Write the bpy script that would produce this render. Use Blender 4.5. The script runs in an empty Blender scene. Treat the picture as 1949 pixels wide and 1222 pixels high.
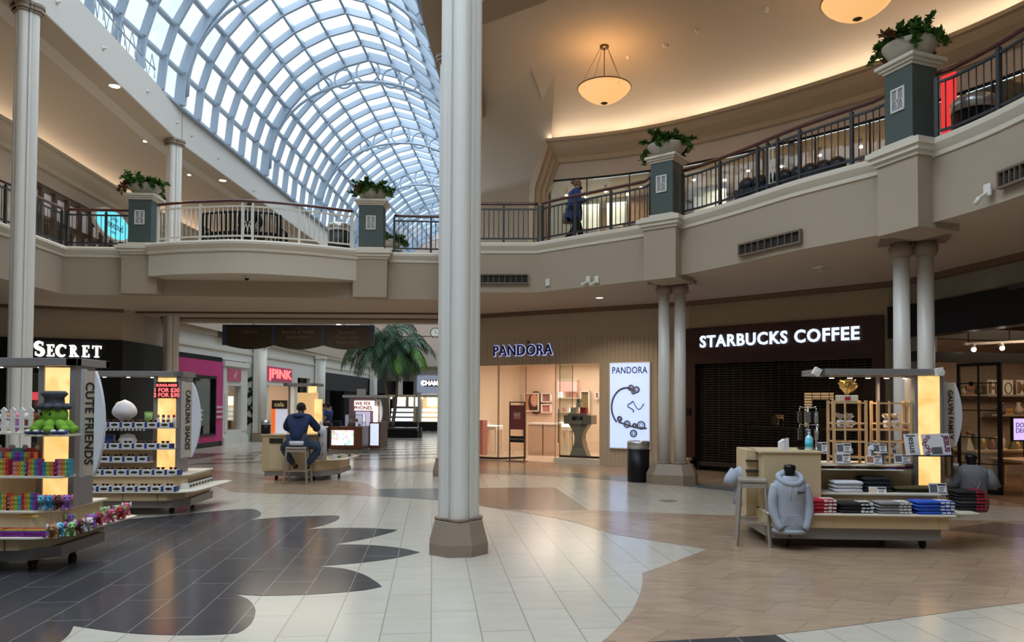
import bpy, bmesh, math, random
from mathutils import Matrix, Vector
from mathutils.geometry import tessellate_polygon
R = math.radians
PI = math.pi
random.seed(7)
sc = bpy.context.scene
C = sc.collection

# ---------------------------------------------------------------- camera
FPX, CX, CY, EYE = 1407.0, 974.5, 731.0, 1.7
PITCH, ROLL = math.atan(35 / FPX), R(0.3)
cam_d = bpy.data.cameras.new('camera')
cam_d.sensor_width = 36
cam_d.lens = FPX / 1949 * 36
cam_d.shift_y = (CY - 611) / 1949
cam_d.clip_end = 300
cam = bpy.data.objects.new('camera', cam_d)
CAMM = Matrix.Rotation(PI / 2 + PITCH, 4, 'X') @ Matrix.Rotation(ROLL, 4, 'Z')
cam.matrix_world = Matrix.Translation((0, 0, EYE)) @ CAMM
C.objects.link(cam)
sc.camera = cam

# ---------------------------------------------------------------- world, exposure
w = bpy.data.worlds.new('overcast_sky')
sc.world = w
w.use_nodes = True
nt = w.node_tree
nt.nodes.clear()
wo = nt.nodes.new('ShaderNodeOutputWorld')
bg = nt.nodes.new('ShaderNodeBackground')
tc = nt.nodes.new('ShaderNodeTexCoord')
nz = nt.nodes.new('ShaderNodeTexNoise')
nz.inputs['Scale'].default_value = 3.0
nz.inputs['Detail'].default_value = 3.0
rp = nt.nodes.new('ShaderNodeValToRGB')
rp.color_ramp.elements[0].position = 0.35
rp.color_ramp.elements[0].color = (0.60, 0.82, 0.98, 1)
rp.color_ramp.elements[1].position = 0.6
rp.color_ramp.elements[1].color = (0.88, 0.95, 1.0, 1)
nt.links.new(tc.outputs['Generated'], nz.inputs['Vector'])
nt.links.new(nz.outputs['Fac'], rp.inputs['Fac'])
nt.links.new(rp.outputs['Color'], bg.inputs['Color'])
bg.inputs['Strength'].default_value = 1.35
nt.links.new(bg.outputs['Background'], wo.inputs['Surface'])
sc.view_settings.view_transform = 'Standard'
sc.view_settings.look = 'None'
sc.view_settings.gamma = 1.0
sc.view_settings.use_curve_mapping = False
sc.view_settings.exposure = 0.15
sc.cycles.use_denoising = True
sc.cycles.max_bounces = 8
sc.cycles.diffuse_bounces = 5
sc.cycles.transparent_max_bounces = 16
sc.cycles.sample_clamp_indirect = 4.0
sc.cycles.caustics_reflective = False
sc.cycles.caustics_refractive = False


def area(name, loc, size, power, col=(1, 1, 1), rot=(0, 0, 0), size_y=None, spread=180, shape=None):
    d = bpy.data.lights.new(name, 'AREA')
    d.energy = power
    d.color = col
    d.size = size
    d.spread = R(spread)
    if size_y:
        d.shape = 'RECTANGLE'
        d.size_y = size_y
    if shape:
        d.shape = shape
    o = bpy.data.objects.new(name, d)
    o.location = loc
    o.rotation_euler = rot
    C.objects.link(o)
    return o


def point(name, loc, power, col=(1, .75, .45), r=.05):
    d = bpy.data.lights.new(name, 'POINT')
    d.energy = power
    d.color = col
    d.shadow_soft_size = r
    o = bpy.data.objects.new(name, d)
    o.location = loc
    C.objects.link(o)
    return o


# daylight falling through the central court's own skylight (above and behind the view)
area('court_skylight_daylight', (-2.2, 4.5, 12.6), 8.0, 1500, (0.93, 0.97, 1.0), size_y=11.0)
# daylight of the corridor skylight: a broad patch of bright sky above the vault
for i, yy in enumerate((18, 36, 58)):
    area('vault_skylight_daylight', (-6.1 + .043 * yy, yy, 19.5), 9.0, 1500, (0.86, 0.94, 1.0), size_y=16.0 if i else 12)

# ---------------------------------------------------------------- pixel to place
def ray(px, py):
    return CAMM.to_3x3() @ Vector(((px - CX) / FPX, -(py - CY) / FPX, -1.0))


def P(px, py, z=0.0):
    d = ray(px, py)
    t = (z - EYE) / d.z
    return Vector((d.x * t, d.y * t, z))


def A(px, py, Y):
    d = ray(px, py)
    t = Y / d.y
    return Vector((d.x * t, Y, EYE + d.z * t))


def V(px, py, p0, p1):
    """point where the sight line meets the upright plane through two plan points"""
    d = ray(px, py)
    nx, ny = -(p1[1] - p0[1]), p1[0] - p0[0]
    t = (nx * p0[0] + ny * p0[1]) / (nx * d.x + ny * d.y)
    return Vector((d.x * t, d.y * t, EYE + d.z * t))


# ---------------------------------------------------------------- materials
MATS = {}


def mat(name, col, rough=.6, metal=0., noise=0., nscale=8., bump=0., bscale=40., emit=None, es=0., coat=0., spec=.5, alpha=1., trans=0., stretch=None):
    if name in MATS:
        return MATS[name]
    m = bpy.data.materials.new(name)
    m.use_nodes = True
    t = m.node_tree
    b = t.nodes['Principled BSDF']
    b.inputs['Base Color'].default_value = (*col, 1)
    b.inputs['Roughness'].default_value = rough
    b.inputs['Metallic'].default_value = metal
    b.inputs['Coat Weight'].default_value = coat
    b.inputs['Specular IOR Level'].default_value = spec
    b.inputs['Alpha'].default_value = alpha
    b.inputs['Transmission Weight'].default_value = trans
    if emit:
        b.inputs['Emission Color'].default_value = (*emit, 1)
        b.inputs['Emission Strength'].default_value = es
    if noise or bump:
        tcn = t.nodes.new('ShaderNodeTexCoord')
        src = tcn.outputs['Object']
        if stretch:
            mp = t.nodes.new('ShaderNodeMapping')
            mp.inputs['Scale'].default_value = stretch
            t.links.new(src, mp.inputs['Vector'])
            src = mp.outputs['Vector']
    if noise:
        n = t.nodes.new('ShaderNodeTexNoise')
        n.inputs['Scale'].default_value = nscale
        n.inputs['Detail'].default_value = 4
        mx = t.nodes.new('ShaderNodeMix')
        mx.data_type = 'RGBA'
        mx.inputs['A'].default_value = (*[c * (1 - noise) for c in col], 1)
        mx.inputs['B'].default_value = (*[min(1, c * (1 + noise)) for c in col], 1)
        t.links.new(src, n.inputs['Vector'])
        t.links.new(n.outputs['Fac'], mx.inputs['Factor'])
        t.links.new(mx.outputs['Result'], b.inputs['Base Color'])
    if bump:
        n2 = t.nodes.new('ShaderNodeTexNoise')
        n2.inputs['Scale'].default_value = bscale
        bp = t.nodes.new('ShaderNodeBump')
        bp.inputs['Strength'].default_value = bump
        bp.inputs['Distance'].default_value = .01
        t.links.new(src, n2.inputs['Vector'])
        t.links.new(n2.outputs['Fac'], bp.inputs['Height'])
        t.links.new(bp.outputs['Normal'], b.inputs['Normal'])
    MATS[name] = m
    return m


def glass(name, tint=(.95, .98, .97), gloss=.08, rough=.02, fres=.5):
    if name in MATS:
        return MATS[name]
    m = bpy.data.materials.new(name)
    m.use_nodes = True
    t = m.node_tree
    t.nodes.clear()
    o = t.nodes.new('ShaderNodeOutputMaterial')
    mx = t.nodes.new('ShaderNodeMixShader')
    tr = t.nodes.new('ShaderNodeBsdfTransparent')
    gl = t.nodes.new('ShaderNodeBsdfGlossy')
    tr.inputs['Color'].default_value = (*tint, 1)
    gl.inputs['Roughness'].default_value = rough
    gl.inputs['Color'].default_value = (1, 1, 1, 1)
    lw = t.nodes.new('ShaderNodeLayerWeight')
    lw.inputs['Blend'].default_value = .25
    mr = t.nodes.new('ShaderNodeMath')
    mr.operation = 'MULTIPLY_ADD'
    mr.inputs[1].default_value = fres
    mr.inputs[2].default_value = gloss
    t.links.new(lw.outputs['Fresnel'], mr.inputs[0])
    t.links.new(mr.outputs[0], mx.inputs['Fac'])
    t.links.new(tr.outputs[0], mx.inputs[1])
    t.links.new(gl.outputs[0], mx.inputs[2])
    t.links.new(mx.outputs[0], o.inputs['Surface'])
    MATS[name] = m
    return m


def tiled(name, col, col2, rough, tile, grout, ang, bands=None, grain=.06, gw=.006, bump=.0, long_=3.0):
    """stone tiles: rows 'tile' wide running along the court's axis, each tile its own tone"""
    m = bpy.data.materials.new(name)
    m.use_nodes = True
    t = m.node_tree
    b = t.nodes['Principled BSDF']
    tcn = t.nodes.new('ShaderNodeTexCoord')
    mp = t.nodes.new('ShaderNodeMapping')
    mp.inputs['Rotation'].default_value = (0, 0, ang)
    mp.inputs['Location'].default_value = (.0, 0, 0)
    br = t.nodes.new('ShaderNodeTexBrick')
    br.offset = .5
    br.inputs['Scale'].default_value = 1.0
    br.inputs['Brick Width'].default_value = tile * long_
    br.inputs['Row Height'].default_value = tile
    br.inputs['Mortar Size'].default_value = gw
    br.inputs['Mortar Smooth'].default_value = .3
    br.inputs['Color1'].default_value = (*col, 1)
    br.inputs['Color2'].default_value = (*col2, 1)
    br.inputs['Mortar'].default_value = (*grout, 1)
    n = t.nodes.new('ShaderNodeTexNoise')
    n.inputs['Scale'].default_value = 2.2
    n.inputs['Detail'].default_value = 8
    n.inputs['Roughness'].default_value = .65
    mp2 = t.nodes.new('ShaderNodeMapping')
    mp2.inputs['Rotation'].default_value = (0, 0, ang)
    mp2.inputs['Scale'].default_value = (1, 4, 1)
    mx = t.nodes.new('ShaderNodeMix')
    mx.data_type = 'RGBA'
    mx.blend_type = 'MULTIPLY'
    mx.inputs['Factor'].default_value = 1
    rmp = t.nodes.new('ShaderNodeMapRange')
    rmp.inputs['From Min'].default_value = .3
    rmp.inputs['From Max'].default_value = .7
    rmp.inputs['To Min'].default_value = 1 - grain
    rmp.inputs['To Max'].default_value = 1 + grain
    t.links.new(tcn.outputs['Object'], mp.inputs['Vector'])
    t.links.new(tcn.outputs['Object'], mp2.inputs['Vector'])
    t.links.new(mp.outputs['Vector'], br.inputs['Vector'])
    t.links.new(mp2.outputs['Vector'], n.inputs['Vector'])
    t.links.new(n.outputs['Fac'], rmp.inputs['Value'])
    t.links.new(br.outputs['Color'], mx.inputs['A'])
    t.links.new(rmp.outputs['Result'], mx.inputs['B'])
    t.links.new(mx.outputs['Result'], b.inputs['Base Color'])
    rr = t.nodes.new('ShaderNodeMapRange')
    rr.inputs['To Min'].default_value = rough
    rr.inputs['To Max'].default_value = rough + .12
    t.links.new(n.outputs['Fac'], rr.inputs['Value'])
    t.links.new(rr.outputs['Result'], b.inputs['Roughness'])
    MATS[name] = m
    return m


# ---------------------------------------------------------------- mesh builder
class MB:
    def __init__(s):
        s.v = []
        s.f = []
        s.m = []
        s.sm = []
        s.cur = 0
        s.smooth = False

    def add(s, vs, fs, smooth=None):
        o = len(s.v)
        s.v += [tuple(p) for p in vs]
        for f in fs:
            s.f.append(tuple(i + o for i in f))
            s.m.append(s.cur)
            s.sm.append(s.smooth if smooth is None else smooth)
        return s

    def box(s, x0, x1, y0, y1, z0, z1, M=None):
        vs = [(x, y, z) for z in (z0, z1) for y in (y0, y1) for x in (x0, x1)]
        if M:
            vs = [M @ Vector(p) for p in vs]
        return s.add(vs, [(0, 2, 3, 1), (4, 5, 7, 6), (0, 1, 5, 4), (2, 6, 7, 3), (0, 4, 6, 2), (1, 3, 7, 5)])

    def quad(s, a, b, c, d):
        return s.add([a, b, c, d], [(0, 1, 2, 3)])

    def prism(s, poly, z0, z1, M=None, smooth=False):
        n = len(poly)
        vs = [(p[0], p[1], z0) for p in poly] + [(p[0], p[1], z1) for p in poly]
        if M:
            vs = [M @ Vector(p) for p in vs]
        s.add(vs, [tuple(range(n - 1, -1, -1)), tuple(range(n, 2 * n))], False)
        o = len(s.v) - 2 * n
        for i in range(n):
            j = (i + 1) % n
            s.f.append((o + i, o + j, o + n + j, o + n + i))
            s.m.append(s.cur)
            s.sm.append(smooth)
        return s

    def lathe(s, prof, c=(0, 0, 0), n=24, smooth=True, a0=0., M=None, sx=1., sy=1.):
        vs = []
        for r, z in prof:
            for i in range(n):
                a = a0 + 2 * PI * i / n
                p = Vector((c[0] + r * math.cos(a) * sx, c[1] + r * math.sin(a) * sy, c[2] + z))
                vs.append(M @ p if M else p)
        fs = []
        k = len(prof)
        for j in range(k - 1):
            for i in range(n):
                a = j * n + i
                b = j * n + (i + 1) % n
                fs.append((a, b, b + n, a + n))
        s.add(vs, fs, smooth)
        o = len(s.v) - k * n
        if prof[0][0] > 1e-5:
            s.f.append(tuple(o + i for i in range(n - 1, -1, -1)))
            s.m.append(s.cur); s.sm.append(False)
        if prof[-1][0] > 1e-5:
            s.f.append(tuple(o + (k - 1) * n + i for i in range(n)))
            s.m.append(s.cur); s.sm.append(False)
        return s

    def cyl(s, c, r, z0, z1, n=16, r2=None):
        return s.lathe([(r, z0), (r if r2 is None else r2, z1)], (c[0], c[1], 0), n)

    def tube(s, pts, r, n=8, closed=False, smooth=True, caps=True):
        pts = [Vector(p) for p in pts]
        k = len(pts)
        rr = r if isinstance(r, (list, tuple)) else [r] * k
        up = Vector((0, 0, 1))
        vs = []
        prevx = None
        for i, p in enumerate(pts):
            if closed:
                t = pts[(i + 1) % k] - pts[i - 1]
            else:
                t = pts[min(i + 1, k - 1)] - pts[max(i - 1, 0)]
            if t.length < 1e-9:
                t = Vector((0, 0, 1))
            t.normalize()
            x = prevx - t * prevx.dot(t) if prevx is not None else None
            if x is None or x.length < 1e-4:
                x = t.cross(up)
                if x.length < 1e-3:
                    x = t.cross(Vector((1, 0, 0)))
            x.normalize()
            prevx = x
            y = t.cross(x)
            for j in range(n):
                a = 2 * PI * (j + .5) / n
                vs.append(p + (x * math.cos(a) + y * math.sin(a)) * rr[i])
        fs = []
        for i in range(k if closed else k - 1):
            for j in range(n):
                a = i * n + j
                b = i * n + (j + 1) % n
                a2 = ((i + 1) % k) * n + j
                b2 = ((i + 1) % k) * n + (j + 1) % n
                fs.append((a, b, b2, a2))
        if not closed and caps:
            fs.append(tuple(range(n - 1, -1, -1)))
            fs.append(tuple((k - 1) * n + j for j in range(n)))
        return s.add(vs, fs, smooth)

    def bar(s, p, q, wx, wz, up=(0, 0, 1)):
        p, q = Vector(p), Vector(q)
        t = (q - p).normalized()
        u = Vector(up)
        x = t.cross(u)
        if x.length < 1e-3:
            x = t.cross(Vector((1, 0, 0)))
        x.normalize()
        y = x.cross(t)
        vs = [b + x * a * wx / 2 + y * c * wz / 2 for b in (p, q) for a, c in ((-1, -1), (1, -1), (1, 1), (-1, 1))]
        return s.add(vs, [(3, 2, 1, 0), (4, 5, 6, 7), (0, 1, 5, 4), (1, 2, 6, 5), (2, 3, 7, 6), (3, 0, 4, 7)])

    def sweep(s, path, prof, closed_prof=True, smooth=False, caps=True):
        """profile of (outward, z) points carried along a plan path; outward = right of travel"""
        k = len(path)
        n = len(prof)
        offs = mitre(path)
        vs = []
        for (p, m) in zip(path, offs):
            for d, z in prof:
                vs.append((p[0] + m[0] * d, p[1] + m[1] * d, z))
        fs = []
        for i in range(k - 1):
            for j in range(n if closed_prof else n - 1):
                a = i * n + j
                b = i * n + (j + 1) % n
                fs.append((a, b, b + n, a + n))
        s.add(vs, fs, smooth)
        o = len(s.v) - k * n
        if closed_prof and caps:
            s.f.append(tuple(o + j for j in range(n - 1, -1, -1)))
            s.f.append(tuple(o + (k - 1) * n + j for j in range(n)))
            s.m += [s.cur] * 2
            s.sm += [False] * 2
        return s

    def ell(s, c, rx, ry, rz, n=14, k=8, M=None):
        prof = [(math.sin(PI * i / k), -math.cos(PI * i / k)) for i in range(k + 1)]
        vs = []
        T = Matrix.Translation(c) @ (M or Matrix()) @ Matrix.Diagonal((rx, ry, rz, 1))
        for r_, z_ in prof:
            for i in range(n):
                a = 2 * PI * i / n
                vs.append(T @ Vector((max(r_, 1e-4) * math.cos(a), max(r_, 1e-4) * math.sin(a), z_)))
        fs = [(j * n + i, j * n + (i + 1) % n, (j + 1) * n + (i + 1) % n, (j + 1) * n + i) for j in range(k) for i in range(n)]
        return s.add(vs, fs, True)

    def xf(s, M, start=0):
        for i in range(start, len(s.v)):
            s.v[i] = tuple(M @ Vector(s.v[i]))
        return s

    def mesh(s, name, mats):
        me = bpy.data.meshes.new(name)
        me.from_pydata(s.v, [], s.f)
        for m in (mats if isinstance(mats, (list, tuple)) else [mats]):
            me.materials.append(m)
        for p, mi, q in zip(me.polygons, s.m, s.sm):
            p.material_index = mi
            p.use_smooth = q
        bm = bmesh.new()
        bm.from_mesh(me)
        bmesh.ops.recalc_face_normals(bm, faces=bm.faces)
        bm.to_mesh(me)
        bm.free()
        me.update()
        return me


def mitre(path):
    k = len(path)
    out = []
    for i in range(k):
        ds = []
        if i > 0:
            ds.append((path[i][0] - path[i - 1][0], path[i][1] - path[i - 1][1]))
        if i < k - 1:
            ds.append((path[i + 1][0] - path[i][0], path[i + 1][1] - path[i][1]))
        ns = []
        for dx, dy in ds:
            l = math.hypot(dx, dy)
            ns.append((dy / l, -dx / l))
        if len(ns) == 1:
            out.append(ns[0])
        else:
            mx, my = ns[0][0] + ns[1][0], ns[0][1] + ns[1][1]
            q = (mx * mx + my * my) / 2
            q = max(q, .5)
            out.append((mx / q, my / q))
    return out


def offset(path, d):
    return [(p[0] + m[0] * d, p[1] + m[1] * d) for p, m in zip(path, mitre(path))]


# ---------------------------------------------------------------- objects
def struct(name, mb, mats, parent=None):
    o = bpy.data.objects.new(name, mb.mesh(name, mats))
    C.objects.link(o)
    if parent:
        o.parent = parent
    else:
        o['kind'] = 'structure'
    return o


def tag(o, label, cat, group=None, kind=None):
    o['label'] = label
    o['category'] = cat
    if group:
        o['group'] = group
    if kind:
        o['kind'] = kind
    return o


def thing(name, label, cat, loc=(0, 0, 0), rz=0., group=None):
    o = bpy.data.objects.new(name, None)
    o.empty_display_size = .1
    o.location = loc
    o.rotation_euler = (0, 0, rz)
    C.objects.link(o)
    return tag(o, label, cat, group)


def mw(o):
    m = Matrix.Translation(o.location) @ o.rotation_euler.to_matrix().to_4x4() @ Matrix.Diagonal((*o.scale, 1))
    return mw(o.parent) @ m if o.parent else m


def part(name, mb, mats, parent=None, world=False, label=None, bevel=0.):
    me = mb.mesh(name, mats) if isinstance(mb, MB) else mb
    o = bpy.data.objects.new(name, me)
    C.objects.link(o)
    if parent:
        if world:
            me.transform(mw(parent).inverted())
        o.parent = parent
    if label:
        o['label'] = label
    if bevel:
        b = o.modifiers.new('bevel', 'BEVEL')
        b.width = bevel
        b.segments = 2
        b.limit_method = 'ANGLE'
        b.angle_limit = R(40)
    return o


def one(name, mb, mats, label, cat, loc=(0, 0, 0), rz=0., group=None, bevel=0.):
    o = part(name, mb, mats, bevel=bevel)
    o.location = loc
    o.rotation_euler = (0, 0, rz)
    return tag(o, label, cat, group)


def copy_tree(o, parent=None):
    c = o.copy()
    C.objects.link(c)
    if parent:
        c.parent = parent
    for ch in o.children:
        copy_tree(ch, c)
    return c


def dup(o, loc, rz=0., label=None, group=None, s=1.):
    c = copy_tree(o)
    c.location = loc
    c.rotation_euler = (0, 0, rz)
    c.scale = (s, s, s)
    if label:
        c['label'] = label
    if group:
        c['group'] = group
    return c


def text_mb(body, size, depth=.01, bold=0., align='CENTER', sx=1., spacing=1.):
    """writing in the x-z plane facing -y, its middle at the origin"""
    cu = bpy.data.curves.new('t', 'FONT')
    cu.body = body
    cu.size = size
    cu.extrude = depth / 2
    cu.offset = bold
    cu.align_x = align
    cu.align_y = 'CENTER'
    cu.space_character = spacing
    cu.resolution_u = 3
    ob = bpy.data.objects.new('t', cu)
    me = bpy.data.meshes.new_from_object(ob)
    mb = MB()
    M = Matrix.Rotation(PI / 2, 4, 'X') @ Matrix.Diagonal((sx, 1, 1, 1))
    mb.add([M @ v.co for v in me.vertices], [tuple(p.vertices) for p in me.polygons])
    bpy.data.objects.remove(ob)
    bpy.data.curves.remove(cu)
    bpy.data.meshes.remove(me)
    return mb


def upright(p0, p1, t=.5, d=0., z=0.):
    """matrix: origin on the plan segment p0-p1 at fraction t, x along it, -y outward (right of travel)"""
    dx, dy = p1[0] - p0[0], p1[1] - p0[1]
    l = math.hypot(dx, dy)
    a = math.atan2(dy, dx)
    return Matrix.Translation((p0[0] + dx * t + dy / l * d, p0[1] + dy * t - dx / l * d, z)) @ Matrix.Rotation(a, 4, 'Z')
# ---------------------------------------------------------------- setting materials
M_cream = tiled('cream_stone_tiles', (.50, .46, .385), (.47, .43, .36), .13, .368, (.30, .27, .23), R(90 - 6.1), grain=.05)
M_brown = tiled('brown_travertine_tiles', (.37, .26, .175), (.31, .215, .145), .15, .46, (.22, .16, .11), R(45 - 6.1), grain=.16, gw=.004, long_=1.6)
M_dark = tiled('dark_slate_tiles', (.048, .047, .052), (.043, .042, .047), .12, .368, (.20, .19, .18), R(90 - 6.1), grain=.12, gw=.005)
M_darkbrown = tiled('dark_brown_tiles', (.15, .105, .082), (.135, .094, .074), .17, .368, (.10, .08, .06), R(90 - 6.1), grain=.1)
M_grey = tiled('grey_stone_tiles', (.17, .175, .18), (.16, .165, .17), .15, .368, (.12, .12, .12), R(90 - 6.1), grain=.1)
M_beige = mat('beige_wall_paint', (.47, .39, .30), .75, bump=.08, bscale=60)
M_fascia = mat('taupe_fascia_stucco', (.39, .32, .245), .8, noise=.03, nscale=1.5, bump=.15, bscale=90)
M_bulge = mat('pale_fascia_stucco', (.60, .545, .46), .8, noise=.02, nscale=1.5, bump=.15, bscale=90)
M_cove = mat('vault_ceiling_paint', (.50, .425, .345), .8, bump=.05, bscale=30)
M_mould = mat('ivory_moulding', (.66, .61, .52), .5)
M_corn = mat('cornice_plaster', (.52, .44, .33), .6)
M_white = mat('warm_white_paint', (.72, .70, .65), .6)
M_soff = mat('soffit_paint', (.52, .43, .34), .85)
M_brn = mat('brown_trim_paint', (.13, .075, .04), .6)
M_beam = mat('beam_paint', (.62, .57, .52), .7, bump=.05)
M_rib = mat('skylight_frame_enamel', (.36, .43, .52), .4)
M_sky = glass('skylight_glass', (.92, .96, .99), .015, fres=.12)
M_glass = glass('shop_glass', (.93, .96, .94), .05)
M_col = mat('column_enamel', (.72, .70, .66), .35, noise=.02, nscale=3)
M_base = mat('column_base_stone', (.27, .205, .155), .45, noise=.08, nscale=6)
M_iron = mat('dark_blue_grey_iron', (.024, .030, .036), .45)
M_rail = mat('mahogany_handrail', (.085, .022, .018), .3, coat=.4)
M_green = mat('slate_green_paint', (.060, .086, .080), .6, noise=.03, nscale=3)
M_black = mat('black_paint', (.006, .006, .007), .4, spec=.25)
M_blackm = mat('matte_black', (.009, .009, .01), .8, spec=.2)
M_steel = mat('brushed_steel', (.55, .55, .54), .32, metal=.9)
M_lamp = mat('lamp_disc', (1, 1, 1), .5, emit=(1, .88, .70), es=9)
M_deck = mat('gallery_floor_stone', (.45, .40, .33), .3)


def catmull(pts, n=6, closed=False):
    out = []
    k = len(pts)
    for i in range(k if closed else k - 1):
        g = (lambda j: pts[j % k]) if closed else (lambda j: pts[max(0, min(k - 1, j))])
        a, b, c, d = g(i - 1), g(i), g(i + 1), g(i + 2)
        for q in range(n):
            t = q / n
            out.append(tuple(.5 * (2 * b[e] + (c[e] - a[e]) * t + (2 * a[e] - 5 * b[e] + 4 * c[e] - d[e]) * t * t + (3 * b[e] - a[e] - 3 * c[e] + d[e]) * t ** 3) for e in range(len(b))))
    if not closed:
        out.append(tuple(pts[-1]))
    return out


def fl(pxs, n=6):
    """floor curve through traced points (smooth)"""
    return catmull([tuple(P(x, y))[:2] for x, y in pxs], n)


# ---------------------------------------------------------------- floor with its inlays
f = MB()
f.add([(-40, -14, 0), (26, -14, 0), (26, 100, 0), (-40, 100, 0)], [(0, 1, 2, 3)])


def inlay(poly, mi, z=.0025):
    f.cur = mi
    vs = [Vector((x, y, z)) for x, y in poly]
    f.add(vs, [tuple(t) for t in tessellate_polygon([vs])], False)


brown = fl([(1121, 971), (1300, 978), (1500, 984), (1949, 992)], 3)
right = [(15, 8), (15, 2.0)]
lower = fl([(2400, 1095), (1949, 1147), (1700, 1180), (1473, 1208.5), (1238, 1222), (1100, 1232)], 3)
bell1 = fl([(1105, 1240), (1145, 1222), (1180, 1190), (1203, 1162), (1218, 1130), (1223, 1105), (1222, 1091)])
bell2 = fl([(1222, 1091), (1260, 1078), (1300, 1063), (1345, 1046)], 4)
bell3 = fl([(1345, 1046), (1300, 1038), (1200, 1022), (1160, 1015), (1100, 996), (1030, 981), (959, 969.5)])
inlay(brown + right + lower + bell1[:-1] + bell2[:-1] + bell3, 1)
inlay(fl([(909, 962), (959, 969.7)], 2)[:-1] + fl([(959, 969.7), (1040, 971), (1121, 971)], 2) + fl([(1056, 928), (960, 928.5), (911, 929), (870, 929.5)], 2) + fl([(870, 957), (909, 962)], 1), 3, .003)
inlay(fl([(870, 957), (832, 952), (780, 948), (722.5, 945)], 3)[:-1] + fl([(722.5, 945), (721, 938), (717, 931)], 3)[:-1] + fl([(717, 931), (800, 930), (870, 929.5)], 3), 4, .003)
# brown ground round the middle kiosk
inlay(fl([(330, 905), (411, 925), (445, 936), (519, 939.5), (653, 942), (722, 945)], 4)[:-1] + fl([(722, 945), (721, 938), (712, 928), (690, 919), (640, 914)], 4) + fl([(560, 908), (420, 896), (330, 890)], 3), 1, .002)
# thin grey ring line and the travertine walk in front of the shops
ring_lo = [(600, 896), (760, 897), (911, 901.5), (1060, 907), (1200, 917), (1300, 925), (1400, 936), (1560, 952)]
ring_hi = [(1560, 943), (1400, 928), (1300, 917), (1200, 909), (1060, 900), (911, 893.5), (760, 891), (600, 890)]
inlay(fl(ring_lo, 3) + fl(ring_hi, 3), 4, .003)
inlay(fl(ring_hi[:-1], 3) + [(-1.5, 23), (3, 24), (12, 22), (16, 16), (15, 9)], 1, .002)
# dark patches under and beyond the right-hand kiosk
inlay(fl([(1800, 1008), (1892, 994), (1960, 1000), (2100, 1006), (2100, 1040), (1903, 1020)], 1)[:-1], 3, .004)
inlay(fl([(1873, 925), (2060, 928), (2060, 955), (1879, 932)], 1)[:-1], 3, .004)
inlay(fl([(1225, 1223), (1476, 1209), (1500, 1224), (1560, 1260), (1230, 1260)], 1)[:-1], 2, .004)
# the dark flower on the left
petals = [
    [(250, 988), (340, 980), (410, 973), (470, 969), (489, 971), (497, 978), (490, 985), (472.5, 990)],
    [(472.5, 990), (540, 984.5), (600, 982.3), (640, 981.5), (646, 985), (640, 991), (612, 1001), (582, 1007.5)],
    [(582, 1007.5), (640, 1005), (700, 1005.5), (757, 1008.5)],
    [(757, 1008.5), (740, 1015), (690, 1027), (633, 1036.5)],
    [(633, 1036.5), (700, 1037.5), (760, 1043), (800, 1051.5)],
    [(800, 1051.5), (750, 1063), (690, 1071), (640, 1075.5), (601.7, 1078.5)],
    [(601.7, 1078.5), (650, 1082), (690, 1093), (715, 1107), (727, 1117)],
    [(727, 1117), (690, 1124), (620, 1130), (560, 1133), (500, 1134), (448, 1132)],
    [(448, 1132), (470, 1140), (483, 1153), (486, 1167), (479, 1185), (465, 1198), (450.5, 1205.6)],
    [(450.5, 1205.6), (400, 1209), (320, 1209), (250, 1206), (190, 1199), (140, 1191.6)],
    [(140, 1191.6), (132, 1207), (115, 1222), (85, 1240), (40, 1262)]]
pl = []
for q in petals:
    pl += fl(q, 5)[:-1]
inlay(pl + [(-7, 2.6), (-16, 3), (-16, 9), tuple(P(-250, 988))[:2]], 2, .003)
# diagonal strips of the corridor floor
for k in range(15):
    y0 = 19.6 + k * 1.5
    inlay([(-8.6, y0), (-1.6 + .03 * (y0 - 20), y0 + 3.2), (-1.6 + .03 * (y0 - 20), y0 + 3.9), (-8.6, y0 + .7)], 3 if k % 2 else 4, .003)
f.cur = 3
inlay([(-10.6, 24), (-10.6, 21.6), (-9.2, 21.6), (-9.2, 24)], 3, .0035)
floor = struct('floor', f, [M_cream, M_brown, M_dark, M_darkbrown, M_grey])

# ---------------------------------------------------------------- plans of the upper level
ZS, ZT, ZD = 4.3, 5.45, 5.33          # soffit, top of the edge moulding, deck
E_left = [(-10.9, -6), (-10.9, 16.2), (-10.98, 18.0)]
E_bridge = [(-10.98, 18.0), (-3.1, 18.5), (-1.45, 18.62)]
E_right = catmull([(.57, 17.3), (1.65, 16.4), (2.75, 15.5), (3.45, 14.75), (4.15, 13.6), (4.72, 12.5), (5.25, 11.7), (5.75, 10.95), (6.1, 10.0), (6.28, 9.0), (6.4, 7.0), (6.4, 2), (6.4, -6)], 4)
EDGE = E_left[:-1] + E_bridge + [(-1.2, 17.35)] + E_right
W_pan = [(-1.5, 22.3), (4.55, 19.0)]
W_sb = [(4.55, 19.0), (8.05, 15.75)]
W_home = [(8.45, 15.0), (8.95, 12.0), (9.3, 8.0), (9.4, -6)]
WALLR = [(-.2, 54), (-1.5, 22.3), (4.55, 19.0), (8.05, 15.75), (8.45, 15.0), (8.95, 12.0), (9.3, 8.0), (9.4, -6)]
WL0, WL1 = (-11.25, 24.0), (-10.05, 54.0)

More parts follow.
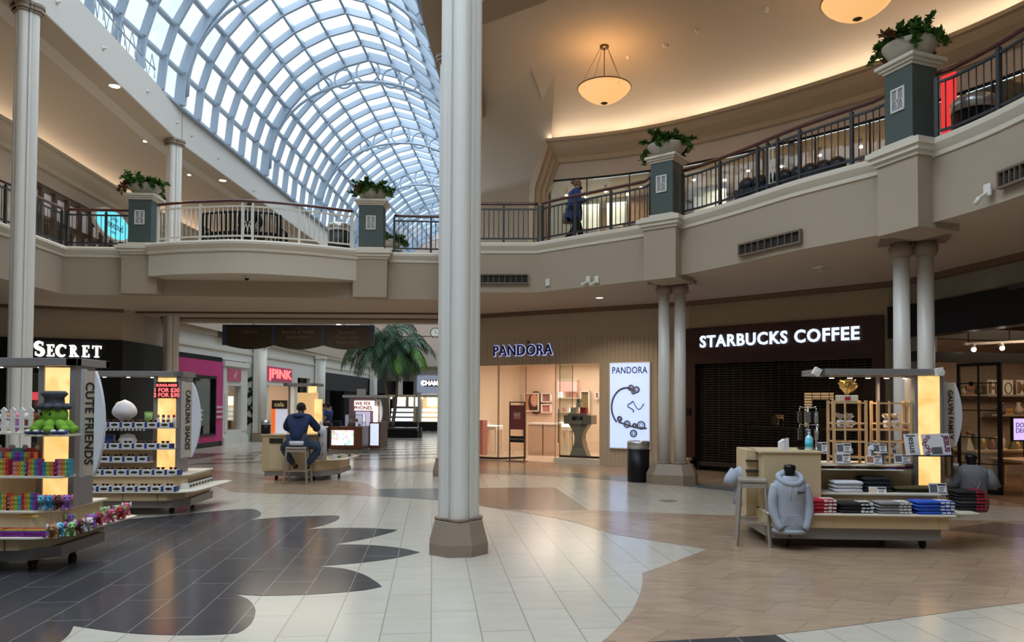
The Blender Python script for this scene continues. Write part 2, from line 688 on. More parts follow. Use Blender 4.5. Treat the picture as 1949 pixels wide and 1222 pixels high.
s = MB()
s.prism([(-10.9, -6), (-10.9, 16.2), (-10.98, 18.0), (-11.0, 24.0), (-20, 24.0), (-20, -6)], ZS, ZD)
s.prism([(-10.98, 18.0), (-3.1, 18.5), (-1.45, 18.62), (-1.2, 17.35), (.57, 17.3), (1.2, 22.5), (-1.3, 23.3), (-11.0, 23.9)], ZS, ZD)
s.prism([(-11.0, 24.0), (-10.0, 54.0), (-20, 54.0), (-20, 24.0)], ZS, ZD)
rr = [tuple(p) for p in E_right]
s.prism(rr + [(16, -6), (16, 14), (12, 22), (3, 26), (1.2, 22.5)], ZS, ZD)
s.prism([(-1.3, 23.3), (1.2, 22.5), (6, 26), (8, 54), (-.1, 54)], ZS, ZD)
slab = struct('floor', s, M_soff)
# taupe edge face with moulding on top
s = MB()
s.sweep(EDGE, [(0, ZS - .02), (.02, ZS - .02), (.02, 5.2), (0, 5.2)])
struct('trim_1', s, M_fascia)
s = MB()
mp = [(0, 5.19), (.045, 5.2), (.05, 5.26), (.08, 5.3), (.12, 5.36), (.12, 5.41), (.09, ZT), (-.25, ZT), (-.25, 5.2)]
s.sweep(EDGE, mp)
struct('trim_2', s, M_mould)
s = MB()
for a, b in ((WL0, WL1),):
    s.sweep([(a[0], a[1] - .3), b], [(.0, 4.12), (.1, 4.12), (.1, 5.2), (.16, 5.3), (.16, 5.42), (0, 5.42)])
struct('trim_3', s, M_beige)

# brown bead where soffit meets shop walls, and along the bridge soffit
s = MB()
s.sweep(WALLR[1:], [(.0, ZS), (.0, ZS - .10), (.13, ZS - .10), (.22, ZS - .02), (.22, ZS)])
s.box(-11.0, -1.5, 21.5, 21.62, ZS - .05, ZS + .0)
s.box(-11.0, -1.5, 23.0, 23.1, ZS - .03, ZS + .0)
s.sweep([(-20, 18.2), (-13.4, 20.3), (-11.15, 21.15)], [(.0, ZS), (.0, ZS - .08), (.1, ZS - .08), (.16, ZS)])
struct('trim_4', s, M_brn)
# drop soffit piece at the back of the bridge
s = MB()
s.box(-11.0, -1.5, 23.1, 23.6, ZS - .12, ZS)
struct('trim_5', s, M_soff)

# ---------------------------------------------------------------- ground floor walls
def frame(p0, p1):
    """local frame of a facade: x along p0-p1, y into the wall, z up"""
    a = math.atan2(p1[1] - p0[1], p1[0] - p0[0])
    M = Matrix.Translation((p0[0], p0[1], 0)) @ Matrix.Rotation(a, 4, 'Z')
    Mi = M.inverted()

    def L(px, py):
        q = Mi @ V(px, py, p0, p1)
        return q.x, q.z
    return M, L, math.hypot(p1[0] - p0[0], p1[1] - p0[1])


def wall_with_hole(mb, M, x0, x1, z0, z1, hx0, hx1, hz0, hz1, th=.25):
    if hx0 > x0:
        mb.box(x0, hx0, 0, th, z0, z1, M)
    if hx1 < x1:
        mb.box(hx1, x1, 0, th, z0, z1, M)
    if hz1 < z1:
        mb.box(hx0, hx1, 0, th, hz1, z1, M)
    if hz0 > z0:
        mb.box(hx0, hx1, 0, th, z0, hz0, M)


MP, LP, LLP = frame(*W_pan)
pan_x0, pan_z1 = LP(905, 693)
pan_x1 = LP(1143, 700)[0]
pan_z1 = LP(1143, 691)[1]
M_flute = mat('fluted_beige_panel', (.47, .39, .30), .7)
s = MB()
s.box(-.3, LLP, 0, .22, 3.55, ZS, MP)
wall = struct('wall_shops', s, M_beige)
s = MB()
wall_with_hole(s, MP, -.3, LLP, 0, 3.55, pan_x0 - 1.2, pan_x1, .0, pan_z1, .22)
k = 0
x = -.3
while x < LLP - .05:
    z0 = pan_z1 if x + .05 < pan_x1 and x > pan_x0 - 1.2 else 0.12
    s.box(x + .012, x + .105, -.012, 0, z0, 3.53, MP)
    x += .118
s.box(pan_x1, LLP, -.02, 0, 0, .12, MP)
struct('wall_pandora_front', s, M_flute)
# corridor wall, right side (beyond the jewellery shop)
s = MB()
s.prism([(-1.5, 22.3), (-1.25, 22.45), (.05, 54), (-.2, 54)], 0, ZS)
struct('wall_corridor_right', s, M_white)

# starbucks front
MS, LS, LLS = frame(*W_sb)
sb_x0, sb_zt = LS(1306, 628)
sb_x1, sb_zt2 = LS(1683, 598)
sh_x0, sh_z = LS(1325, 693)
sh_x1 = LS(1661, 690)[0]
sb_zt = (sb_zt + sb_zt2) / 2
s = MB()
s.box(-.1, LLS + .1, 0, .25, sb_zt, ZS, MS)
s.box(sb_x1, LLS + .12, 0, .25, 0, sb_zt, MS)
s.box(-.12, sb_x0, -.02, .25, 0, sb_zt, MS)
struct('wall_coffee_front', s, mat('tan_wall_paint', (.36, .285, .19), .75))
s = MB()
s.box(-.14, sb_x0 + .12, -.05, .0, 0, .38, MS)
struct('baseboard_coffee', s, M_base)
M_maroon = mat('dark_maroon_laminate', (.040, .012, .008), .35, noise=.25, nscale=2)
s = MB()
s.box(sb_x0, sb_x1, -.06, .2, sh_z, sb_zt, MS)
s.box(sb_x0, sh_x0, -.06, .2, .32, sh_z, MS)
s.box(sh_x1, sb_x1, -.06, .2, 0, sh_z, MS)
struct('trim_6', s, M_maroon)
# home store side
MH, LH, LLH = frame(W_home[0], W_home[1])
s = MB()
s.sweep([(8.05, 15.75)] + W_home, [(0, 3.75), (0, ZS), (-.3, ZS), (-.3, 3.75)])
struct('wall_home_lintel', s, mat('raw_concrete', (.24, .215, .175), .85, noise=.3, nscale=3, bump=.3, bscale=12))
s = MB()
s.sweep([(8.05, 15.75)] + W_home, [(.06, 3.1), (.06, 3.78), (-.3, 3.78), (-.3, 3.1)])
struct('trim_7', s, M_black)
s = MB()
s.sweep([(8.05, 15.75), (8.45, 15.0)], [(0.02, 0), (.02, 3.12), (-.3, 3.12), (-.3, 0)])
struct('wall_home_pier', s, mat('weathered_grey_board', (.20, .195, .19), .7, noise=.2, nscale=9, stretch=(8, 8, .6)))

# left: SECRET shop front and the corridor wall with pink shop
s = MB()
s.sweep([(-20, 18.2), (-13.4, 20.37), (-11.2, 21.15), (-11.25, 24.0)], [(0, 3.42), (0, ZS), (-.2, ZS), (-.2, 3.42)])
struct('wall_left', s, M_beige)
s = MB()
s.sweep([(-20, 18.2), (-13.4, 20.37), (-11.2, 21.15), (-11.25, 24.0)], [(.06, 2.45), (.06, 3.42), (-.2, 3.42), (-.2, 2.45)])
struct('trim_8', s, M_black)
MW, LW, LLW = frame(WL0, WL1)
s = MB()
s.box(0, LLW, -.0, .25, 3.3, 4.15, MW)
struct('wall_corridor_left', s, M_white)
s = MB()
s.box(0, LLW, -.05, -.0, 3.62, 3.72, MW)
struct('trim_9', s, M_mould)

# ---------------------------------------------------------------- upper level walls, cornices, coves
def cove(path, d0, z0, d1, z1, n=10):
    prof = []
    for i in range(n + 1):
        a = PI / 2 * i / n
        prof.append((d0 + (d1 - d0) * (1 - math.cos(a)), z0 + (z1 - z0) * math.sin(a)))
    return prof


ZC = 8.86
UPR = [(1.0, 20.35), (2.6, 19.85), (4.1, 19.1), (5.55, 18.0), (6.9, 16.75), (8.1, 15.4), (9.1, 13.9), (9.8, 12.2), (10.2, 10), (10.3, 6), (10.3, -6)]
UPR = catmull(UPR, 3)
cp = [(.0, 8.28), (.10, 8.30), (.12, 8.42), (.2, 8.48), (.34, 8.6), (.42, 8.72), (.42, 8.76), (.5, 8.78), (.5, ZC), (.0, ZC)]
s = MB()
s.sweep(UPR, cp)
cornR = struct('trim_10', s, M_corn)
# chamfered portal at the cornice's end, moulding turning down to the deck
s = MB()
a0 = Vector((1.0, 20.35, 8.86))
dirw = Vector((2.6 - 1.0, 19.85 - 20.35, 0)).normalized()
outw = Vector((dirw.y, -dirw.x, 0))
por = [(0.0, 8.86), (-.42, 7.6), (-.50, 5.3)]
inn = [(.28, 8.28), (.0, 7.45), (-.06, 5.3)]
for k in range(2):
    (xa, za), (xb, zb) = por[k], por[k + 1]
    (ia, iza), (ib, izb) = inn[k], inn[k + 1]
    for (u0, u1, o0, o1) in ((0, .35, .5, .5), (.35, .6, .34, .34), (.6, .85, .2, .2), (.85, 1, .1, .1)):
        q = []
        for (x0_, z0_), (x1_, z1_) in (((xa, za), (ia, iza)), ((xb, zb), (ib, izb))):
            for u in (u0, u1):
                for o_ in (0, o0):
                    b = a0 + dirw * (x0_ + (x1_ - x0_) * u) + outw * o_
                    q.append((b.x, b.y, z0_ + (z1_ - z0_) * u))
        s.add(q, [(0, 1, 3, 2), (4, 6, 7, 5), (0, 4, 5, 1), (2, 3, 7, 6), (0, 2, 6, 4), (1, 5, 7, 3)])
struct('trim_11', s, M_corn)
# white band over the shop glass
s = MB()
s.sweep(UPR, [(.02, 7.86), (.02, 8.3), (-.1, 8.3), (-.1, 7.86)])
struct('wall_upper_band', s, mat('pale_mauve_panel', (.62, .57, .53), .35))
# cove and ceiling, right
ROOF = 10.1
s = MB()
s.sweep([(-.3, 54), (-1.5, 22.9)], [(0, 5.3), (0, 9.4)] + cove(None, 0, 9.4, .5, ROOF, 4), closed_prof=False, smooth=True)
for a_, b_ in (((-1.9, 22.9), (1.05, 20.35)),):
    pr = [(0, 5.3), (0, 7.9)] + cove(None, 0, 7.9, 2.3, ROOF, 14)
    vs = [(q[0], q[1] - d, z) for q in (a_, b_) for d, z in pr]
    n = len(pr)
    s.add(vs, [(j, j + 1, n + j + 1, n + j) for j in range(n - 1)], True)
struct('wall_right_upper', s, M_cove)
s = MB()
s.sweep(UPR, [(-.02, 8.3)] + cove(None, -.02, 8.5, 2.3, ROOF, 12), closed_prof=False, smooth=True)
ceilR = struct('ceiling', s, M_cove)
# flat ceiling on the right with the court opening left free (opening: x<0.6 over the court)
s = MB()
inner = [(.1, 54), (-.75, 23.5), (-.9, 17.3), (-.78, 15.75), (.57, 14.8), (2.1, 13.2), (3.2, 10.6), (3.7, 8.4), (3.8, 4), (3.8, -2)]
outer = [(3, 54), (3, 23), (2, 21.5), (2.2, 20.6), (3.3, 20.0), (5.6, 18.4), (7.6, 16.2), (9.6, 13.5), (11, 10.6), (11.2, 8.4), (11.2, 4), (11.2, -6)]
inner = inner[:9]
outer = outer[:8] + [(11.2, -6)]
print(len(inner), len(outer))
for i in range(len(inner) - 1):
    a, b, c, d = inner[i], inner[i + 1], outer[i + 1], outer[i]
    s.add([(a[0], a[1], ROOF), (b[0], b[1], ROOF), (c[0], c[1], ROOF), (d[0], d[1], ROOF)], [(0, 1, 2, 3)])
s.add([(3.8, -2, ROOF), (11.2, -6, ROOF), (-20, -6, ROOF), (-9, -2, ROOF)], [(0, 1, 2, 3)])
struct('ceiling', s, M_cove)
# ring beam round the court, right side (rests on the clustered columns)
s = MB()
s.sweep(inner, [(0, 9.8), (.0, 10.95), (1.25, 10.95), (1.25, 10.75), (.75, 10.6), (.75, 9.8)])
struct('trim_12', s, mat('brown_soffit_paint', (.33, .24, .17), .8))

# left beam, skylight kerb
B0, B1, B2 = P(74.6, 15.7, 9.8), P(345.7, 275, 9.8), P(491, 381, 9.8)
U = Vector((.0355, .99937, 0))
WV = Vector((U.y, -U.x, 0))
bd = (B1 - B0).normalized()
Bs = B0 - bd * 21
Be = B1 + U * 60
BL = [tuple(Bs)[:2], tuple(B1)[:2], tuple(Be)[:2]]
s = MB()
s.sweep(BL, [(0, 9.8), (0, 10.87), (-1.0, 10.87), (-1.0, 9.8)])
struct('trim_13', s, M_beam)
s = MB()
s.sweep(BL, [(-.0, 9.795), (-.62, 9.795), (-.62, 9.83), (-.0, 9.83)])
struct('trim_14', s, M_soff)
s = MB()
s.box(-.02, .02, -.012, .01, 9.8, 10.87, Matrix.Translation((B1.x, B1.y, 0)))
struct('trim_15', s, M_beige)
UPL = [(-13.35, -6), (-13.35, 10), (-13.35, 18.8), (-13.45, 20.3), (-13.6, 22.4), (-13.82, 26), (-13.8, 29.5), (-13.65, 33), (-13.3, 43), (-12.9, 54)]
s = MB()
s.sweep(UPL, cp)
struct('trim_16', s, M_corn)
s = MB()
a = offset(UPL, -.02)
flat = offset(BL, -.9)
s.sweep(UPL, cove(None, -.02, 8.5, 1.9, 9.95, 10), closed_prof=False, smooth=True)
struct('ceiling', s, M_cove)
s = MB()
oo = offset(UPL, 1.88)
s.add([(p[0], p[1], 9.95) for p in oo] + [(p[0], p[1], 9.95) for p in reversed(flat)], [tuple(range(len(oo) + len(flat)))])
struct('ceiling', s, M_cove)
# upper left wall with opening for the shop windows
s = MB()
s.sweep(UPL, [(0, 7.9), (0, 8.5), (-.2, 8.5), (-.2, 7.9)])
s.sweep(UPL[:4], [(0, 5.3), (0, 7.9), (-.2, 7.9), (-.2, 5.3)])
s.sweep(UPL[7:], [(0, 5.3), (0, 7.9), (-.2, 7.9), (-.2, 5.3)])
struct('wall_left_upper', s, M_beige)

# ---------------------------------------------------------------- skylight vault
HW, ZSP, ZAP = 4.33, 10.87, 15.85
Cc = .85
RR = HW + Cc
SO = Vector((B1.x, B1.y, 0)) + U * 0


def vault_pt(along, k, rad=0.):
    """k from 0 (left foot) to 14 (right foot); rad moves inwards"""
    side = -1 if k <= 7 else 1
    q = k if k <= 7 else 14 - k
    amax = math.acos(Cc / RR)
    a = amax * q / 7
    r = RR - rad
    x = (-Cc + r * math.cos(a)) * side * 1.0
    z = ZSP + r * math.sin(a) * (ZAP - ZSP) / math.sqrt(RR ** 2 - Cc ** 2)
    if q == 7:
        x = 0
    b = SO + U * along + WV * (HW + x)
    return Vector((b.x, b.y, z))


PIT = 7.1 / 6
N0, N1 = -13, 38
s = MB()
s.smooth = False
for i in range(N0, N1):
    for k in range(14):
        s.quad(vault_pt(-.4 + i * PIT, k, -.02), vault_pt(-.4 + i * PIT, k + 1, -.02), vault_pt(-.4 + (i + 1) * PIT, k + 1, -.02), vault_pt(-.4 + (i + 1) * PIT, k, -.02))
win = struct('window_1', s, M_sky)
s = MB()
for i in range(N0, N1 + 1):
    y = -.4 + i * PIT
    thick = i % 6 == 0
    for k in range(14):
        a, b = vault_pt(y, k), vault_pt(y, k + 1)
        m_ = (a + b) / 2
        cen = SO + U * y + WV * HW + Vector((0, 0, 12))
        up = (m_ - cen).normalized()
        s.bar(a - up * .12, b - up * .12, .15 if thick else .1, .34 if thick else .23, up)
struct('trim_17', s, M_rib)
s = MB()
for k in range(0, 15):
    a, b = vault_pt(-.4 + N0 * PIT, k, .08), vault_pt(-.4 + N1 * PIT, k, .08)
    s.bar(a, b, .09, .16, (0, 0, 1) if 3 < k < 11 else (1, 0, 0))
struct('trim_18', s, M_rib)
# ends of the vault
s = MB()
for e, y in ((0, -.4 + N0 * PIT), (1, -.4 + N1 * PIT)):
    ring = [vault_pt(y, k) for k in range(15)]
    lo = [Vector((ring[0].x, ring[0].y, 9.0)), Vector((ring[-1].x, ring[-1].y, 9.0))]
    s.add([lo[0]] + ring + [lo[1]], [tuple(range(17))])
struct('wall_vault_end', s, M_beige)
# arch trusses inside the vault with their rings
for ti, i in enumerate((0, 6, 12, 18, 24, 30)):
    y = -.4 + i * PIT
    t_ = thing('arch_truss', 'curved white tube truss with circles under the skylight, ' + ['nearest', 'second nearest', 'third nearest', 'fourth nearest', 'fifth nearest', 'farthest'][ti] + ' one', 'truss', SO + U * y + Vector((0, 0, ZSP)), 0, 'arch trusses under the skylight')
    m = MB()
    rb = [vault_pt(y, k * .5, .42) for k in range(2, 27)]
    apx = ZAP - 1.15
    pts = []
    for q in range(25):
        a = PI * (q / 24)
        b = SO + U * y + WV * (HW - math.cos(a) * (HW - .35))
        pts.append(Vector((b.x, b.y, ZSP + .3 + (apx - ZSP - .3) * math.sin(a) ** .9)))
    m.tube(pts, .06, 6)
    part('arch_tube', m, M_rib, t_, True)
    for off, rr_ in ((-1.75, .28), (-.98, .38), (0, .47), (.98, .38), (1.75, .28)):
        m = MB()
        c = SO + U * y + WV * (HW + off)
        zt = ZAP - .24 - abs(off) * .42 - rr_
        m.tube([Vector((c.x, c.y, zt)) + WV * math.cos(a) * rr_ + Vector((0, 0, math.sin(a) * rr_)) for a in [2 * PI * j / 20 for j in range(20)]], .042, 6, closed=True)
        part('ring', m, M_rib, t_, True)

# closing shell behind the camera and at the far ends, all plain
s = MB()
s.box(-20, 16, -6.3, -6, 0, 10.2)
struct('wall_back', s, M_beige)
s = MB()
s.box(-20.3, -20, -6, 62, 0, 10.0)
struct('wall_far_left', s, M_beige)
s = MB()
s.box(16, 16.3, -6, 24, 0, 10.2)
struct('wall_far_right', s, M_beige)
s = MB()
s.sweep([(-9, -2), (3.8, -2)], [(0, 9.8), (0, 10.9), (.6, 10.9), (.6, 9.8)])
struct('trim_19', s, M_beam)
s = MB()
s.box(-9.6, 3.8, -2.4, 8.0, 12.0, 12.05)
court = struct('window_2', s, glass('court_glass', (.9, .95, 1), .03))
# ================================================================ columns
def cluster_column(loc, ztop, label, rz=R(6)):
    t = thing('clustered_column', label, 'column', (loc[0], loc[1], 0), rz, 'clustered court columns')
    m = MB()
    oct_ = lambda r: [(r * math.cos(R(22.5 + 45 * i)), r * math.sin(R(22.5 + 45 * i))) for i in range(8)]
    for (r0, z0), (r1, z1) in (((.355, 0), (.355, .125)), ((.355, .125), (.285, .37))):
        a, b = oct_(r0), oct_(r1)
        vs = [(x, y, z0) for x, y in a] + [(x, y, z1) for x, y in b]
        m.add(vs, [(i, (i + 1) % 8, 8 + (i + 1) % 8, 8 + i) for i in range(8)])
    m.add([(x, y, .37) for x, y in oct_(.285)], [tuple(range(8))])
    m.add([(x, y, 0) for x, y in oct_(.355)], [tuple(range(8))])
    part('base', m, M_base, t)

    def sect(r, off, core):
        """outline: four round lobes on a square core with small fillet fins between them"""
        pts = []
        for q in range(4):
            A0 = q * PI / 2 - PI / 2
            c = Vector((math.cos(A0), math.sin(A0), 0)) * off
            for i in range(11):
                a = A0 + R(-88 + 17.6 * i)
                pts.append((c.x + r * math.cos(a), c.y + r * math.sin(a)))
            dv = A0 + PI / 4
            for da in (-.12, .12):
                pts.append((core * math.cos(dv + da), core * math.sin(dv + da)))
        return pts
    m = MB()
    m.prism(sect(.105, .128, .205), .37, ztop - .2, smooth=False)
    o = part('shaft', m, M_col, t)
    for p in o.data.polygons:
        p.use_smooth = False
    m = MB()
    m.prism(sect(.125, .14, .225), .36, .375)
    m.prism(sect(.13, .145, .23), .375, .405)
    part('foot_ring', m, M_base, t, bevel=.006)
    m = MB()
    m.prism(sect(.125, .145, .23), ztop - .2, ztop - .15)
    m.prism(sect(.15, .16, .26), ztop - .15, ztop - .07)
    m.prism(sect(.165, .17, .28), ztop - .07, ztop)
    part('capital', m, M_base, t, bevel=.01)
    return t


cluster_column((-.60, 8.45), 9.8, 'tall white clustered column in the middle of the picture on a brown octagonal base')
cluster_column(tuple(A(851, 900, 17.15))[:2], 9.8, 'white clustered column almost hidden right behind the middle column')
cluster_column(tuple(B0 + Vector((-.17, -.1, 0)))[:2], 9.8, 'tall white clustered column at the left edge behind the plush toy kiosk')
cluster_column(tuple(B1 + Vector((-.07, -.35, 0)))[:2], 9.8, 'white clustered column passing behind the bridge balcony, left of the long sign')
for i, (px, yy, lb) in enumerate(((497, 33.5, 'beside the pink shop window'), (611, 42.0, 'right of the pink neon shop'), (712, 54.5, 'behind the palm tree'))):
    c = V(px, 780, (WL0[0] + .35, WL0[1]), (WL1[0] + .35, WL1[1]))
    t = thing('corridor_column', 'slim white column against the left corridor wall, ' + lb, 'column', (c.x, c.y, 0), 0, 'corridor wall columns')
    m = MB(); m.cyl((.02, 0), .19, .36, 3.98, 18); m.box(-.3, -.02, -.16, .16, .36, 3.98)
    part('shaft', m, M_white, t)
    m = MB(); m.box(-.3, .27, -.27, .27, 0, .3); m.box(-.3, .24, -.23, .23, .3, .36)
    part('base', m, M_base, t, bevel=.02)
    m = MB(); m.box(-.3, .24, -.24, .24, 3.98, 4.1)
    part('capital', m, M_white, t, bevel=.01)


def twin_columns(c, ang, label, r=.125, gap=.34):
    t = thing('twin_columns', label, 'column', (c[0], c[1], 0), ang, 'twin columns under the gallery')
    m = MB()
    for a, b, z0, z1 in (((.52, .36), (.52, .36), 0, .2), ((.52, .36), (.42, .26), .2, .42)):
        vs = [(x * a[0], y * a[1], z0) for x, y in ((-1, -.4), (-.6, -1), (.6, -1), (1, -.4), (1, .4), (.6, 1), (-.6, 1), (-1, .4))]
        vs += [(x * b[0], y * b[1], z1) for x, y in ((-1, -.4), (-.6, -1), (.6, -1), (1, -.4), (1, .4), (.6, 1), (-.6, 1), (-1, .4))]
        m.add(vs, [(i, (i + 1) % 8, 8 + (i + 1) % 8, 8 + i) for i in range(8)] + [tuple(range(8)), tuple(range(15, 7, -1))])
    part('base', m, M_base, t)
    for s_ in (-1, 1):
        m = MB(); m.lathe([(r, .45), (r, 2.0), (r * .94, ZS - .28)], (s_ * gap / 2, 0, 0), 20)
        part('shaft', m, M_col, t)
        m = MB(); m.lathe([(r * 1.2, .42), (r * 1.25, .44), (r * 1.08, .46)], (s_ * gap / 2, 0, 0), 20)
        part('foot_ring', m, M_base, t)
        m = MB(); m.lathe([(r * .98, ZS - .29), (r * 1.25, ZS - .27), (r * 1.45, ZS - .2), (r * 1.45, ZS - .12), (r * 1.2, ZS - .1), (r * 1.2, ZS - .06)], (s_ * gap / 2, 0, 0), 20)
        part('capital', m, M_base, t)
    m = MB(); m.box(-.48, .48, -.2, .2, ZS - .06, ZS)
    part('plinth', m, M_base, t)
    return t


c1 = A(1279, 700, 15.75)
twin_columns((c1.x, c1.y), R(-25), 'pair of slim white columns beside the black trash can and the coffee shop')
c2 = A(1739, 600, 11.55)
twin_columns((c2.x, c2.y), R(-22), 'pair of slim white columns rising behind the sweatshirt kiosk', .125, .335)

# ================================================================ piers, balcony bulge
def block(x0, x1, y0, y1, z0, z1, M=None):
    m = MB(); m.box(x0, x1, y0, y1, z0, z1, M)
    return m


def pier(p, q, depth, name_n, ext=.0):
    """pier block whose front runs from plan p to q; returns local frame"""
    M, L, ln = frame(p, q)
    m = MB()
    m.box(0, ln, 0, depth, 4.2 if name_n > 2 else ZS - .02, 5.24, M)
    struct('trim_2%d' % name_n, m, M_fascia)
    m = MB()
    for e, z0, z1 in ((.03, 5.22, 5.28), (.08, 5.28, 5.35), (.12, 5.35, 5.43), (.06, 5.43, 5.47)):
        m.box(-e, ln + e, -e, depth + .05, z0, z1, M)
    struct('trim_3%d' % name_n, m, M_mould)
    return M, ln


def pedestal(M, x0, x1, y0, depth, label):
    cx, cyy = (x0 + x1) / 2, y0 + depth / 2
    o = M @ Vector((cx, cyy, 5.47))
    a = math.atan2(M[1][0], M[0][0])
    t = thing('planter_pedestal', label, 'pedestal', o, a, 'green pedestals on the balcony edge')
    wx, wy = (x1 - x0) / 2, depth / 2
    m = block(-wx, wx, -wy, wy, .05, 1.12)
    part('body', m, M_green, t)
    m = MB(); m.box(-wx - .03, wx + .03, -wy - .03, wy + .03, 0, .05)
    part('foot_moulding', m, M_mould, t, bevel=.01)
    m = MB()
    for e, z0, z1 in ((.02, 1.10, 1.14), (.06, 1.14, 1.18), (.10, 1.18, 1.235)):
        m.box(-wx - e, wx + e, -wy - e, wy + e, z0, z1)
    part('cap', m, M_mould, t, bevel=.008)
    # pierced plaque: frame, cross bars and pointed arches
    m = MB()
    W_, H_ = .105, .16
    z = .66
    y_ = -wy - .012
    for a_, b_ in (((-W_, z - H_), (-W_, z + H_)), ((W_, z - H_), (W_, z + H_)), ((-W_ - .012, z - H_), (W_ + .012, z - H_)), ((-W_ - .012, z + H_), (W_ + .012, z + H_)), ((0, z), (0, z + H_))):
        m.bar((a_[0], y_, a_[1]), (b_[0], y_, b_[1]), .024, .022, (0, 1, 0))
    for xx in (-W_ / 2, W_ / 2):
        for sg in (-1, 1):
            pts = [(xx + sg * W_ * .5 * math.cos(R(q)) * 1.0, y_, z - H_ + (H_ * 1.0) * math.sin(R(q))) for q in range(0, 91, 15)]
            m.tube(pts, .008, 4)
    part('plaque', m, M_white, t)
    m = MB(); m.box(-W_, W_, -wy - .003, -wy, z - H_, z + H_)
    part('plaque_backing', m, mat('plaque_grey', (.30, .32, .34), .6), t)
    return t


MA, lnA = pier((-9.42, 17.72), (-8.58, 17.76), .5, 1)
MB_, lnB = pier((-3.93, 18.12), (-3.1, 18.16), .5, 2)
pa, pb = P(1225, 534, 4.2), P(1286, 527.5, 4.2)
M1, ln1 = pier(tuple(pa)[:2], tuple(pb)[:2], .85, 3)
pc, pd = P(1671, 450, 4.2), P(1747.5, 430.5, 4.2)
M2, ln2 = pier(tuple(pc)[:2], tuple(pd)[:2], .8, 4)
pedA = pedestal(MA, .12, .66, .05, .5, 'green pedestal at the left end of the white bridge balcony')
pedB = pedestal(MB_, .12, .72, .05, .5, 'green pedestal at the right end of the white bridge balcony')
ped1 = pedestal(M1, .14, .62, .04, .5, 'green pedestal on the balcony over the coffee shop corner, right of the walking woman')
ped2 = pedestal(M2, .10, .58, .04, .48, 'largest green pedestal, high on the right of the gallery')

BUL = catmull([(-8.72, 17.62), (-7.9, 17.36), (-7.3, 17.26), (-6.57, 17.15), (-5.86, 17.24), (-4.96, 17.55), (-4.35, 17.86), (-3.82, 18.14)], 4)
s = MB()
s.prism([tuple(p) for p in BUL] + [(-3.82, 18.6), (-8.72, 18.4)], 4.68, ZD)
struct('trim_40', s, M_bulge)
s = MB()
s.sweep(BUL, mp)
struct('trim_41', s, M_mould)

# ================================================================ railings
def resample(path, step):
    out = [Vector((*path[0], 0))]
    seg = 0
    acc = 0.
    tot = sum(math.hypot(path[i + 1][0] - path[i][0], path[i + 1][1] - path[i][1]) for i in range(len(path) - 1))
    n = max(1, round(tot / step))
    st = tot / n
    pos = 0.
    res = []
    for k in range(n + 1):
        d = k * st
        acc = 0.
        for i in range(len(path) - 1):
            l = math.hypot(path[i + 1][0] - path[i][0], path[i + 1][1] - path[i][1])
            if acc + l >= d - 1e-6 or i == len(path) - 2:
                u = (d - acc) / l
                res.append(Vector((path[i][0] + (path[i + 1][0] - path[i][0]) * u, path[i][1] + (path[i + 1][1] - path[i][1]) * u, 0)))
                break
            acc += l
    return res


def railing(path, label, m_iron, every=8, step=.118, motif=None, h=1.0, ends=(True, True)):
    pts = resample(path, step)
    z0 = ZT
    o = pts[0]
    t = thing('balcony_railing', label, 'railing', (o.x, o.y, z0), 0, 'railings round the upper level')
    m = MB(); m.tube([p + Vector((0, 0, z0 + h - .04)) for p in pts], .036, 8)
    part('handrail', m, M_rail, t, True)
    for nm, zz in (('top_rail', h - .17), ('bottom_rail', .13)):
        m = MB()
        for a, b in zip(pts[:-1], pts[1:]):
            m.bar(a + Vector((0, 0, z0 + zz)), b + Vector((0, 0, z0 + zz)), .035, .035)
        part(nm, m, m_iron, t, True)
    n = len(pts) - 1
    posts = [i for i in range(n + 1) if i % every == 0]
    if n - posts[-1] < every // 2 and len(posts) > 1:
        posts[-1] = n
    elif posts[-1] != n:
        posts.append(n)
    skip = set()
    if motif is not None:
        mi = min(range(len(pts)), key=lambda i: (pts[i] - Vector((*motif, 0))).length)
        mi = max(1, min(n - 2, mi))
        posts = [p for p in posts if abs(p - mi) > 1 and abs(p - mi - 2) > 1] + [mi, mi + 2]
        skip = {mi + 1}
        a, b = pts[mi] + Vector((0, 0, z0 + .13)), pts[mi + 2] + Vector((0, 0, z0 + .13))
        d = b - a
        m = MB()
        H_ = h - .30
        q = lambda u, v: a + d * u + Vector((0, 0, v * H_))
        for aa, bb in (((.14, .03), (.14, 1)), ((.86, .03), (.86, 1)), ((.14, .03), (.86, .03)), ((.14, 1), (.86, 1)), ((.5, .5), (.5, 1))):
            m.bar(q(*aa), q(*bb), .014, .02)
        for cx_ in (.32, .68):
            for sg in (-1, 1):
                m.tube([q(cx_ + sg * .18 * math.cos(R(e)), .03 + .34 * math.sin(R(e))) for e in range(0, 91, 15)], .01, 4)
        for sg in (-1, 1):
            m.tube([q(.5 + sg * .36 * (1 - math.cos(R(e))), .03 + .5 * math.sin(R(e))) for e in range(0, 76, 15)], .009, 4)
        part('arch_panel', m, M_white, t, True, label='white pointed-arch panel')
    for i in sorted(set(posts)):
        p = pts[i]
        m = MB()
        a_ = pts[min(i + 1, n)] - pts[max(i - 1, 0)]
        Mx = Matrix.Translation(p + Vector((0, 0, z0))) @ Matrix.Rotation(math.atan2(a_.y, a_.x), 4, 'Z')
        m.box(-.026, .026, -.026, .026, 0, h - .1, Mx)
        m.ell(p + Vector((0, 0, z0 + h - .085)), .02, .02, .02, 8, 5)
        part('post', m, m_iron, t, True)
    bal = [i for i in range(n + 1) if i not in posts and i not in skip]
    for i in bal[:98]:
        m = MB(); m.cyl((pts[i].x, pts[i].y), .0095, z0 + .14, z0 + h - .18, 6)
        part('baluster', m, m_iron, t, True)
    return t


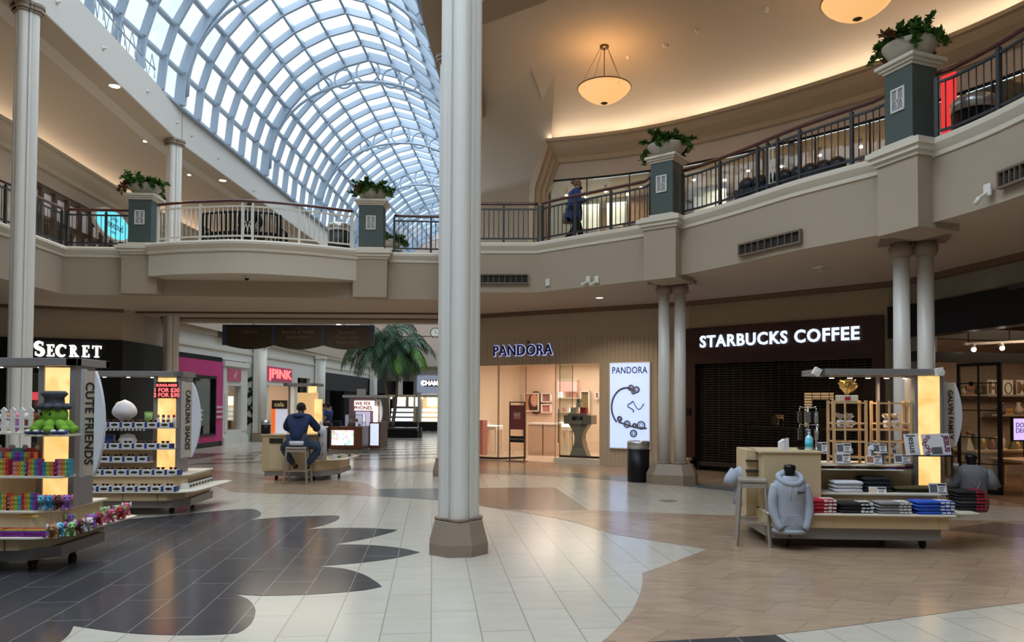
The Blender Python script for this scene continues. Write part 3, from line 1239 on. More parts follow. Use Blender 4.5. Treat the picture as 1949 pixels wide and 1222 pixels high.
ins = -.10
M_wiron = mat('ivory_iron', (.70, .66, .58), .45)
def q1(M, x, y):
    v = M @ Vector((x, y, 0))
    return (v.x, v.y)
railing([(-10.98, 7.5), (-11.0, 16.2), (-11.08, 18.05)], 'dark railing of the left gallery running towards the viewer behind the left column', M_iron, motif=(-11.0, 15.9))
railing([(-11.0, 18.15), (-9.38, 18.25)], 'short dark railing on the bridge, left of the left green pedestal', M_iron)
railing(offset(BUL, -.12)[1:-1], 'bowed ivory railing of the bridge balcony between the green pedestals', M_wiron, every=10, motif=(-6.35, 17.3))
railing([(-3.0, 18.6), (-1.5, 18.72)], 'dark bridge railing between the right green pedestal and the middle column', M_iron)
EO = offset(E_right, -.10)
k1 = min(range(len(EO)), key=lambda i: math.hypot(EO[i][0] - pa.x, EO[i][1] - pa.y))
railing([(-1.15, 17.45), (.60, 17.42)], 'straight dark railing just right of the middle column', M_iron)
railing([(.70, 17.36)] + EO[2:k1] + [q1(M1, .02, .3)], 'dark railing in front of the walking woman in the blue coat', M_iron)
k2 = min(range(len(EO)), key=lambda i: math.hypot(EO[i][0] - pb.x, EO[i][1] - pb.y)) + 1
k3 = min(range(len(EO)), key=lambda i: math.hypot(EO[i][0] - pc.x, EO[i][1] - pc.y))
railing([q1(M1, ln1 + .0, .35)] + EO[k2:k3] + [q1(M2, .0, .3)], 'long dark curved railing between the two right-hand green pedestals', M_iron, motif=tuple(A(1472, 320, 13.1))[:2])
k4 = min(range(len(EO)), key=lambda i: math.hypot(EO[i][0] - pd.x, EO[i][1] - pd.y)) + 1
railing([q1(M2, ln2 + .02, .35)] + EO[k4:k4 + 10], 'dark railing climbing out at the top right corner', M_iron)

# ================================================================ planters
M_leaf = mat('ivy_leaf', (.06, .15, .025), .55, noise=.5, nscale=25)
M_leaf2 = mat('leaf_bronze', (.16, .07, .03), .5)
M_bowl = mat('cast_stone_bowl', (.50, .46, .39), .7, noise=.08, nscale=20)
M_soil = mat('soil', (.05, .035, .02), .9)


def leaf(m, p, d, up, l, w_):
    x = d.cross(up)
    if x.length < 1e-3:
        x = Vector((1, 0, 0))
    x.normalize()
    n_ = x.cross(d).normalized()
    m.add([p, p + d * l * .45 + x * w_ * .5 - n_ * l * .05, p + d * l, p + d * l * .45 - x * w_ * .5 - n_ * l * .05, p + d * l * .5 + n_ * l * .06], [(0, 1, 4), (1, 2, 4), (2, 3, 4), (3, 0, 4)])


def planter(loc, label, seed, r=.40, bias=0.):
    rnd = random.Random(seed)
    t = thing('planter_bowl', label, 'planter', loc, 0, 'planters on the green pedestals')
    m = MB(); m.lathe([(.16, 0), (.2, .02), (.27, .07), (r * .86, .16), (r, .235), (r, .26), (r - .03, .26), (r - .06, .22)], (0, 0, 0), 28)
    part('bowl', m, M_bowl, t)
    m = MB(); m.cyl((0, 0), r - .05, .19, .225, 20)
    part('soil', m, M_soil, t)
    m = MB()
    for k in range(58):
        a = rnd.uniform(0, 2 * PI)
        rad = rnd.uniform(.0, r * .8)
        h0 = .23
        L_ = rnd.uniform(.08, .24) * (1.3 if rad < r * .4 else 1)
        out = Vector((math.cos(a), math.sin(a), 0))
        p = out * rad + Vector((0, 0, h0))
        drop = rad > r * .6
        d = (out * rnd.uniform(.3, 1.2) + Vector((0, 0, rnd.uniform(.5, 1.3)))).normalized()
        pts = [p.copy()]
        for q in range(7):
            d = (d + Vector((0, 0, -.34 if drop else -.12)) + Vector((rnd.uniform(-.2, .2), rnd.uniform(-.2, .2), 0))).normalized()
            pts.append(pts[-1] + d * L_ / 4.2)
        m.cur = 1 if k % 19 == 0 else 0
        m.tube(pts, .004, 4, caps=False)
        for q in pts[1:]:
            for _ in range(9):
                dd = Vector((rnd.uniform(-1, 1), rnd.uniform(-1, 1), rnd.uniform(-.3, .9))).normalized()
                leaf(m, q, dd, Vector((0, 0, 1)), rnd.uniform(.07, .12), rnd.uniform(.05, .08))
    part('foliage', m, [M_leaf, M_leaf2], t)
    return t


for i, (pd_, lb) in enumerate(((pedA, 'stone bowl of trailing green ivy on the left bridge pedestal'), (pedB, 'stone bowl of bright green ivy on the right bridge pedestal'), (ped1, 'stone bowl of ivy on the pedestal by the walking woman'), (ped2, 'large stone bowl of ivy on the highest right-hand pedestal'))):
    planter(pd_.location + Vector((0, 0, 1.235)), lb, 11 + i, r=.40 if i < 3 else .38)
# a further pedestal and bowl on the far side of the bridge
q_ = A(743, 470, 23.2)
t = thing('planter_pedestal', 'green pedestal on the far side of the bridge, seen through the dark railing', 'pedestal', (q_.x, q_.y, ZD), 0, 'green pedestals on the balcony edge')
m = MB(); m.box(-.3, .3, -.25, .25, 0, 1.1); part('body', m, M_green, t)
m = MB(); m.box(-.36, .36, -.31, .31, 1.1, 1.17); part('cap', m, M_mould, t)
planter((q_.x, q_.y, ZD + 1.17), 'bowl of green ivy on the far side of the bridge behind the dark railing', 31, .42)

# ================================================================ pendants and downlights
M_alab = mat('lit_alabaster', (.9, .7, .45), .4, emit=(1.0, .52, .18), es=.75, noise=0)
M_bronze = mat('antique_bronze', (.16, .11, .06), .4, metal=.7)
M_bulb = mat('lamp_bulb_glow', (1, 1, 1), .5, emit=(1, .72, .3), es=10)


def pendant(px, py, Y, label, top=ROOF, drop=None):
    c = A(px, py, Y)            # bottom of the bowl
    t = thing('pendant_lamp', label, 'lamp', (c.x, c.y, c.z), 0, 'alabaster bowl pendants')
    r = .62
    m = MB()
    prof = [(.0, .0), (.12, .012), (.28, .07), (.42, .155), (.54, .255), (r, .36)]
    m.lathe(prof + [(r - .01, .365), (.53, .265), (.41, .165), (.27, .08), (.0, .012)], (0, 0, 0), 40)
    part('bowl', m, M_alab, t, label='glowing amber alabaster bowl')
    m = MB(); m.tube([(r * math.cos(a), r * math.sin(a), .366) for a in [2 * PI * i / 40 for i in range(40)]], .014, 6, closed=True)
    part('rim', m, M_bronze, t)
    m = MB(); m.lathe([(0, -.035), (.03, -.025), (.05, -.005), (.085, .005), (.06, .02)], (0, 0, 0), 16)
    part('finial', m, M_bronze, t)
    H = top - c.z
    m = MB(); m.cyl((0, 0), .011, .02, H - .03, 8); part('rod', m, M_bronze, t)
    m = MB(); m.lathe([(.0, H - .06), (.1, H - .05), (.11, H - .02), (.1, H)], (0, 0, 0), 20); part('canopy', m, M_bronze, t)
    for k in range(4):
        a = PI / 2 * k + .5
        m = MB(); m.tube([((r - .01) * math.cos(a), (r - .01) * math.sin(a), .37), (.09 * math.cos(a), .09 * math.sin(a), H - .03)], .005, 4); part('cable', m, M_bronze, t)
        m = MB(); m.ell(Vector(((r - .07) * math.cos(a), (r - .07) * math.sin(a), .29)), .018, .018, .018, 8, 5); part('stud', m, M_bronze, t)
    for k in range(3):
        a = 2 * PI * k / 3 + .3
        m = MB(); m.ell(Vector((.22 * math.cos(a), .22 * math.sin(a), .2)), .035, .035, .06, 8, 6); part('bulb', m, M_bulb, t)
    point('pendant_light', (c.x, c.y, c.z + .42), 26, (1, .62, .30), .25)
    return t


pendant(1150, 197, 17.2, 'glowing amber bowl pendant hanging fully in view right of the middle column')
pendant(1632, 37, 13.3, 'glowing amber bowl pendant cut by the top edge of the picture')
M_ring = mat('downlight_trim', (.75, .72, .66), .5)


def downlight(px, py, z, r, label, group, on=True, power=0):
    c = P(px, py, z)
    t = thing('downlight', label, 'downlight', (c.x, c.y, z), 0, group)
    m = MB(); m.tube([(r * math.cos(a), r * math.sin(a), -.005) for a in [2 * PI * i / 20 for i in range(20)]], r * .14, 6, closed=True)
    part('trim_ring', m, M_ring, t)
    m = MB(); m.cyl((0, 0), r * .95, -.012, -.002, 20)
    part('lens', m, M_lamp if on else M_white, t)
    if power:
        area('downlight_beam', (c.x, c.y, z - .03), r * 2, power, (1, .84, .62), shape='DISK', spread=130)
    return t


downlight(218, 163, 9.795, .14, 'round downlight in the left beam soffit beside the left column', 'beam downlights', power=40)
downlight(424, 343, 9.795, .14, 'round downlight in the left beam soffit above the bridge bench', 'beam downlights', power=40)
downlight(1141, 566, ZS, .10, 'lit round downlight in the soffit above the jewellery shop', 'soffit downlights', power=45)
downlight(276, 269, 9.94, .06, 'small downlight in the left gallery ceiling near the left column', 'left ceiling downlights')
downlight(360, 333, 9.94, .06, 'small downlight in the left gallery ceiling just right of the column behind the balcony', 'left ceiling downlights')
for px, py, lb in ((1459, 16, 'near the second pendant lamp'), (1265, 85, 'right of the first pendant lamp'), (1195, 107, 'just beside the first pendant canopy'), (1328, 58, 'between the two pendant lamps'), (931, 271, 'on the plain vault right of the middle column')):
    c = P(px, py, ROOF - .01) if py < 200 else A(px, py, 21.6)
    t = one('sprinkler_head', MB().lathe([(.0, -.07), (.045, -.06), (.05, -.01), (.07, 0.)], (0, 0, 0), 12), M_white, 'small white ceiling sprinkler ' + lb, 'sprinkler', c, 0, 'ceiling sprinklers')
for px, py, lb in ((1560, 508, 'over the coffee shop'), (1303, 555, 'beside the twin column capitals')):
    c = P(px, py, ZS)
    one('sprinkler_head', MB().lathe([(.0, -.09), (.05, -.085), (.02, -.05), (.02, -.02), (.13, -.015), (.13, 0.)], (0, 0, 0), 14), M_white, 'white sprinkler under the gallery soffit ' + lb, 'sprinkler', c, 0, 'soffit sprinklers')

# ================================================================ vents and small wall devices
M_vent = mat('vent_bronze', (.16, .12, .09), .5)
M_ventd = mat('vent_dark', (.015, .013, .012), .8)


def vent(x0, x1, yt, yb, px0, px1, seg, label):
    """grille on the gallery edge face between two picture columns"""
    a = V(px0, (yt + yb) / 2 + x0, *seg)
    b = V(px1, (yt + yb) / 2 + x1, *seg)
    M, L, ln = frame((a.x, a.y), (b.x, b.y))
    z = (a.z + b.z) / 2
    h = .17
    an = math.atan2(b.y - a.y, b.x - a.x)
    t = thing('air_vent', label, 'vent', M @ Vector((ln / 2, -.085, z)), an, 'supply vents in the gallery edge')
    m = MB()
    w2 = ln / 2
    for q in ((-w2 - .03, w2 + .03, -h / 2 - .03, -h / 2), (-w2 - .03, w2 + .03, h / 2, h / 2 + .03), (-w2 - .03, -w2, -h / 2, h / 2), (w2, w2 + .03, -h / 2, h / 2)):
        m.box(q[0], q[1], -.02, .04, q[2], q[3])
    part('frame', m, M_vent, t)
    m = MB(); m.box(-w2, w2, .02, .04, -h / 2, h / 2); part('backing', m, M_ventd, t)
    n = 9
    for i in range(1, n):
        x = -w2 + ln * i / n
        m = MB(); m.box(x - .006, x + .006, -.015, .02, -h / 2, h / 2, ); part('fin', m, M_vent, t)
    return t


vent(10, -12, 452, 478, 1414, 1528, ((4.15, 13.6), (4.93, 12.15)), 'long dark air vent in the gallery edge above the coffee shop')
vent(0, 0, 524, 540, 908, 1004, ((-1.2, 17.35), (.57, 17.3)), 'dark air vent in the gallery edge just right of the middle column')
vent(8, -8, 300, 350, 1914, 2010, ((6.24, 9.3), (6.37, 8.0)), 'air vent cut by the right edge of the picture')
for px, py, lb, al in ((1045, 538, 'single white wall speaker box left of the two floodlights', 0), (1122, 533, 'left one of two small white floodlights under the walking woman', 1), (1138, 533, 'right one of two small white floodlights under the walking woman', 1)):
    c = V(px, py, (.57, 17.3), (2.75, 15.5))
    t = thing('wall_floodlight' if al else 'wall_speaker', lb, 'floodlight' if al else 'speaker', c, R(-40), 'small floodlights on the gallery edge' if al else None)
    m = MB(); m.box(-.055, .055, -.065, -.03, -.08, .08); part('back_plate', m, M_white, t, bevel=.008)
    if al:
        m = MB(); m.tube([(0, -.05, -.03), (-.06, -.14, -.09)], .025, 8); m.tube([(-.06, -.14, -.09), (-.1, -.18, -.13)], .034, 8); part('lamp_head', m, M_white, t)
c = V(1885, 362, (5.95, 10.45), (6.28, 9.0))
t = thing('wall_floodlight', 'small white floodlight high on the right gallery edge', 'floodlight', c, R(-75), 'small floodlights on the gallery edge')
m = MB(); m.box(-.055, .055, -.06, -.03, -.08, .08); part('back_plate', m, M_white, t, bevel=.008)
m = MB(); m.tube([(0, -.05, -.03), (-.05, -.12, -.09)], .02, 8); m.tube([(-.05, -.12, -.09), (-.09, -.15, -.17)], .03, 8); part('lamp_head', m, M_white, t)
c = A(470, 523, 17.6)
t = thing('dome_camera', 'small white dome camera under the bridge balcony', 'camera', (c.x, c.y, 4.68), 0)
m = MB(); m.cyl((0, 0), .075, -.05, 0, 16); part('housing', m, M_white, t)
m = MB(); m.ell(Vector((0, 0, -.05)), .055, .055, .05, 12, 8); part('dome', m, M_black, t)
one('junction_plate', MB().box(-.13, .13, -.1, .1, .0, .006), M_steel, 'dark metal plate set into the cream floor left of the sweatshirt kiosk', 'floor plate', P(1272, 953, .003), R(20))
# ================================================================ jewellery shop (right of the middle column)
M_shopwall = mat('shop_blush_wall', (.72, .58, .47), .6)
M_shopwhite = mat('shop_white', (.78, .74, .68), .5)
M_lightwhite = mat('lit_white_panel', (.9, .9, .9), .5, emit=(1, .93, .86), es=2.2)
M_pink = mat('dusty_pink', (.55, .25, .24), .6)
M_navy = mat('navy_letter', (.02, .025, .12), .4)
M_chrome = mat('chrome', (.7, .7, .7), .15, metal=1)
M_darksteel = mat('dark_bronze_steel', (.05, .045, .04), .4, metal=.5)


def text_obj(name, body, M, size, mats, parent=None, depth=.02, bold=0., align='CENTER', sx=1., spacing=1., label=None, cat=None, group=None):
    mb = text_mb(body, size, depth, bold, align, sx, spacing)
    if parent is None:
        loc = M.to_translation()
        mb.xf(Matrix.Translation(-loc) @ M)
        o = part(name, mb, mats)
        o.location = loc
        if label:
            tag(o, label, cat, group)
    else:
        mb.xf(M)
        o = part(name, mb, mats, parent, True)
    return o


def room(M, x0, x1, z1, depth, wallm, floorm, ceilm, name, z0=.0):
    m = MB()
    m.box(x0 - .1, x0, .25, depth, 0, z1, M)
    m.box(x1, x1 + .1, .25, depth, 0, z1, M)
    m.box(x0 - .1, x1 + .1, depth, depth + .1, 0, z1, M)
    struct('wall_' + name, m, wallm)
    m = MB(); m.box(x0, x1, .25, depth, z1, z1 + .1, M)
    struct('ceiling', m, ceilm)
    m = MB(); m.box(x0, x1, .05, depth, .0, .012, M)
    struct('floor', m, floorm)


M_sf = mat('shop_pale_floor', (.60, .50, .40), .25)
room(MP, pan_x0 - 1.1, pan_x1 + .3, 3.1, 5.0, M_shopwall, M_sf, M_shopwhite, 'jewellery')
c = MP @ Vector(((pan_x0 + pan_x1) / 2, 2.6, 3.0))
area('jewellery_ceiling_light', c, 3.2, 150, (1, .80, .64), rot=(0, 0, math.atan2(MP[1][0], MP[0][0])), size_y=3.6)
# letters with halo
lx0, lz0 = LP(941, 678)
lx1, lz1 = LP(1053, 655)
hz = (lz0 + lz1) / 2 - .015
fw = lx1 - lx0
t = thing('shop_sign', 'navy halo-lit letters PANDORA on the fluted beige front', 'sign', MP @ Vector(((lx0 + lx1) / 2, 0, hz)), math.atan2(MP[1][0], MP[0][0]))
letters = text_mb('PANDORA', .46, .03, .007, 'CENTER', 1., 1.10)
w0 = max(v[0] for v in letters.v) - min(v[0] for v in letters.v)
Sx = fw / w0
mid = (max(v[0] for v in letters.v) + min(v[0] for v in letters.v)) / 2
letters.xf(Matrix.Diagonal((Sx, 1, .92, 1)) @ Matrix.Translation((-mid, -.05, -.0)))
xs_o = .10 * fw
for k in (-1, 0, 1):
    letters.bar((xs_o + k * .02, -.05, .21), (xs_o + k * .035, -.05, .27), .014, .02)
part('letters', letters, M_navy, t)
halo = text_mb('PANDORA', .46, .006, .02, 'CENTER', 1., 1.10)
halo.xf(Matrix.Diagonal((Sx, 1, .94, 1)) @ Matrix.Translation((-mid, -.022, -.0)))
part('halo_light', halo, mat('blue_white_halo', (.8, .85, 1), .5, emit=(.40, .48, 1.0), es=1.0), t, label='blue-white glow behind the letters')
# lightbox with bracelet picture
bx0, bz1 = LP(1163, 692)
bx1, bz0 = LP(1237, 854)
bcx, bcz, bw, bh = (bx0 + bx1) / 2, (bz0 + bz1) / 2, bx1 - bx0, bz1 - bz0
t = thing('poster_lightbox', 'tall glowing pale blue lightbox with a charm bracelet picture', 'lightbox', MP @ Vector((bcx, 0, bcz)), math.atan2(MP[1][0], MP[0][0]))
m = MB(); m.box(-bw / 2 - .03, bw / 2 + .03, -.06, -.013, -bh / 2 - .03, bh / 2 + .03); part('case', m, M_shopwhite, t)
Mlb = mat('lightbox_picture', (.6, .7, .95), .5, emit=(.44, .58, 1.0), es=.8)
m = MB(); m.box(-bw / 2, bw / 2, -.066, -.06, -bh / 2, bh / 2); part('lit_panel', m, Mlb, t)
m = text_mb('PANDORA', .25, .004, .003, 'CENTER', 1, 1.05)
w0 = max(v[0] for v in m.v) - min(v[0] for v in m.v)
m.xf(Matrix.Translation((0, -.07, bh / 2 - .2)) @ Matrix.Diagonal((bw * .9 / w0, 1, 1, 1))); part('lettering', m, mat('ink_navy', (.02, .03, .08), .6), t)
m = MB()
y_ = -.07
arc = [(-.08 + .42 * math.cos(R(a)) * 1.0, y_, -.05 + .52 * math.sin(R(a))) for a in range(70, 236, 8)]
m.tube(arc, .028, 6)
arc2 = [(-.12 + .06 * i, y_, -.5 - .10 * math.sin(i / 10 * PI * .6)) for i in range(-3, 11)]
m.tube(arc2, .026, 6)
m.tube([(.02 + .08 * math.cos(a) + .03 * i / 12, y_, .12 - .025 * i) for i, a in enumerate([.6 * j for j in range(13)])], .018, 5)
m.tube([(.1 + .3 * i / 14, y_, .12 - .22 * math.sin(i / 14 * PI * .9)) for i in range(15)], .014, 6)
for cx_, cz_, r_ in ((.05, .47, .07), (.2, .42, .075), (.12, .36, .05), (-.06, -.5, .085), (.33, -.52, .10), (.15, -.53, .05), (.12, -.74, .085), (-.27, -.36, .06)):
    m.tube([(cx_ + r_ * math.cos(a), y_, cz_ + r_ * math.sin(a)) for a in [2 * PI * i / 14 for i in range(14)]], .022, 5, closed=True)
    m.tube([(cx_ + r_ * .5 * math.cos(a), y_, cz_ + r_ * .5 * math.sin(a)) for a in [2 * PI * i / 8 for i in range(8)]], .012, 4, closed=True)
part('bracelet_picture', m, mat('silver_ink', (.17, .18, .24), .5), t)
# glass front
aP = math.atan2(MP[1][0], MP[0][0])
def glass_panel(x0, x1, z0, z1, label, y=.1, swing=0., handle=None):
    t = thing('glass_panel', label, 'glass panel', MP @ Vector((x0, y, z0)), aP + swing, 'glass panels of the jewellery shop')
    wd = x1 - x0
    m = MB(); m.box(0, wd, -.006, .006, 0.06, z1 - z0 - .02); part('pane', m, M_glass, t)
    m = MB(); m.box(0, wd, -.02, .02, 0.0, .06); m.box(0, .012, -.01, .01, .06, z1 - z0); m.box(wd - .012, wd, -.01, .01, .06, z1 - z0); part('edge_fittings', m, M_darksteel, t)
    if handle is not None:
        m = MB(); m.tube([(handle, -.06, .55), (handle, -.06, 1.5)], .014, 8); m.bar((handle, -.06, .65), (handle, .0, .65), .015, .015); m.bar((handle, -.06, 1.4), (handle, .0, 1.4), .015, .015); part('handle', m, M_darksteel, t)
    return t


gx = [LP(x, 770)[0] for x in (911, 945, 955, 978, 1055, 1082, 1143)]
glass_panel(gx[0] - 1.1, gx[1], .02, pan_z1, 'fixed glass pane at the left end of the jewellery shop front, beside the middle column')
glass_panel(gx[1] + .02, gx[1] + .95, .02, pan_z1, 'open glass door with dark bar handles left of the maroon sign', swing=R(58), handle=.82)
glass_panel(gx[4] - .02, gx[4] + .5, .02, pan_z1, 'open glass door with dark bar handle right of the shop entrance', swing=R(42), handle=.08)
glass_panel(gx[5] - .32, pan_x1 - .02, .17, pan_z1, 'fixed glass pane in front of the hourglass display stand')
m = MB(); m.box(gx[4], pan_x1, -.04, .24, 0, .15, MP); struct('baseboard_pandora', m, M_mould)


def IP(px, py, depth):
    """point inside the jewellery shop, on the plane 'depth' behind its front"""
    o = Vector((MP[0][1], MP[1][1])) * depth
    return V(px, py, (W_pan[0][0] + o.x, W_pan[0][1] + o.y), (W_pan[1][0] + o.x, W_pan[1][1] + o.y))


def local_box(name, px0, px1, py0, py1, depth, thick, m_, label, cat, group=None, z0=None):
    a, b = IP(px0, py1, depth), IP(px1, py0, depth)
    Mi = MP.inverted()
    la, lb = Mi @ a, Mi @ b
    zz0 = la.z if z0 is None else z0
    wd = lb.x - la.x
    o = one(name, MB().box(-wd / 2, wd / 2, 0, thick, 0, lb.z - zz0), m_, label, cat, MP @ Vector(((la.x + lb.x) / 2, depth, zz0)), aP, group, bevel=.01)
    return o, wd, lb.z - zz0


M_case = mat('beige_lacquer', (.60, .44, .33), .35)
M_poster = mat('poster_dark', (.05, .03, .03), .4)
for i, (a, b, lb) in enumerate(((1005, 1032, 'left beige drawer cabinet under the portrait poster'), (1034, 1056, 'right beige drawer cabinet under the portrait poster'))):
    t = thing('drawer_cabinet', lb, 'cabinet', MP @ Vector(((MP.inverted() @ IP((a + b) / 2, 800, 2.4)).x, 2.4, .012)), aP, 'counters in the jewellery shop')
    wd = (MP.inverted() @ IP(b, 800, 2.4)).x - (MP.inverted() @ IP(a, 800, 2.4)).x
    m = MB(); m.box(-wd / 2, wd / 2, 0, .5, 0, .98); part('body', m, M_case, t, bevel=.008)
    m = MB(); m.box(-wd / 2 - .03, wd / 2 + .03, -.03, .53, .98, 1.03); part('top', m, M_shopwhite, t)
    m = MB(); m.box(-wd / 2 + .03, wd / 2 - .03, -.012, 0, .1, .92); part('door', m, M_case, t, bevel=.006)
for i, (a, b, dpt, lb) in enumerate(((880, 944, 2.2, 'glass-topped jewellery counter behind the left pane'), (1062, 1082, 3.2, 'white jewellery counter behind the right glass door'))):
    xa, xb = (MP.inverted() @ IP(a, 800, dpt)).x, (MP.inverted() @ IP(b, 800, dpt)).x
    t = thing('display_counter', lb, 'counter', MP @ Vector(((xa + xb) / 2, dpt, .012)), aP, 'counters in the jewellery shop')
    w2 = (xb - xa) / 2
    for sx_ in (-1, 1):
        for sy_ in (0, 1):
            m = MB(); m.box(sx_ * (w2 - .03) - .02, sx_ * (w2 - .03) + .02, .02 + sy_ * .4, .06 + sy_ * .4, 0, .78); part('leg', m, M_shopwhite, t)
    m = MB(); m.box(-w2, w2, 0, .5, .78, .9); part('drawer_box', m, M_shopwhite, t)
    m = MB(); m.box(-w2 + .02, w2 - .02, .02, .48, .905, .925); part('lit_tray', m, M_lightwhite, t)
    m = MB(); m.box(-w2, w2, 0, .5, 1.06, 1.07); part('glass_top', m, M_glass, t)
# wall niches and pictures on the back wall
def wall_frame(px0, px1, py0, py1, col, label, kind='picture frame', face=None, g=None, depth=4.93):
    a, b = IP(px0, py1, depth), IP(px1, py0, depth)
    Mi = MP.inverted()
    la, lb = Mi @ a, Mi @ b
    wd, hh = (lb.x - la.x) / 2, (lb.z - la.z) / 2
    t = thing('wall_display', label, kind, MP @ Vector(((la.x + lb.x) / 2, depth, (la.z + lb.z) / 2)), aP, g)
    m = MB()
    for q in ((-wd, wd, -hh, -hh + .04), (-wd, wd, hh - .04, hh), (-wd, -wd + .04, -hh, hh), (wd - .04, wd, -hh, hh)):
        m.box(q[0], q[1], -.12, .0, q[2], q[3])
    part('frame', m, M_shopwhite, t)
    m = MB(); m.box(-wd + .04, wd - .04, -.02, .0, -hh + .04, hh - .04); part('back_panel', m, col, t)
    return t, wd, hh


G = 'wall displays in the jewellery shop'
wall_frame(1032, 1051, 748, 766, mat('plum_panel', (.35, .18, .17), .6), 'upper small framed niche right of the portrait poster', g=G)
wall_frame(1032, 1051, 769, 786, M_pink, 'lower small pink framed niche right of the portrait poster', g=G)
wall_frame(1106, 1124, 744, 788, mat('olive_panel', (.22, .17, .08), .5), 'tall olive framed wall niche behind the hourglass stand', g=G)
wall_frame(1134, 1143, 746, 760, M_pink, 'pink framed niche at the right end of the shop wall', g=G)
t, wd, hh = wall_frame(1000, 1028, 748, 783, mat('poster_orange', (.55, .26, .12), .5), 'large poster of a smiling dark-haired woman on the shop wall', 'poster', g=G)
m = MB(); m.ell(Vector((.14, -.035, -.02)), .30, .02, .42, 16, 10); part('poster_hair', m, M_poster, t)
m = MB(); m.ell(Vector((.10, -.05, .08)), .17, .02, .24, 16, 10); part('poster_face', m, mat('poster_skin', (.62, .36, .24), .6), t)
m = MB(); m.tube([(.02, -.075, -.0), (.09, -.075, -.03), (.17, -.075, .0)], .012, 5); part('poster_smile', m, M_shopwhite, t)
# lit glass shelves with pink boxes, left, middle and right of the back wall
rnd = random.Random(3)
for px0, px1, lb in ((914, 940, 'lit wall shelf of pink boxes behind the left glass pane'), (943, 962, 'lit wall shelf of boxes behind the open glass door'), (1060, 1098, 'lit wall shelf of pink boxes left of the hourglass stand')):
    a, b = MP.inverted() @ IP(px0, 800, 4.8), MP.inverted() @ IP(px1, 800, 4.8)
    t = thing('lit_wall_shelf', lb, 'shelf', MP @ Vector(((a.x + b.x) / 2, 4.8, .85)), aP, G)
    w2 = (b.x - a.x) / 2
    m = MB(); m.box(-w2, w2, .0, .2, 0, .05); m.box(-w2, w2, 0, .2, .5, .53); m.box(-w2, w2, 0, .2, 1.0, 1.03); m.box(-w2, w2, 0, .2, 1.62, 1.66); part('shelf_boards', m, M_shopwhite, t)
    m = MB(); m.box(-w2, w2, -.01, .0, 1.24, 1.6); part('pink_header', m, mat('lit_pink_header', (.8, .4, .4), .5, emit=(1, .45, .4), es=.7), t)
    m = MB(); m.box(-w2, w2, .15, .19, .05, .16); part('light_strip', m, M_lightwhite, t)
    for k in range(5):
        x = -w2 + .1 + k * (2 * w2 - .2) / 4
        m = MB(); zz = .53 if k % 2 else 1.03
        m.box(x - .06, x + .06, .03, .12, zz, zz + rnd.uniform(.08, .2)); part('gift_box', m, M_lightwhite if k % 3 == 0 else M_pink, t)
# maroon sign stand
o = IP(986, 800, .0)
t = thing('sign_stand', 'freestanding maroon sign in a black frame at the jewellery shop entrance', 'sign stand', (MP @ Vector(((MP.inverted() @ o).x, -.05, 0))), aP)
m = MB()
for sx_ in (-.24, .24):
    m.box(sx_ - .015, sx_ + .015, -.015, .015, 0, 1.72)
m.box(-.24, .24, -.012, .012, 1.69, 1.72); m.box(-.28, .28, -.16, .16, 0, .02)
part('frame', m, M_darksteel, t)
m = MB(); m.box(-.225, .225, -.012, .008, .92, 1.62); part('poster', m, mat('maroon_poster', (.22, .055, .06), .5), t)
m = MB(); m.box(-.11, .11, -.016, -.012, 1.22, 1.42); part('poster_label', m, M_pink, t)
text_obj('lettering', 'NEW', mw(t) @ Matrix.Translation((0, -.02, 1.34)), .085, M_shopwhite, t, depth=.004)
text_obj('lettering', 'DISNEY', mw(t) @ Matrix.Translation((0, -.02, 1.26)), .05, M_shopwhite, t, depth=.004) if False else None
m = MB(); m.box(-.225, .225, -.012, .008, .55, .73); part('name_board', m, M_blackm, t)
text_obj('name_lettering', 'PANDORA', mw(t) @ Matrix.Translation((0, -.02, .64)), .1, mat('grey_ink', (.35, .33, .3), .6), t, depth=.004)
# hourglass display stand
o = MP.inverted() @ IP(1103, 800, .45)
t = thing('display_stand', 'grey hourglass-shaped stand holding gift boxes behind the glass', 'display stand', MP @ Vector((o.x, .5, .15)), aP)
M_gy = mat('warm_grey_lacquer', (.36, .33, .28), .4)
pr = catmull([(.27, 0), (.25, .1), (.14, .38), (.11, .55), (.15, .72), (.28, .92), (.30, .95)], 4)
m = MB(); n = len(pr)
vs = []
for r_, z_ in pr:
    vs += [(-r_, -.14, z_), (r_, -.14, z_), (r_, .14, z_), (-r_, .14, z_)]
m.add(vs, [(4 * i + j, 4 * i + (j + 1) % 4, 4 * i + 4 + (j + 1) % 4, 4 * i + 4 + j) for i in range(n - 1) for j in range(4)] + [(0, 1, 2, 3), (4 * n - 4, 4 * n - 3, 4 * n - 2, 4 * n - 1)])
part('pedestal', m, M_gy, t)
m = MB(); m.box(-.42, .42, -.2, .2, .95, .98); m.box(-.42, -.3, -.2, .2, .98, 1.2); m.box(.3, .42, -.2, .2, .98, 1.2); m.box(-.3, .3, -.2, -.18, .98, 1.24); part('tray', m, M_gy, t)
m = MB(); m.box(-.16, .16, -.215, -.2, 1.06, 1.16); part('nameplate', m, M_blackm, t)
for x, z, s_, mm in ((-.18, 1.24, .18, M_shopwhite), (.12, 1.24, .18, mat('red_box', (.5, .05, .04), .5)), (-.02, 1.42, .14, M_shopwhite), (-.02, 1.56, .10, M_gy)):
    m = MB(); m.box(x - s_ / 2, x + s_ / 2, -.09, .09, z, z + s_); part('gift_box', m, mm, t, bevel=.005)
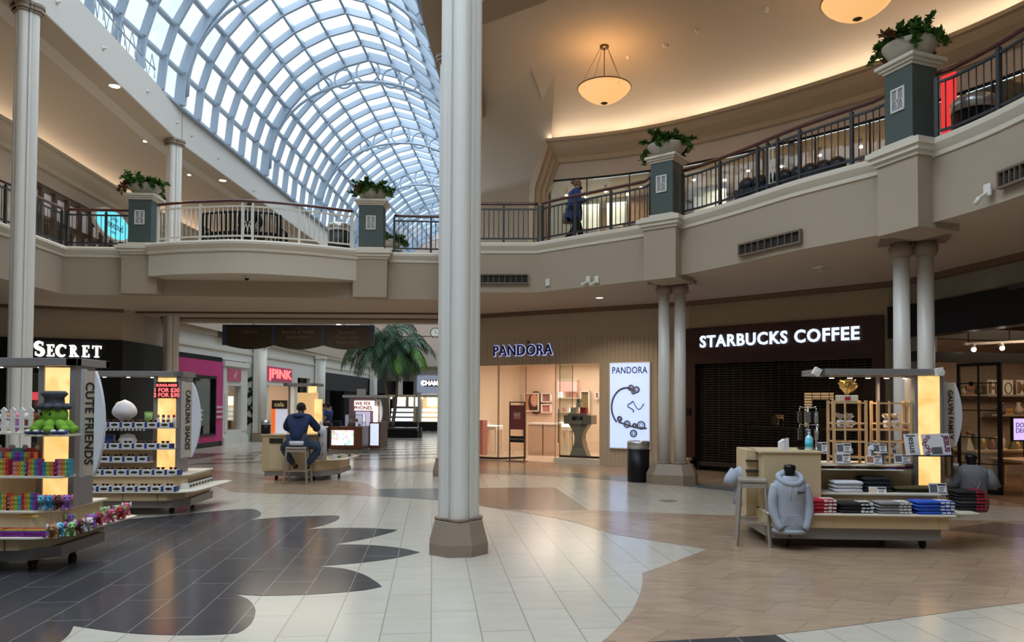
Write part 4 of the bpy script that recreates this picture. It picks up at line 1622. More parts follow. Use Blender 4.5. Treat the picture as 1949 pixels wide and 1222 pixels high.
# maroon column-like posters at far left inside and a red extinguisher
local_box('display_tower', 908, 919, 800, 868, 1.6, .3, mat('pink_tower', (.45, .16, .15), .5), 'pink display tower behind the left glass pane', 'display tower', z0=.012)
o = IP(1113, 840, 2.6)
t = thing('fire_extinguisher', 'small red cylinder standing behind the hourglass stand', 'fire extinguisher', (o.x, o.y, .012), 0)
m = MB(); m.lathe([(.08, 0), (.08, .42), (.05, .5), (.03, .52)], (0, 0, 0), 14); part('tank', m, mat('signal_red', (.55, .03, .02), .35), t)
m = MB(); m.cyl((0, 0), .02, .52, .58, 8); m.box(-.05, .05, -.01, .01, .58, .6); part('valve', m, M_black, t)

# ================================================================ coffee shop
aS = math.atan2(MS[1][0], MS[0][0])
sx0, sz0 = LS(1336, 662)
sx1, sz1 = LS(1639, 622)
room(MS, sh_x0 - .2, sh_x1 + .3, sh_z + .25, 5.5, mat('dark_cafe_wall', (.03, .018, .012), .7), mat('dark_cafe_floor', (.05, .03, .02), .4), M_blackm, 'cafe')
M_neon = mat('cool_white_letters', (1, 1, 1), .5, emit=(.62, .74, 1.0), es=1.15)
t = thing('shop_sign', 'glowing cool white letters STARBUCKS COFFEE on the dark brown front', 'sign', MS @ Vector(((sx0 + sx1) / 2, -.06, (sb_zt + sh_z) / 2)), aS)
za = LS(1336, 662)[1]; zb = LS(1336, 641)[1]
zmid = ((LS(1345, 641)[1] + LS(1345, 663)[1]) / 2 + (LS(1630, 622)[1] + LS(1630, 650)[1]) / 2) / 2
t.location = MS @ Vector(((sx0 + sx1) / 2, -.06, zmid))
m = text_mb('STARBUCKS COFFEE', .40, .02, .012, 'CENTER', 1., 1.12)
w0 = max(v[0] for v in m.v) - min(v[0] for v in m.v)
mid = (max(v[0] for v in m.v) + min(v[0] for v in m.v)) / 2
hcap = LS(1345, 641)[1] - LS(1345, 663)[1]
m.xf(Matrix.Diagonal(((sx1 - sx0) / w0, 1, hcap / .29, 1)) @ Matrix.Translation((-mid, -.05, .0)))
part('letters', m, M_neon, t)
# roll-down grille
t = thing('roller_grille', 'closed black roll-down grille of the coffee shop', 'shutter', MS @ Vector(((sh_x0 + sh_x1) / 2, .12, 0)), aS)
w2 = (sh_x1 - sh_x0) / 2
M_gr = mat('grille_bronze', (.055, .045, .035), .45, metal=.5)
m = MB()
z = .22
while z < sh_z + .05:
    m.box(-w2, w2, -.006, .006, z, z + .018)
    z += .062
part('slats', m, M_gr, t)
m = MB()
n = 22
for i in range(n + 1):
    x = -w2 + 2 * w2 * i / n
    m.box(x - .006, x + .006, -.012, -.004, .2, sh_z + .05)
part('link_chains', m, M_gr, t)
m = MB(); m.box(-w2, w2, -.03, .03, .12, .22); part('bottom_bar', m, M_gr, t)
m = MB(); m.box(-w2 - .03, -w2 + .04, -.04, .04, 0, sh_z); m.box(w2 - .04, w2 + .03, -.04, .04, 0, sh_z); part('side_track', m, M_black, t)


def IS(px, py, depth):
    o = Vector((MS[0][1], MS[1][1])) * depth
    return V(px, py, (W_sb[0][0] + o.x, W_sb[0][1] + o.y), (W_sb[1][0] + o.x, W_sb[1][1] + o.y))


def cafe_panel(px0, px1, py0, py1, depth, mm, name, label, cat, th=.05):
    a, b = MS.inverted() @ IS(px0, py1, depth), MS.inverted() @ IS(px1, py0, depth)
    wd, hh = (b.x - a.x) / 2, (b.z - a.z)
    t = thing(name, label, cat, MS @ Vector(((a.x + b.x) / 2, depth, a.z)), aS)
    m = MB()
    for q in ((-wd - .03, wd + .03, -.03, 0), (-wd - .03, wd + .03, hh, hh + .03), (-wd - .03, -wd, 0, hh), (wd, wd + .03, 0, hh)):
        m.box(q[0], q[1], -th, 0, q[2], q[3])
    part('frame', m, M_blackm, t)
    m = MB(); m.box(-wd, wd, -th / 2, 0, 0, hh); part('face', m, mm, t)
    return t


cafe_panel(1532, 1588, 747, 830, 5.4, mat('lit_back_room', (.5, .35, .2), .6, emit=(1, .62, .32), es=.35), 'lit_doorway', 'dim orange lit doorway at the back of the closed coffee shop', 'doorway')
t = cafe_panel(1550, 1580, 762, 830, 5.25, M_blackm, 'dark_door', 'dark inner door in front of the lit doorway', 'door')
t = cafe_panel(1462, 1503, 790, 808, 5.3, mat('dim_orange_art', (.35, .17, .07), .6, emit=(1, .5, .2), es=.12), 'wall_picture', 'dim orange wall picture inside the closed coffee shop', 'picture')
m = MB()
for k in range(4):
    m.ell(Vector((-.25 + .17 * k, -.04, .08 + .05 * (k % 2))), .08, .02, .12, 10, 6)
part('silhouettes', m, M_blackm, t)
cafe_panel(1480, 1560, 690, 712, 3.0, mat('menu_panel', (.035, .04, .03), .6), 'menu_board', 'dark menu board high behind the grille', 'menu board')
a = MS.inverted() @ IS(1400, 830, 3.4)
b = MS.inverted() @ IS(1620, 830, 3.4)
t = thing('coffee_counter', 'dark coffee counter behind the closed grille', 'counter', MS @ Vector(((a.x + b.x) / 2, 3.4, .012)), aS)
w2 = (b.x - a.x) / 2
m = MB(); m.box(-w2, w2, 0, .7, 0, 1.0); part('body', m, mat('cafe_counter', (.07, .035, .02), .5), t)
m = MB(); m.box(-w2 - .04, w2 + .04, -.04, .74, 1.0, 1.05); part('top', m, M_gy, t)
for k in range(3):
    m = MB(); x = -w2 * .6 + k * .7; m.box(x, x + .35, .2, .6, 1.05, 1.05 + .3 + .1 * k); part('machine', m, M_darksteel, t, bevel=.02)
area('cafe_service_light', MS @ Vector((3.2, 4.3, 2.7)), .5, 8, (1, .66, .4))
# tiny unit number
text_obj('unit_number', '4 16', MS @ Matrix.Translation((LS(1315, 873)[0], -.075, LS(1315, 873)[1])), .09, M_white, depth=.004, label='tiny white unit number low on the dark left jamb of the coffee shop', cat='unit number')
one('wall_control', MB().box(-.07, .07, -.03, 0, -.09, .09), M_blackm, 'small dark control plate on the left jamb of the coffee shop', 'control plate', MS @ Vector((LS(1312, 783)[0], -.06, LS(1312, 783)[1])), aS)

# ================================================================ home goods store at the right
H0, H1 = (8.45, 15.0), (8.95, 12.0)
hp0 = V(1818, 770, H0, H1)
room_M = frame((8.5, 14.8), (9.25, 9.0))[0]
m = MB()
Hin = [(8.7, 16.2), (15.5, 18.2), (15.6, 7.5)]
m.prism([(8.5, 15.05), (8.65, 15.1), (8.9, 17.3), (8.75, 17.3)], 0, 3.75)
m.prism([(8.75, 17.3), (15.8, 19.0), (15.8, 19.2), (8.75, 17.5)], 0, 3.75)
m.prism([(15.8, 19.0), (16, 19.0), (16, 7), (15.8, 7)], 0, 3.75)
m.prism([(9.3, 7.6), (16, 7.2), (16, 7.0), (9.3, 7.4)], 0, 3.75)
M_brick = bpy.data.materials.new('whitewashed_brick'); M_brick.use_nodes = True
_t = M_brick.node_tree; _b = _t.nodes['Principled BSDF']; _k = _t.nodes.new('ShaderNodeTexBrick'); _c = _t.nodes.new('ShaderNodeTexCoord'); _m = _t.nodes.new('ShaderNodeMapping')
_m.inputs['Rotation'].default_value = (R(90), 0, 0); _k.inputs['Scale'].default_value = 5
_k.inputs['Color1'].default_value = (.34, .26, .20, 1); _k.inputs['Color2'].default_value = (.28, .21, .16, 1); _k.inputs['Mortar'].default_value = (.20, .15, .12, 1)
_t.links.new(_c.outputs['Object'], _m.inputs['Vector']); _t.links.new(_m.outputs['Vector'], _k.inputs['Vector']); _t.links.new(_k.outputs['Color'], _b.inputs['Base Color'])
struct('wall_home', m, M_brick)
m = MB(); m.prism([(8.5, 15.0), (8.75, 17.4), (16, 19.1), (16, 7.0), (9.35, 7.4)], 3.72, 3.8); struct('ceiling', m, mat('dark_store_ceiling', (.05, .04, .035), .8))
m = MB(); m.prism([(8.5, 14.95), (8.75, 17.3), (16, 19.0), (16, 7.0), (9.35, 7.4)], 0, .01); struct('floor', m, mat('store_wood_floor', (.16, .085, .045), .35, noise=.3, nscale=6, stretch=(1, 8, 1)))
BW = [(8.75, 17.3), (15.8, 19.0)]


def IH(px, py, d=0.):
    return V(px, py, (BW[0][0] + .23 * d, BW[0][1] - .97 * d), (BW[1][0] + .23 * d, BW[1][1] - .97 * d))


aH = math.atan2(1.7, 7.05)
for k, (py, hgt) in enumerate(((636, .22), (680, .2))):
    a, b = IH(1815, py, 1.5 + k), IH(2150, py - 6, 1.5 + k)
    t = one('ceiling_beam', MB().box(-3.2, 3.2, -.1, .1, -hgt / 2, hgt / 2), M_black, ['upper', 'lower'][k] + ' black beam across the home store', 'beam', (a + b) / 2, aH, 'beams in the home store')
    t.location = Vector(((a.x + b.x) / 2, (a.y + b.y) / 2, a.z))
# track with spots
a, b = IH(1835, 655, 2.6), IH(1990, 648, 2.6)
t = thing('track_light', 'white ceiling track with bright spotlights inside the home store', 'track light', (a + b) / 2, aH)
m = MB(); m.bar(a, b, .05, .05); part('track', m, M_white, t, True)
for u in (.05, .55):
    p = a.lerp(b, u)
    m = MB(); m.tube([(p.x, p.y, p.z), (p.x, p.y, 3.72)], .01, 5); part('hanger', m, M_black, t, True)
for u in (.08, .42, .75):
    p = a.lerp(b, u) + Vector((0, -.05, -.04))
    m = MB(); m.tube([p, p + Vector((-.05, -.12, -.08))], .05, 10); part('spot_head', m, M_white, t, True)
    m = MB(); m.ell(p + Vector((-.055, -.13, -.09)), .045, .045, .045, 10, 6); part('spot_lens', m, M_lamp, t, True)
for px, py in ((1877, 594), (1920, 602)):
    c = P(px, py, 3.7)
    c = A(px, py, 13.6)
    t = thing('downlight', ['small', 'larger'][px > 1900] + ' lit downlight just under the black header of the home store', 'downlight', c, 0, 'home store downlights')
    m = MB(); m.cyl((0, 0), .1 if px > 1900 else .05, -.01, 0, 16); part('lens', m, M_lamp, t)
    m = MB(); m.cyl((0, 0), .13 if px > 1900 else .07, 0, max(.05, 3.72 - c.z), 16); part('can', m, M_black, t)
area('home_store_light', (12.0, 14.2, 3.5), 4.0, 150, (1, .72, .48), size_y=4)
# black grid door
g0, g1 = (8.62, 14.2), None
a, b = V(1822, 900, H0, H1), V(1908, 905, (8.5, 14.9), (12, 14.0))
pA, pB = A(1823, 800, 14.6), A(1907, 800, 13.9)
Mg, Lg, lg = frame((pA.x, pA.y), (pB.x, pB.y))
t = thing('grid_door', 'black steel-framed glass sliding door of the home store', 'door', (pA.x, pA.y, 0.01), math.atan2(pB.y - pA.y, pB.x - pA.x))
zt = A(1907, 690, 13.9).z
m = MB()
for x0_, x1_, z0_, z1_ in ((0, .05, 0, zt), (lg - .07, lg, 0, zt), (0, lg, zt - .06, zt), (0, lg, 0, .08)):
    m.box(x0_, x1_, -.025, .025, z0_, z1_)
part('frame', m, M_black, t)
m = MB()
m.box(lg * .47, lg * .47 + .03, -.015, .015, 0, zt)
for u in (.22, .42, .63, .84):
    m.box(0, lg, -.015, .015, zt * u, zt * u + .02)
part('glazing_bars', m, M_black, t)
m = MB(); m.box(.02, lg - .02, -.004, .004, .05, zt - .03); part('pane', m, M_glass, t)
m = MB(); m.ell(Vector((lg * .34, -.03, zt * .84)), .05, .03, .05, 10, 6); part('knob', m, M_black, t)
# wall letters on a ledge, shelves, pictures
M_wood = mat('pale_oak', (.50, .34, .19), .5, noise=.2, nscale=6, stretch=(1, 1, 10))
M_wood2 = mat('rustic_wood', (.25, .14, .07), .6, noise=.3, nscale=8)
for px0, px1, py, lb in ((1822, 1990, 752, 'upper dark wall shelf carrying the letter signs'), (1880, 1990, 790, 'lower dark wall shelf of small decorations')):
    a, b = IH(px0, py, .2), IH(px1, py, .2)
    b.z = a.z
    t = one('wall_shelf', MB().bar(a, b, .24, .04).xf(Matrix.Translation(-(a + b) / 2)), M_gy, lb, 'shelf', (a + b) / 2, 0, 'shelves in the home store')
for px, ch in ((1889, 'H'), (1918, 'O'), (1944, 'M'), (1970, 'E')):
    a = IH(px, 739, .3)
    t = thing('letter_sign', 'whitewashed board with the letter ' + ch + ' on the upper store shelf', 'sign', a, aH, 'HOME letter boards')
    m = MB(); m.box(-.15, .15, -.01, .02, -.2, .2); part('board', m, M_shopwhite, t)
    if ch == 'O':
        m = MB(); m.tube([(.1 * math.cos(q), -.02, .13 * math.sin(q)) for q in [2 * PI * i / 18 for i in range(18)]], .012, 5, closed=True); part('wreath', m, M_leaf, t)
    else:
        text_obj('letter', ch, mw(t) @ Matrix.Translation((0, -.025, 0)), .38, M_wood2, t, depth=.02, bold=.012)
rnd = random.Random(5)
cols = [mat('decor_cream', (.62, .52, .40), .6), mat('decor_terracotta', (.35, .14, .07), .6), mat('decor_moss', (.12, .13, .05), .7), mat('decor_slate', (.12, .12, .13), .6), mat('decor_gold', (.5, .3, .08), .4)]
for k, px in enumerate((1832, 1846, 1862, 1905, 1920, 1938, 1958)):
    py = 747 if k < 3 else 786
    a = IH(px, py, .28)
    a.z = (IH(1822, 752, .2).z if k < 3 else IH(1880, 790, .2).z) + .02
    t = thing('decor_piece', ['round carved bowl', 'small framed motto', 'squat vase', 'dark lantern', 'carved word block', 'slim candlestick', 'small basket'][k] + (' on the upper store shelf' if k < 3 else ' on the lower store shelf'), 'ornament', a, aH, 'ornaments on the store shelves')
    h = [.14, .2, .22, .26, .14, .28, .16][k]
    m = MB()
    if k in (1, 4):
        m.box(-.11, .11, -.02, .02, 0, h)
    else:
        m.lathe([(.06, 0), (.09 + .03 * (k % 2), h * .4), (.04, h * .8), (.06, h)], (0, 0, 0), 12)
    part('body', m, cols[k % 5], t)
    m = MB()
    m.box(-.08, .08, -.026, -.02, h * .3, h * .6) if k in (1, 4) else m.lathe([(.06, h), (.062, h + .02)], (0, 0, 0), 12)
    part('rim', m, cols[(k + 2) % 5], t)


def table(loc, rz, L_, W_, H_, label):
    t = thing('display_table', label, 'table', loc, rz, 'wooden tables in the home store')
    m = MB(); m.box(-L_ / 2, L_ / 2, -W_ / 2, W_ / 2, H_ - .05, H_); part('tabletop', m, M_wood, t, bevel=.006)
    m = MB(); m.box(-L_ / 2 + .06, L_ / 2 - .06, -W_ / 2 + .04, -W_ / 2 + .07, H_ - .14, H_ - .05); m.box(-L_ / 2 + .06, L_ / 2 - .06, W_ / 2 - .07, W_ / 2 - .04, H_ - .14, H_ - .05); part('apron', m, M_wood, t)
    for a_ in (-1, 1):
        for b_ in (-1, 1):
            m = MB(); x, y = a_ * (L_ / 2 - .08), b_ * (W_ / 2 - .08)
            m.lathe([(.03, 0), (.035, .1), (.045, H_ * .5), (.05, H_ - .06)], (x, y, 0), 4, False, PI / 4); part('leg', m, M_wood, t)
    return t


c = A(1885, 905, 15.2); table((c.x, c.y, .01), aH, 1.5, .75, .78, 'pale wooden display table behind the black grid door')
c2_ = A(1960, 880, 14.2); table((c2_.x, c2_.y, .01), aH, 1.1, .8, .66, 'low wooden display table at the right edge of the picture')
for k, (dx, h, kind) in enumerate(((-.6, .34, 'a-frame easel sign'), (-.42, .3, 'wicker basket of greenery'), (-.2, .2, 'cream mug'), (-.05, .2, 'white canister'), (.12, .22, 'small cream vase'), (.28, .26, 'tilted wooden plate'), (.5, .3, 'folk-art house'), (.62, .16, 'orange leaf bunch'))):
    p = Vector((c.x, c.y, .79)) + Vector((math.cos(aH), math.sin(aH), 0)) * dx + Vector((0, -.1 + .05 * (k % 3), 0))
    t = thing('decor_piece', kind + ' on the pale table behind the grid door', 'ornament', p, aH, 'ornaments on the store table')
    m = MB()
    if k in (0, 6):
        m.add([(-.09, -.04, 0), (.09, -.04, 0), (.0, .0, h), (.09, .06, 0), (-.09, .06, 0)], [(0, 1, 2), (1, 3, 2), (3, 4, 2), (4, 0, 2), (0, 4, 3, 1)])
    elif k == 5:
        m.ell(Vector((0, 0, h / 2)), .12, .02, h / 2, 12, 8)
    else:
        m.lathe([(.05, 0), (.08, h * .3), (.07, h * .7), (.05, h)], (0, 0, 0), 12)
    part('body', m, cols[(k * 2) % 5], t)
    m = MB(); m.ell(Vector((0, 0, h)), .06, .05, .04, 8, 5); part('top', m, cols[(k * 2 + 1) % 5], t)
# monitor with purple advert
a = A(1937, 817, 14.6)
t = thing('advert_screen', 'glowing lilac screen reading DOU DEC at the right edge', 'screen', (A(1952, 817, 14.6)), aH)
m = MB(); m.box(-.32, .32, 0, .05, -.24, .24); part('case', m, M_black, t)
m = MB(); m.box(-.29, .29, -.006, 0, -.21, .21); part('screen', m, mat('lilac_screen', (.6, .5, .9), .4, emit=(.62, .48, 1), es=.85), t)
text_obj('lettering', 'DOUBLE', mw(t) @ Matrix.Translation((0, -.012, .08)), .13, M_navy, t, depth=.004)
text_obj('lettering', 'DECOR', mw(t) @ Matrix.Translation((-.03, -.012, -.03)), .13, M_navy, t, depth=.004)
m = MB(); m.box(-.02, .02, .01, .04, -.6, -.24); m.box(-.15, .15, -.05, .1, -.62, -.6); part('stand', m, M_black, t)

# ================================================================ shops seen through the upper gallery rail
UG = UPR[1:]
s = MB()
s.sweep(offset(UPR, -3.2), [(0, ZD), (0, 8.5), (-.1, 8.5), (-.1, ZD)])
struct('wall_upper_shops_back', s, mat('ochre_shop_wall', (.42, .26, .14), .7))
s = MB()
oi, oo_ = offset(UPR, -.15), offset(UPR, -3.2)
for i in range(len(UPR) - 1):
    s.quad((*oi[i], 7.84), (*oi[i + 1], 7.84), (*oo_[i + 1], 7.84), (*oo_[i], 7.84))
struct('ceiling', s, mat('upper_shop_ceiling', (.66, .60, .52), .7))
k = 0
ends = [(0, 5), (5, 11), (11, 17), (17, 24)]
s = MB()
s.sweep(UPR, [(.0, 7.82), (.0, 7.86), (-.06, 7.86), (-.06, 7.82)])
s.sweep(UPR, [(.0, ZD), (.0, ZD + .1), (-.06, ZD + .1), (-.06, ZD)])
struct('trim_50', s, M_black)
for k, (a_, b_) in enumerate(ends):
    s = MB()
    s.sweep(UPR[a_:b_ + 1], [(-.02, ZD + .1), (-.02, 7.82), (-.035, 7.82), (-.035, ZD + .1)])
    struct('window_%d' % (10 + k), s, M_glass)
s = MB()
for i in range(0, len(UPR) - 1, 2):
    p = UPR[i]
    s.box(p[0] - .012, p[0] + .012, p[1] - .02, p[1] + .03, ZD + .1, 7.82)
struct('trim_51', s, M_darksteel)
s = MB()
for i in (5, 11, 17):
    M_, L_, ln_ = frame(UPR[i], UPR[i + 1])
    s.box(-.06, .06, .1, 3.1, ZD, 7.84, M_)
struct('wall_upper_partitions', s, M_shopwall)


def upr_pt(u, d, z):
    i = int(u); f_ = u - i
    a, b = UPR[i], UPR[min(i + 1, len(UPR) - 1)]
    mm_ = mitre(UPR)[i]
    return Vector((a[0] + (b[0] - a[0]) * f_ + mm_[0] * d, a[1] + (b[1] - a[1]) * f_ + mm_[1] * d, z))


for k, (u, d) in enumerate(((.7, -.9), (1.6, -1.2), (2.6, -.8), (3.4, -1.3), (4.2, -.8), (5.6, -1.0), (6.6, -.8), (7.6, -1.3), (8.8, -.9), (10.0, -1.1), (11.6, -.9), (13.0, -1.0), (14.6, -1.1), (16, -1.0))):
    p = upr_pt(u, d, 7.83)
    lb = 'bright ceiling spot number %s along the upper shop ceiling counted from the walking woman' % ['one', 'two', 'three', 'four', 'five', 'six', 'seven', 'eight', 'nine', 'ten', 'eleven', 'twelve', 'thirteen', 'fourteen'][k]
    t = thing('ceiling_spot', lb, 'spotlight', p, 0, 'spots in the upper shops')
    m = MB(); m.cyl((0, 0), .045, -.16, 0, 10); part('housing', m, M_white, t)
    m = MB(); m.ell(Vector((0, 0, -.17)), .05, .05, .03, 10, 6); part('lens', m, M_lamp, t)
for u in (2.2, 7.8, 13.5):
    p = upr_pt(u, -1.6, 7.7)
    area('upper_shop_light', p, 1.6, 42, (1, .80, .58))
M_paleblue = mat('pale_blue_panel', (.55, .64, .68), .5)
for u, w_, mm, lb in ((1.3, .8, M_paleblue, 'pale blue display panel behind the walking woman'), (2.7, .6, M_paleblue, 'second pale blue display panel right of the walking woman'), (3.9, .7, M_wood2, 'brown display panel left of the first right-hand pedestal'), (6.6, .9, M_paleblue, 'pale panel behind the upper glass right of the first pedestal'), (9.4, .9, M_wood, 'oak panel behind the black bench'), (12.2, .9, M_wood2, 'brown panel left of the large pedestal')):
    p = upr_pt(u, -2.2, ZD)
    i = int(u)
    an = math.atan2(UPR[i + 1][1] - UPR[i][1], UPR[i + 1][0] - UPR[i][0])
    t = thing('display_partition', lb, 'partition', p, an, 'partitions in the upper shops')
    m = MB(); m.box(-w_ / 2, w_ / 2, -.05, .05, 0, 2.45); part('panel', m, mm, t)
    m = MB(); m.box(-w_ / 2, w_ / 2, -.2, -.05, 1.1, 1.14); m.box(-w_ / 2, w_ / 2, -.2, -.05, 1.6, 1.64); part('ledge', m, M_shopwhite, t)
    for k in range(3):
        m = MB(); x = -w_ / 2 + .15 + k * (w_ - .3) / 2; m.box(x - .06, x + .06, -.17, -.07, 1.14, 1.14 + .12 + .08 * (k % 2)); part('goods', m, cols[k], t)
p = upr_pt(4.3, -.7, ZD)
t = thing('display_cabinet', 'white cube display cabinet with small goods behind the railing left of the first pedestal', 'cabinet', p, R(-25))
m = MB()
for i in range(3):
    m.box(-.5 + .33 * i, -.47 + .33 * i, -.2, .2, 0, 1.3)
for z in (0, .42, .85, 1.27):
    m.box(-.5, .5, -.2, .2, z, z + .03)
m.box(.47, .5, -.2, .2, 0, 1.3); part('frame', m, M_shopwhite, t)
for i in range(3):
    for j in range(3):
        m = MB(); m.box(-.42 + .33 * i, -.25 + .33 * i, -.1, .1, .04 + .42 * j, .25 + .42 * j); part('goods', m, cols[(i + j) % 5], t)
# red illuminated strip sign near the bin
p = A(1806, 190, 11.9)
t = thing('banner_sign', 'bright red upright banner behind the railing beside the upper trash can', 'banner', (p.x, p.y, ZD), R(-60))
m = MB(); m.box(-.12, .12, -.01, .01, .3, 1.75); part('banner', m, mat('red_lit_banner', (.8, .03, .03), .5, emit=(1, .03, .03), es=.6), t)
m = MB(); m.box(-.015, .015, .01, .04, 0, 1.75); m.box(-.2, .2, -.15, .15, 0, .02); part('stand', m, M_black, t)

# upper left shop: brown framed windows and oval sign
i0, i1 = 7, 10
ML = frame(UPL[6], UPL[9])[0]
M_bf = mat('brown_window_frame', (.12, .075, .045), .5)
pth = UPL[3:8]
s = MB()
s.sweep(pth, [(-.05, 7.72), (-.05, 7.92), (-.2, 7.92), (-.2, 7.72)])
s.sweep(pth, [(-.05, 6.95), (-.05, 7.05), (-.2, 7.05), (-.2, 6.95)])
s.sweep(pth, [(-.05, ZD), (-.05, ZD + .25), (-.2, ZD + .25), (-.2, ZD)])
q = resample(pth, .72)
for p in q:
    s.box(p.x - .06, p.x + .06, p.y - .05, p.y + .05, ZD, 7.8)
struct('trim_52', s, M_bf)
s = MB(); s.sweep(pth, [(-.1, 7.05), (-.1, 7.72), (-.12, 7.72), (-.12, 7.05)])
struct('window_20', s, mat('frosted_transom', (.55, .50, .50), .4, emit=(.9, .8, .8), es=.12))
s = MB(); s.sweep(pth, [(-.1, ZD + .25), (-.1, 6.95), (-.12, 6.95), (-.12, ZD + .25)])
struct('window_21', s, M_glass)
s = MB(); s.sweep(pth, [(-.2, 7.88), (-2.6, 7.88), (-2.6, 7.92), (-.2, 7.92)]); struct('ceiling', s, M_white)
s = MB(); s.sweep(offset(pth, -2.6), [(0, ZD), (0, 7.9), (-.1, 7.9), (-.1, ZD)])
struct('wall_left_shop_back', s, mat('brown_shop_wall', (.20, .12, .07), .7))
for k in range(5):
    p = q[min(len(q) - 1, 1 + 2 * k)]
    c = Vector((p.x - 1.2, p.y, 6.85))
    t = thing('pendant_spot', 'small warm lamp inside the upper left shop, number %s from the left column' % ['one', 'two', 'three', 'four', 'five'][k], 'lamp', c, 0, 'lamps in the upper left shop')
    m = MB(); m.cyl((0, 0), .008, 0, 1.0, 6); part('cord', m, M_black, t)
    m = MB(); m.ell(Vector((0, 0, -.05)), .07, .07, .06, 10, 6); part('bulb', m, M_lamp, t)
area('left_shop_light', (-15.0, 23.0, 7.6), 1.6, 30, (1, .75, .5))
p = V(215, 428, (UPL[4][0] + .8, UPL[4][1]), (UPL[5][0] + .8, UPL[5][1]))
t = thing('oval_sign', 'glowing turquoise oval sign behind the left bridge railing', 'sign', p, math.atan2(UPL[5][1] - UPL[4][1], UPL[5][0] - UPL[4][0]), None)
m = MB()
def oval(m, rx, rz, y0, y1):
    n = 28
    vs = [(rx * math.cos(2 * PI * i / n), y, rz * math.sin(2 * PI * i / n)) for y in (y0, y1) for i in range(n)]
    m.add(vs, [tuple(range(n)), tuple(range(2 * n - 1, n - 1, -1))] + [(i, (i + 1) % n, n + (i + 1) % n, n + i) for i in range(n)])
oval(m, 1.2, .48, -.02, .1); part('case', m, M_white, t)
m = MB(); m.box(-.1, .1, .1, .62, -.08, .08); part('bracket', m, M_black, t)
m = MB(); oval(m, 1.13, .43, -.03, -.02); part('lit_face', m, mat('turquoise_face', (.1, .7, .8), .5, emit=(.16, .70, .82), es=.75), t)
for body, z, sz in (('Olde', .2, .24), ('Rosebud', -.02, .36), ('HOME', -.26, .12)):
    text_obj('lettering', body, mw(t) @ Matrix.Translation((0, -.035, z)), sz, M_navy, t, depth=.004)
# ================================================================ left shops
aW = math.atan2(WL1[1] - WL0[1], WL1[0] - WL0[0])
M_hot = bpy.data.materials.new('magenta_corrugated'); M_hot.use_nodes = True
M_hot.node_tree.nodes['Principled BSDF'].inputs['Base Color'].default_value = (.62, .06, .24, 1)
M_hot.node_tree.nodes['Principled BSDF'].inputs['Roughness'].default_value = .35
M_pk = mat('rose_sign_panel', (.60, .10, .20), .5)
M_red_neon = mat('red_neon', (1, .2, .2), .5, emit=(1, .10, .10), es=2.2)


def lx(px, py=770):
    return LW(px, py)[0]


def wbox(m, px0, px1, z0, z1, y0=0., y1=.2):
    m.box(lx(px0), lx(px1), y0, y1, z0, z1, MW)


# corridor wall strips, from near to far
m = MB(); wbox(m, 300, 338, 0, 3.4, 0, .2); struct('wall_corridor_dark_strip', m, M_maroon)
xa, xb = lx(338), lx(421)
ztp = 3.30
m = MB(); m.box(xa, xb, -.02, .2, ztp - .12, ztp + .05, MW); m.box(xa, xb, -.04, .2, 0, .18, MW); struct('trim_60', m, M_black)
wx0, wz1 = LW(354, 712); wx1, wz0 = LW(407, 828)
m = MB()
def ribs(m, x0, x1, z0, z1):
    n = max(2, int((x1 - x0) / .11))
    vs = []
    for i in range(n + 1):
        x = x0 + (x1 - x0) * i / n
        vs += [MW @ Vector((x, -.05 if i % 2 else 0., z)) for z in (z0, z1)]
    m.add(vs, [(2 * i, 2 * i + 2, 2 * i + 3, 2 * i + 1) for i in range(n)])
ribs(m, xa, wx0, .18, ztp - .12); ribs(m, wx1, xb, .18, ztp - .12)
ribs(m, wx0, wx1, wz1, ztp - .12); ribs(m, wx0, wx1, .18, wz0)
for i in range(3):
    pass
m.box(xa, wx0, .01, .2, .18, ztp, MW); m.box(wx1, xb, .01, .2, .18, ztp, MW); m.box(wx0, wx1, .01, .2, wz1, ztp, MW); m.box(wx0, wx1, .01, .2, .18, wz0, MW)
struct('wall_pink_shop', m, M_hot)
m = MB()
for z in (1.05, 1.25, 1.42):
    m.box(wx1 + .06, xb - .03, -.07, -.05, z, z + .09, MW)
struct('trim_61', m, mat('pale_pink_stripe', (.8, .45, .55), .5))
t = thing('shop_window_display', 'black framed shop window in the magenta corrugated wall', 'window display', MW @ Vector(((wx0 + wx1) / 2, 0, wz0)), aW)
hw, hh = (wx1 - wx0) / 2, wz1 - wz0
m = MB()
for q in ((-hw, hw, 0, .06), (-hw, hw, hh - .1, hh), (-hw, -hw + .07, 0, hh), (hw - .07, hw, 0, hh)):
    m.box(q[0], q[1], -.08, .12, q[2], q[3])
part('frame', m, M_black, t)
m = MB(); m.box(-hw, hw, .55, .6, 0, hh); m.box(-hw, hw, .1, .6, 0, .03); m.box(hw - .03, hw, .1, .6, 0, hh); m.box(-hw, -hw + .03, .1, .6, 0, hh); m.box(-hw, hw, .1, .6, hh - .03, hh); part('backdrop', m, M_blackm, t)
m = MB(); m.box(-hw + .06, hw - .06, .02, .03, .05, hh - .08); part('pane', m, M_glass, t)
for k in range(3):
    m = MB(); m.box(-hw * .7, hw * .75, .3, .5, .55 + .17 * k, .62 + .17 * k); part('lit_shelf', m, mat('pale_lit_shelf', (.5, .55, .6), .5, emit=(.7, .8, .9), es=.35), t)
m = MB(); m.box(-.2 * hw, .35 * hw, .3, .34, 1.05, 1.6); part('screen', m, mat('dim_screen', (.4, .6, .6), .4, emit=(.5, .8, .8), es=.25), t)

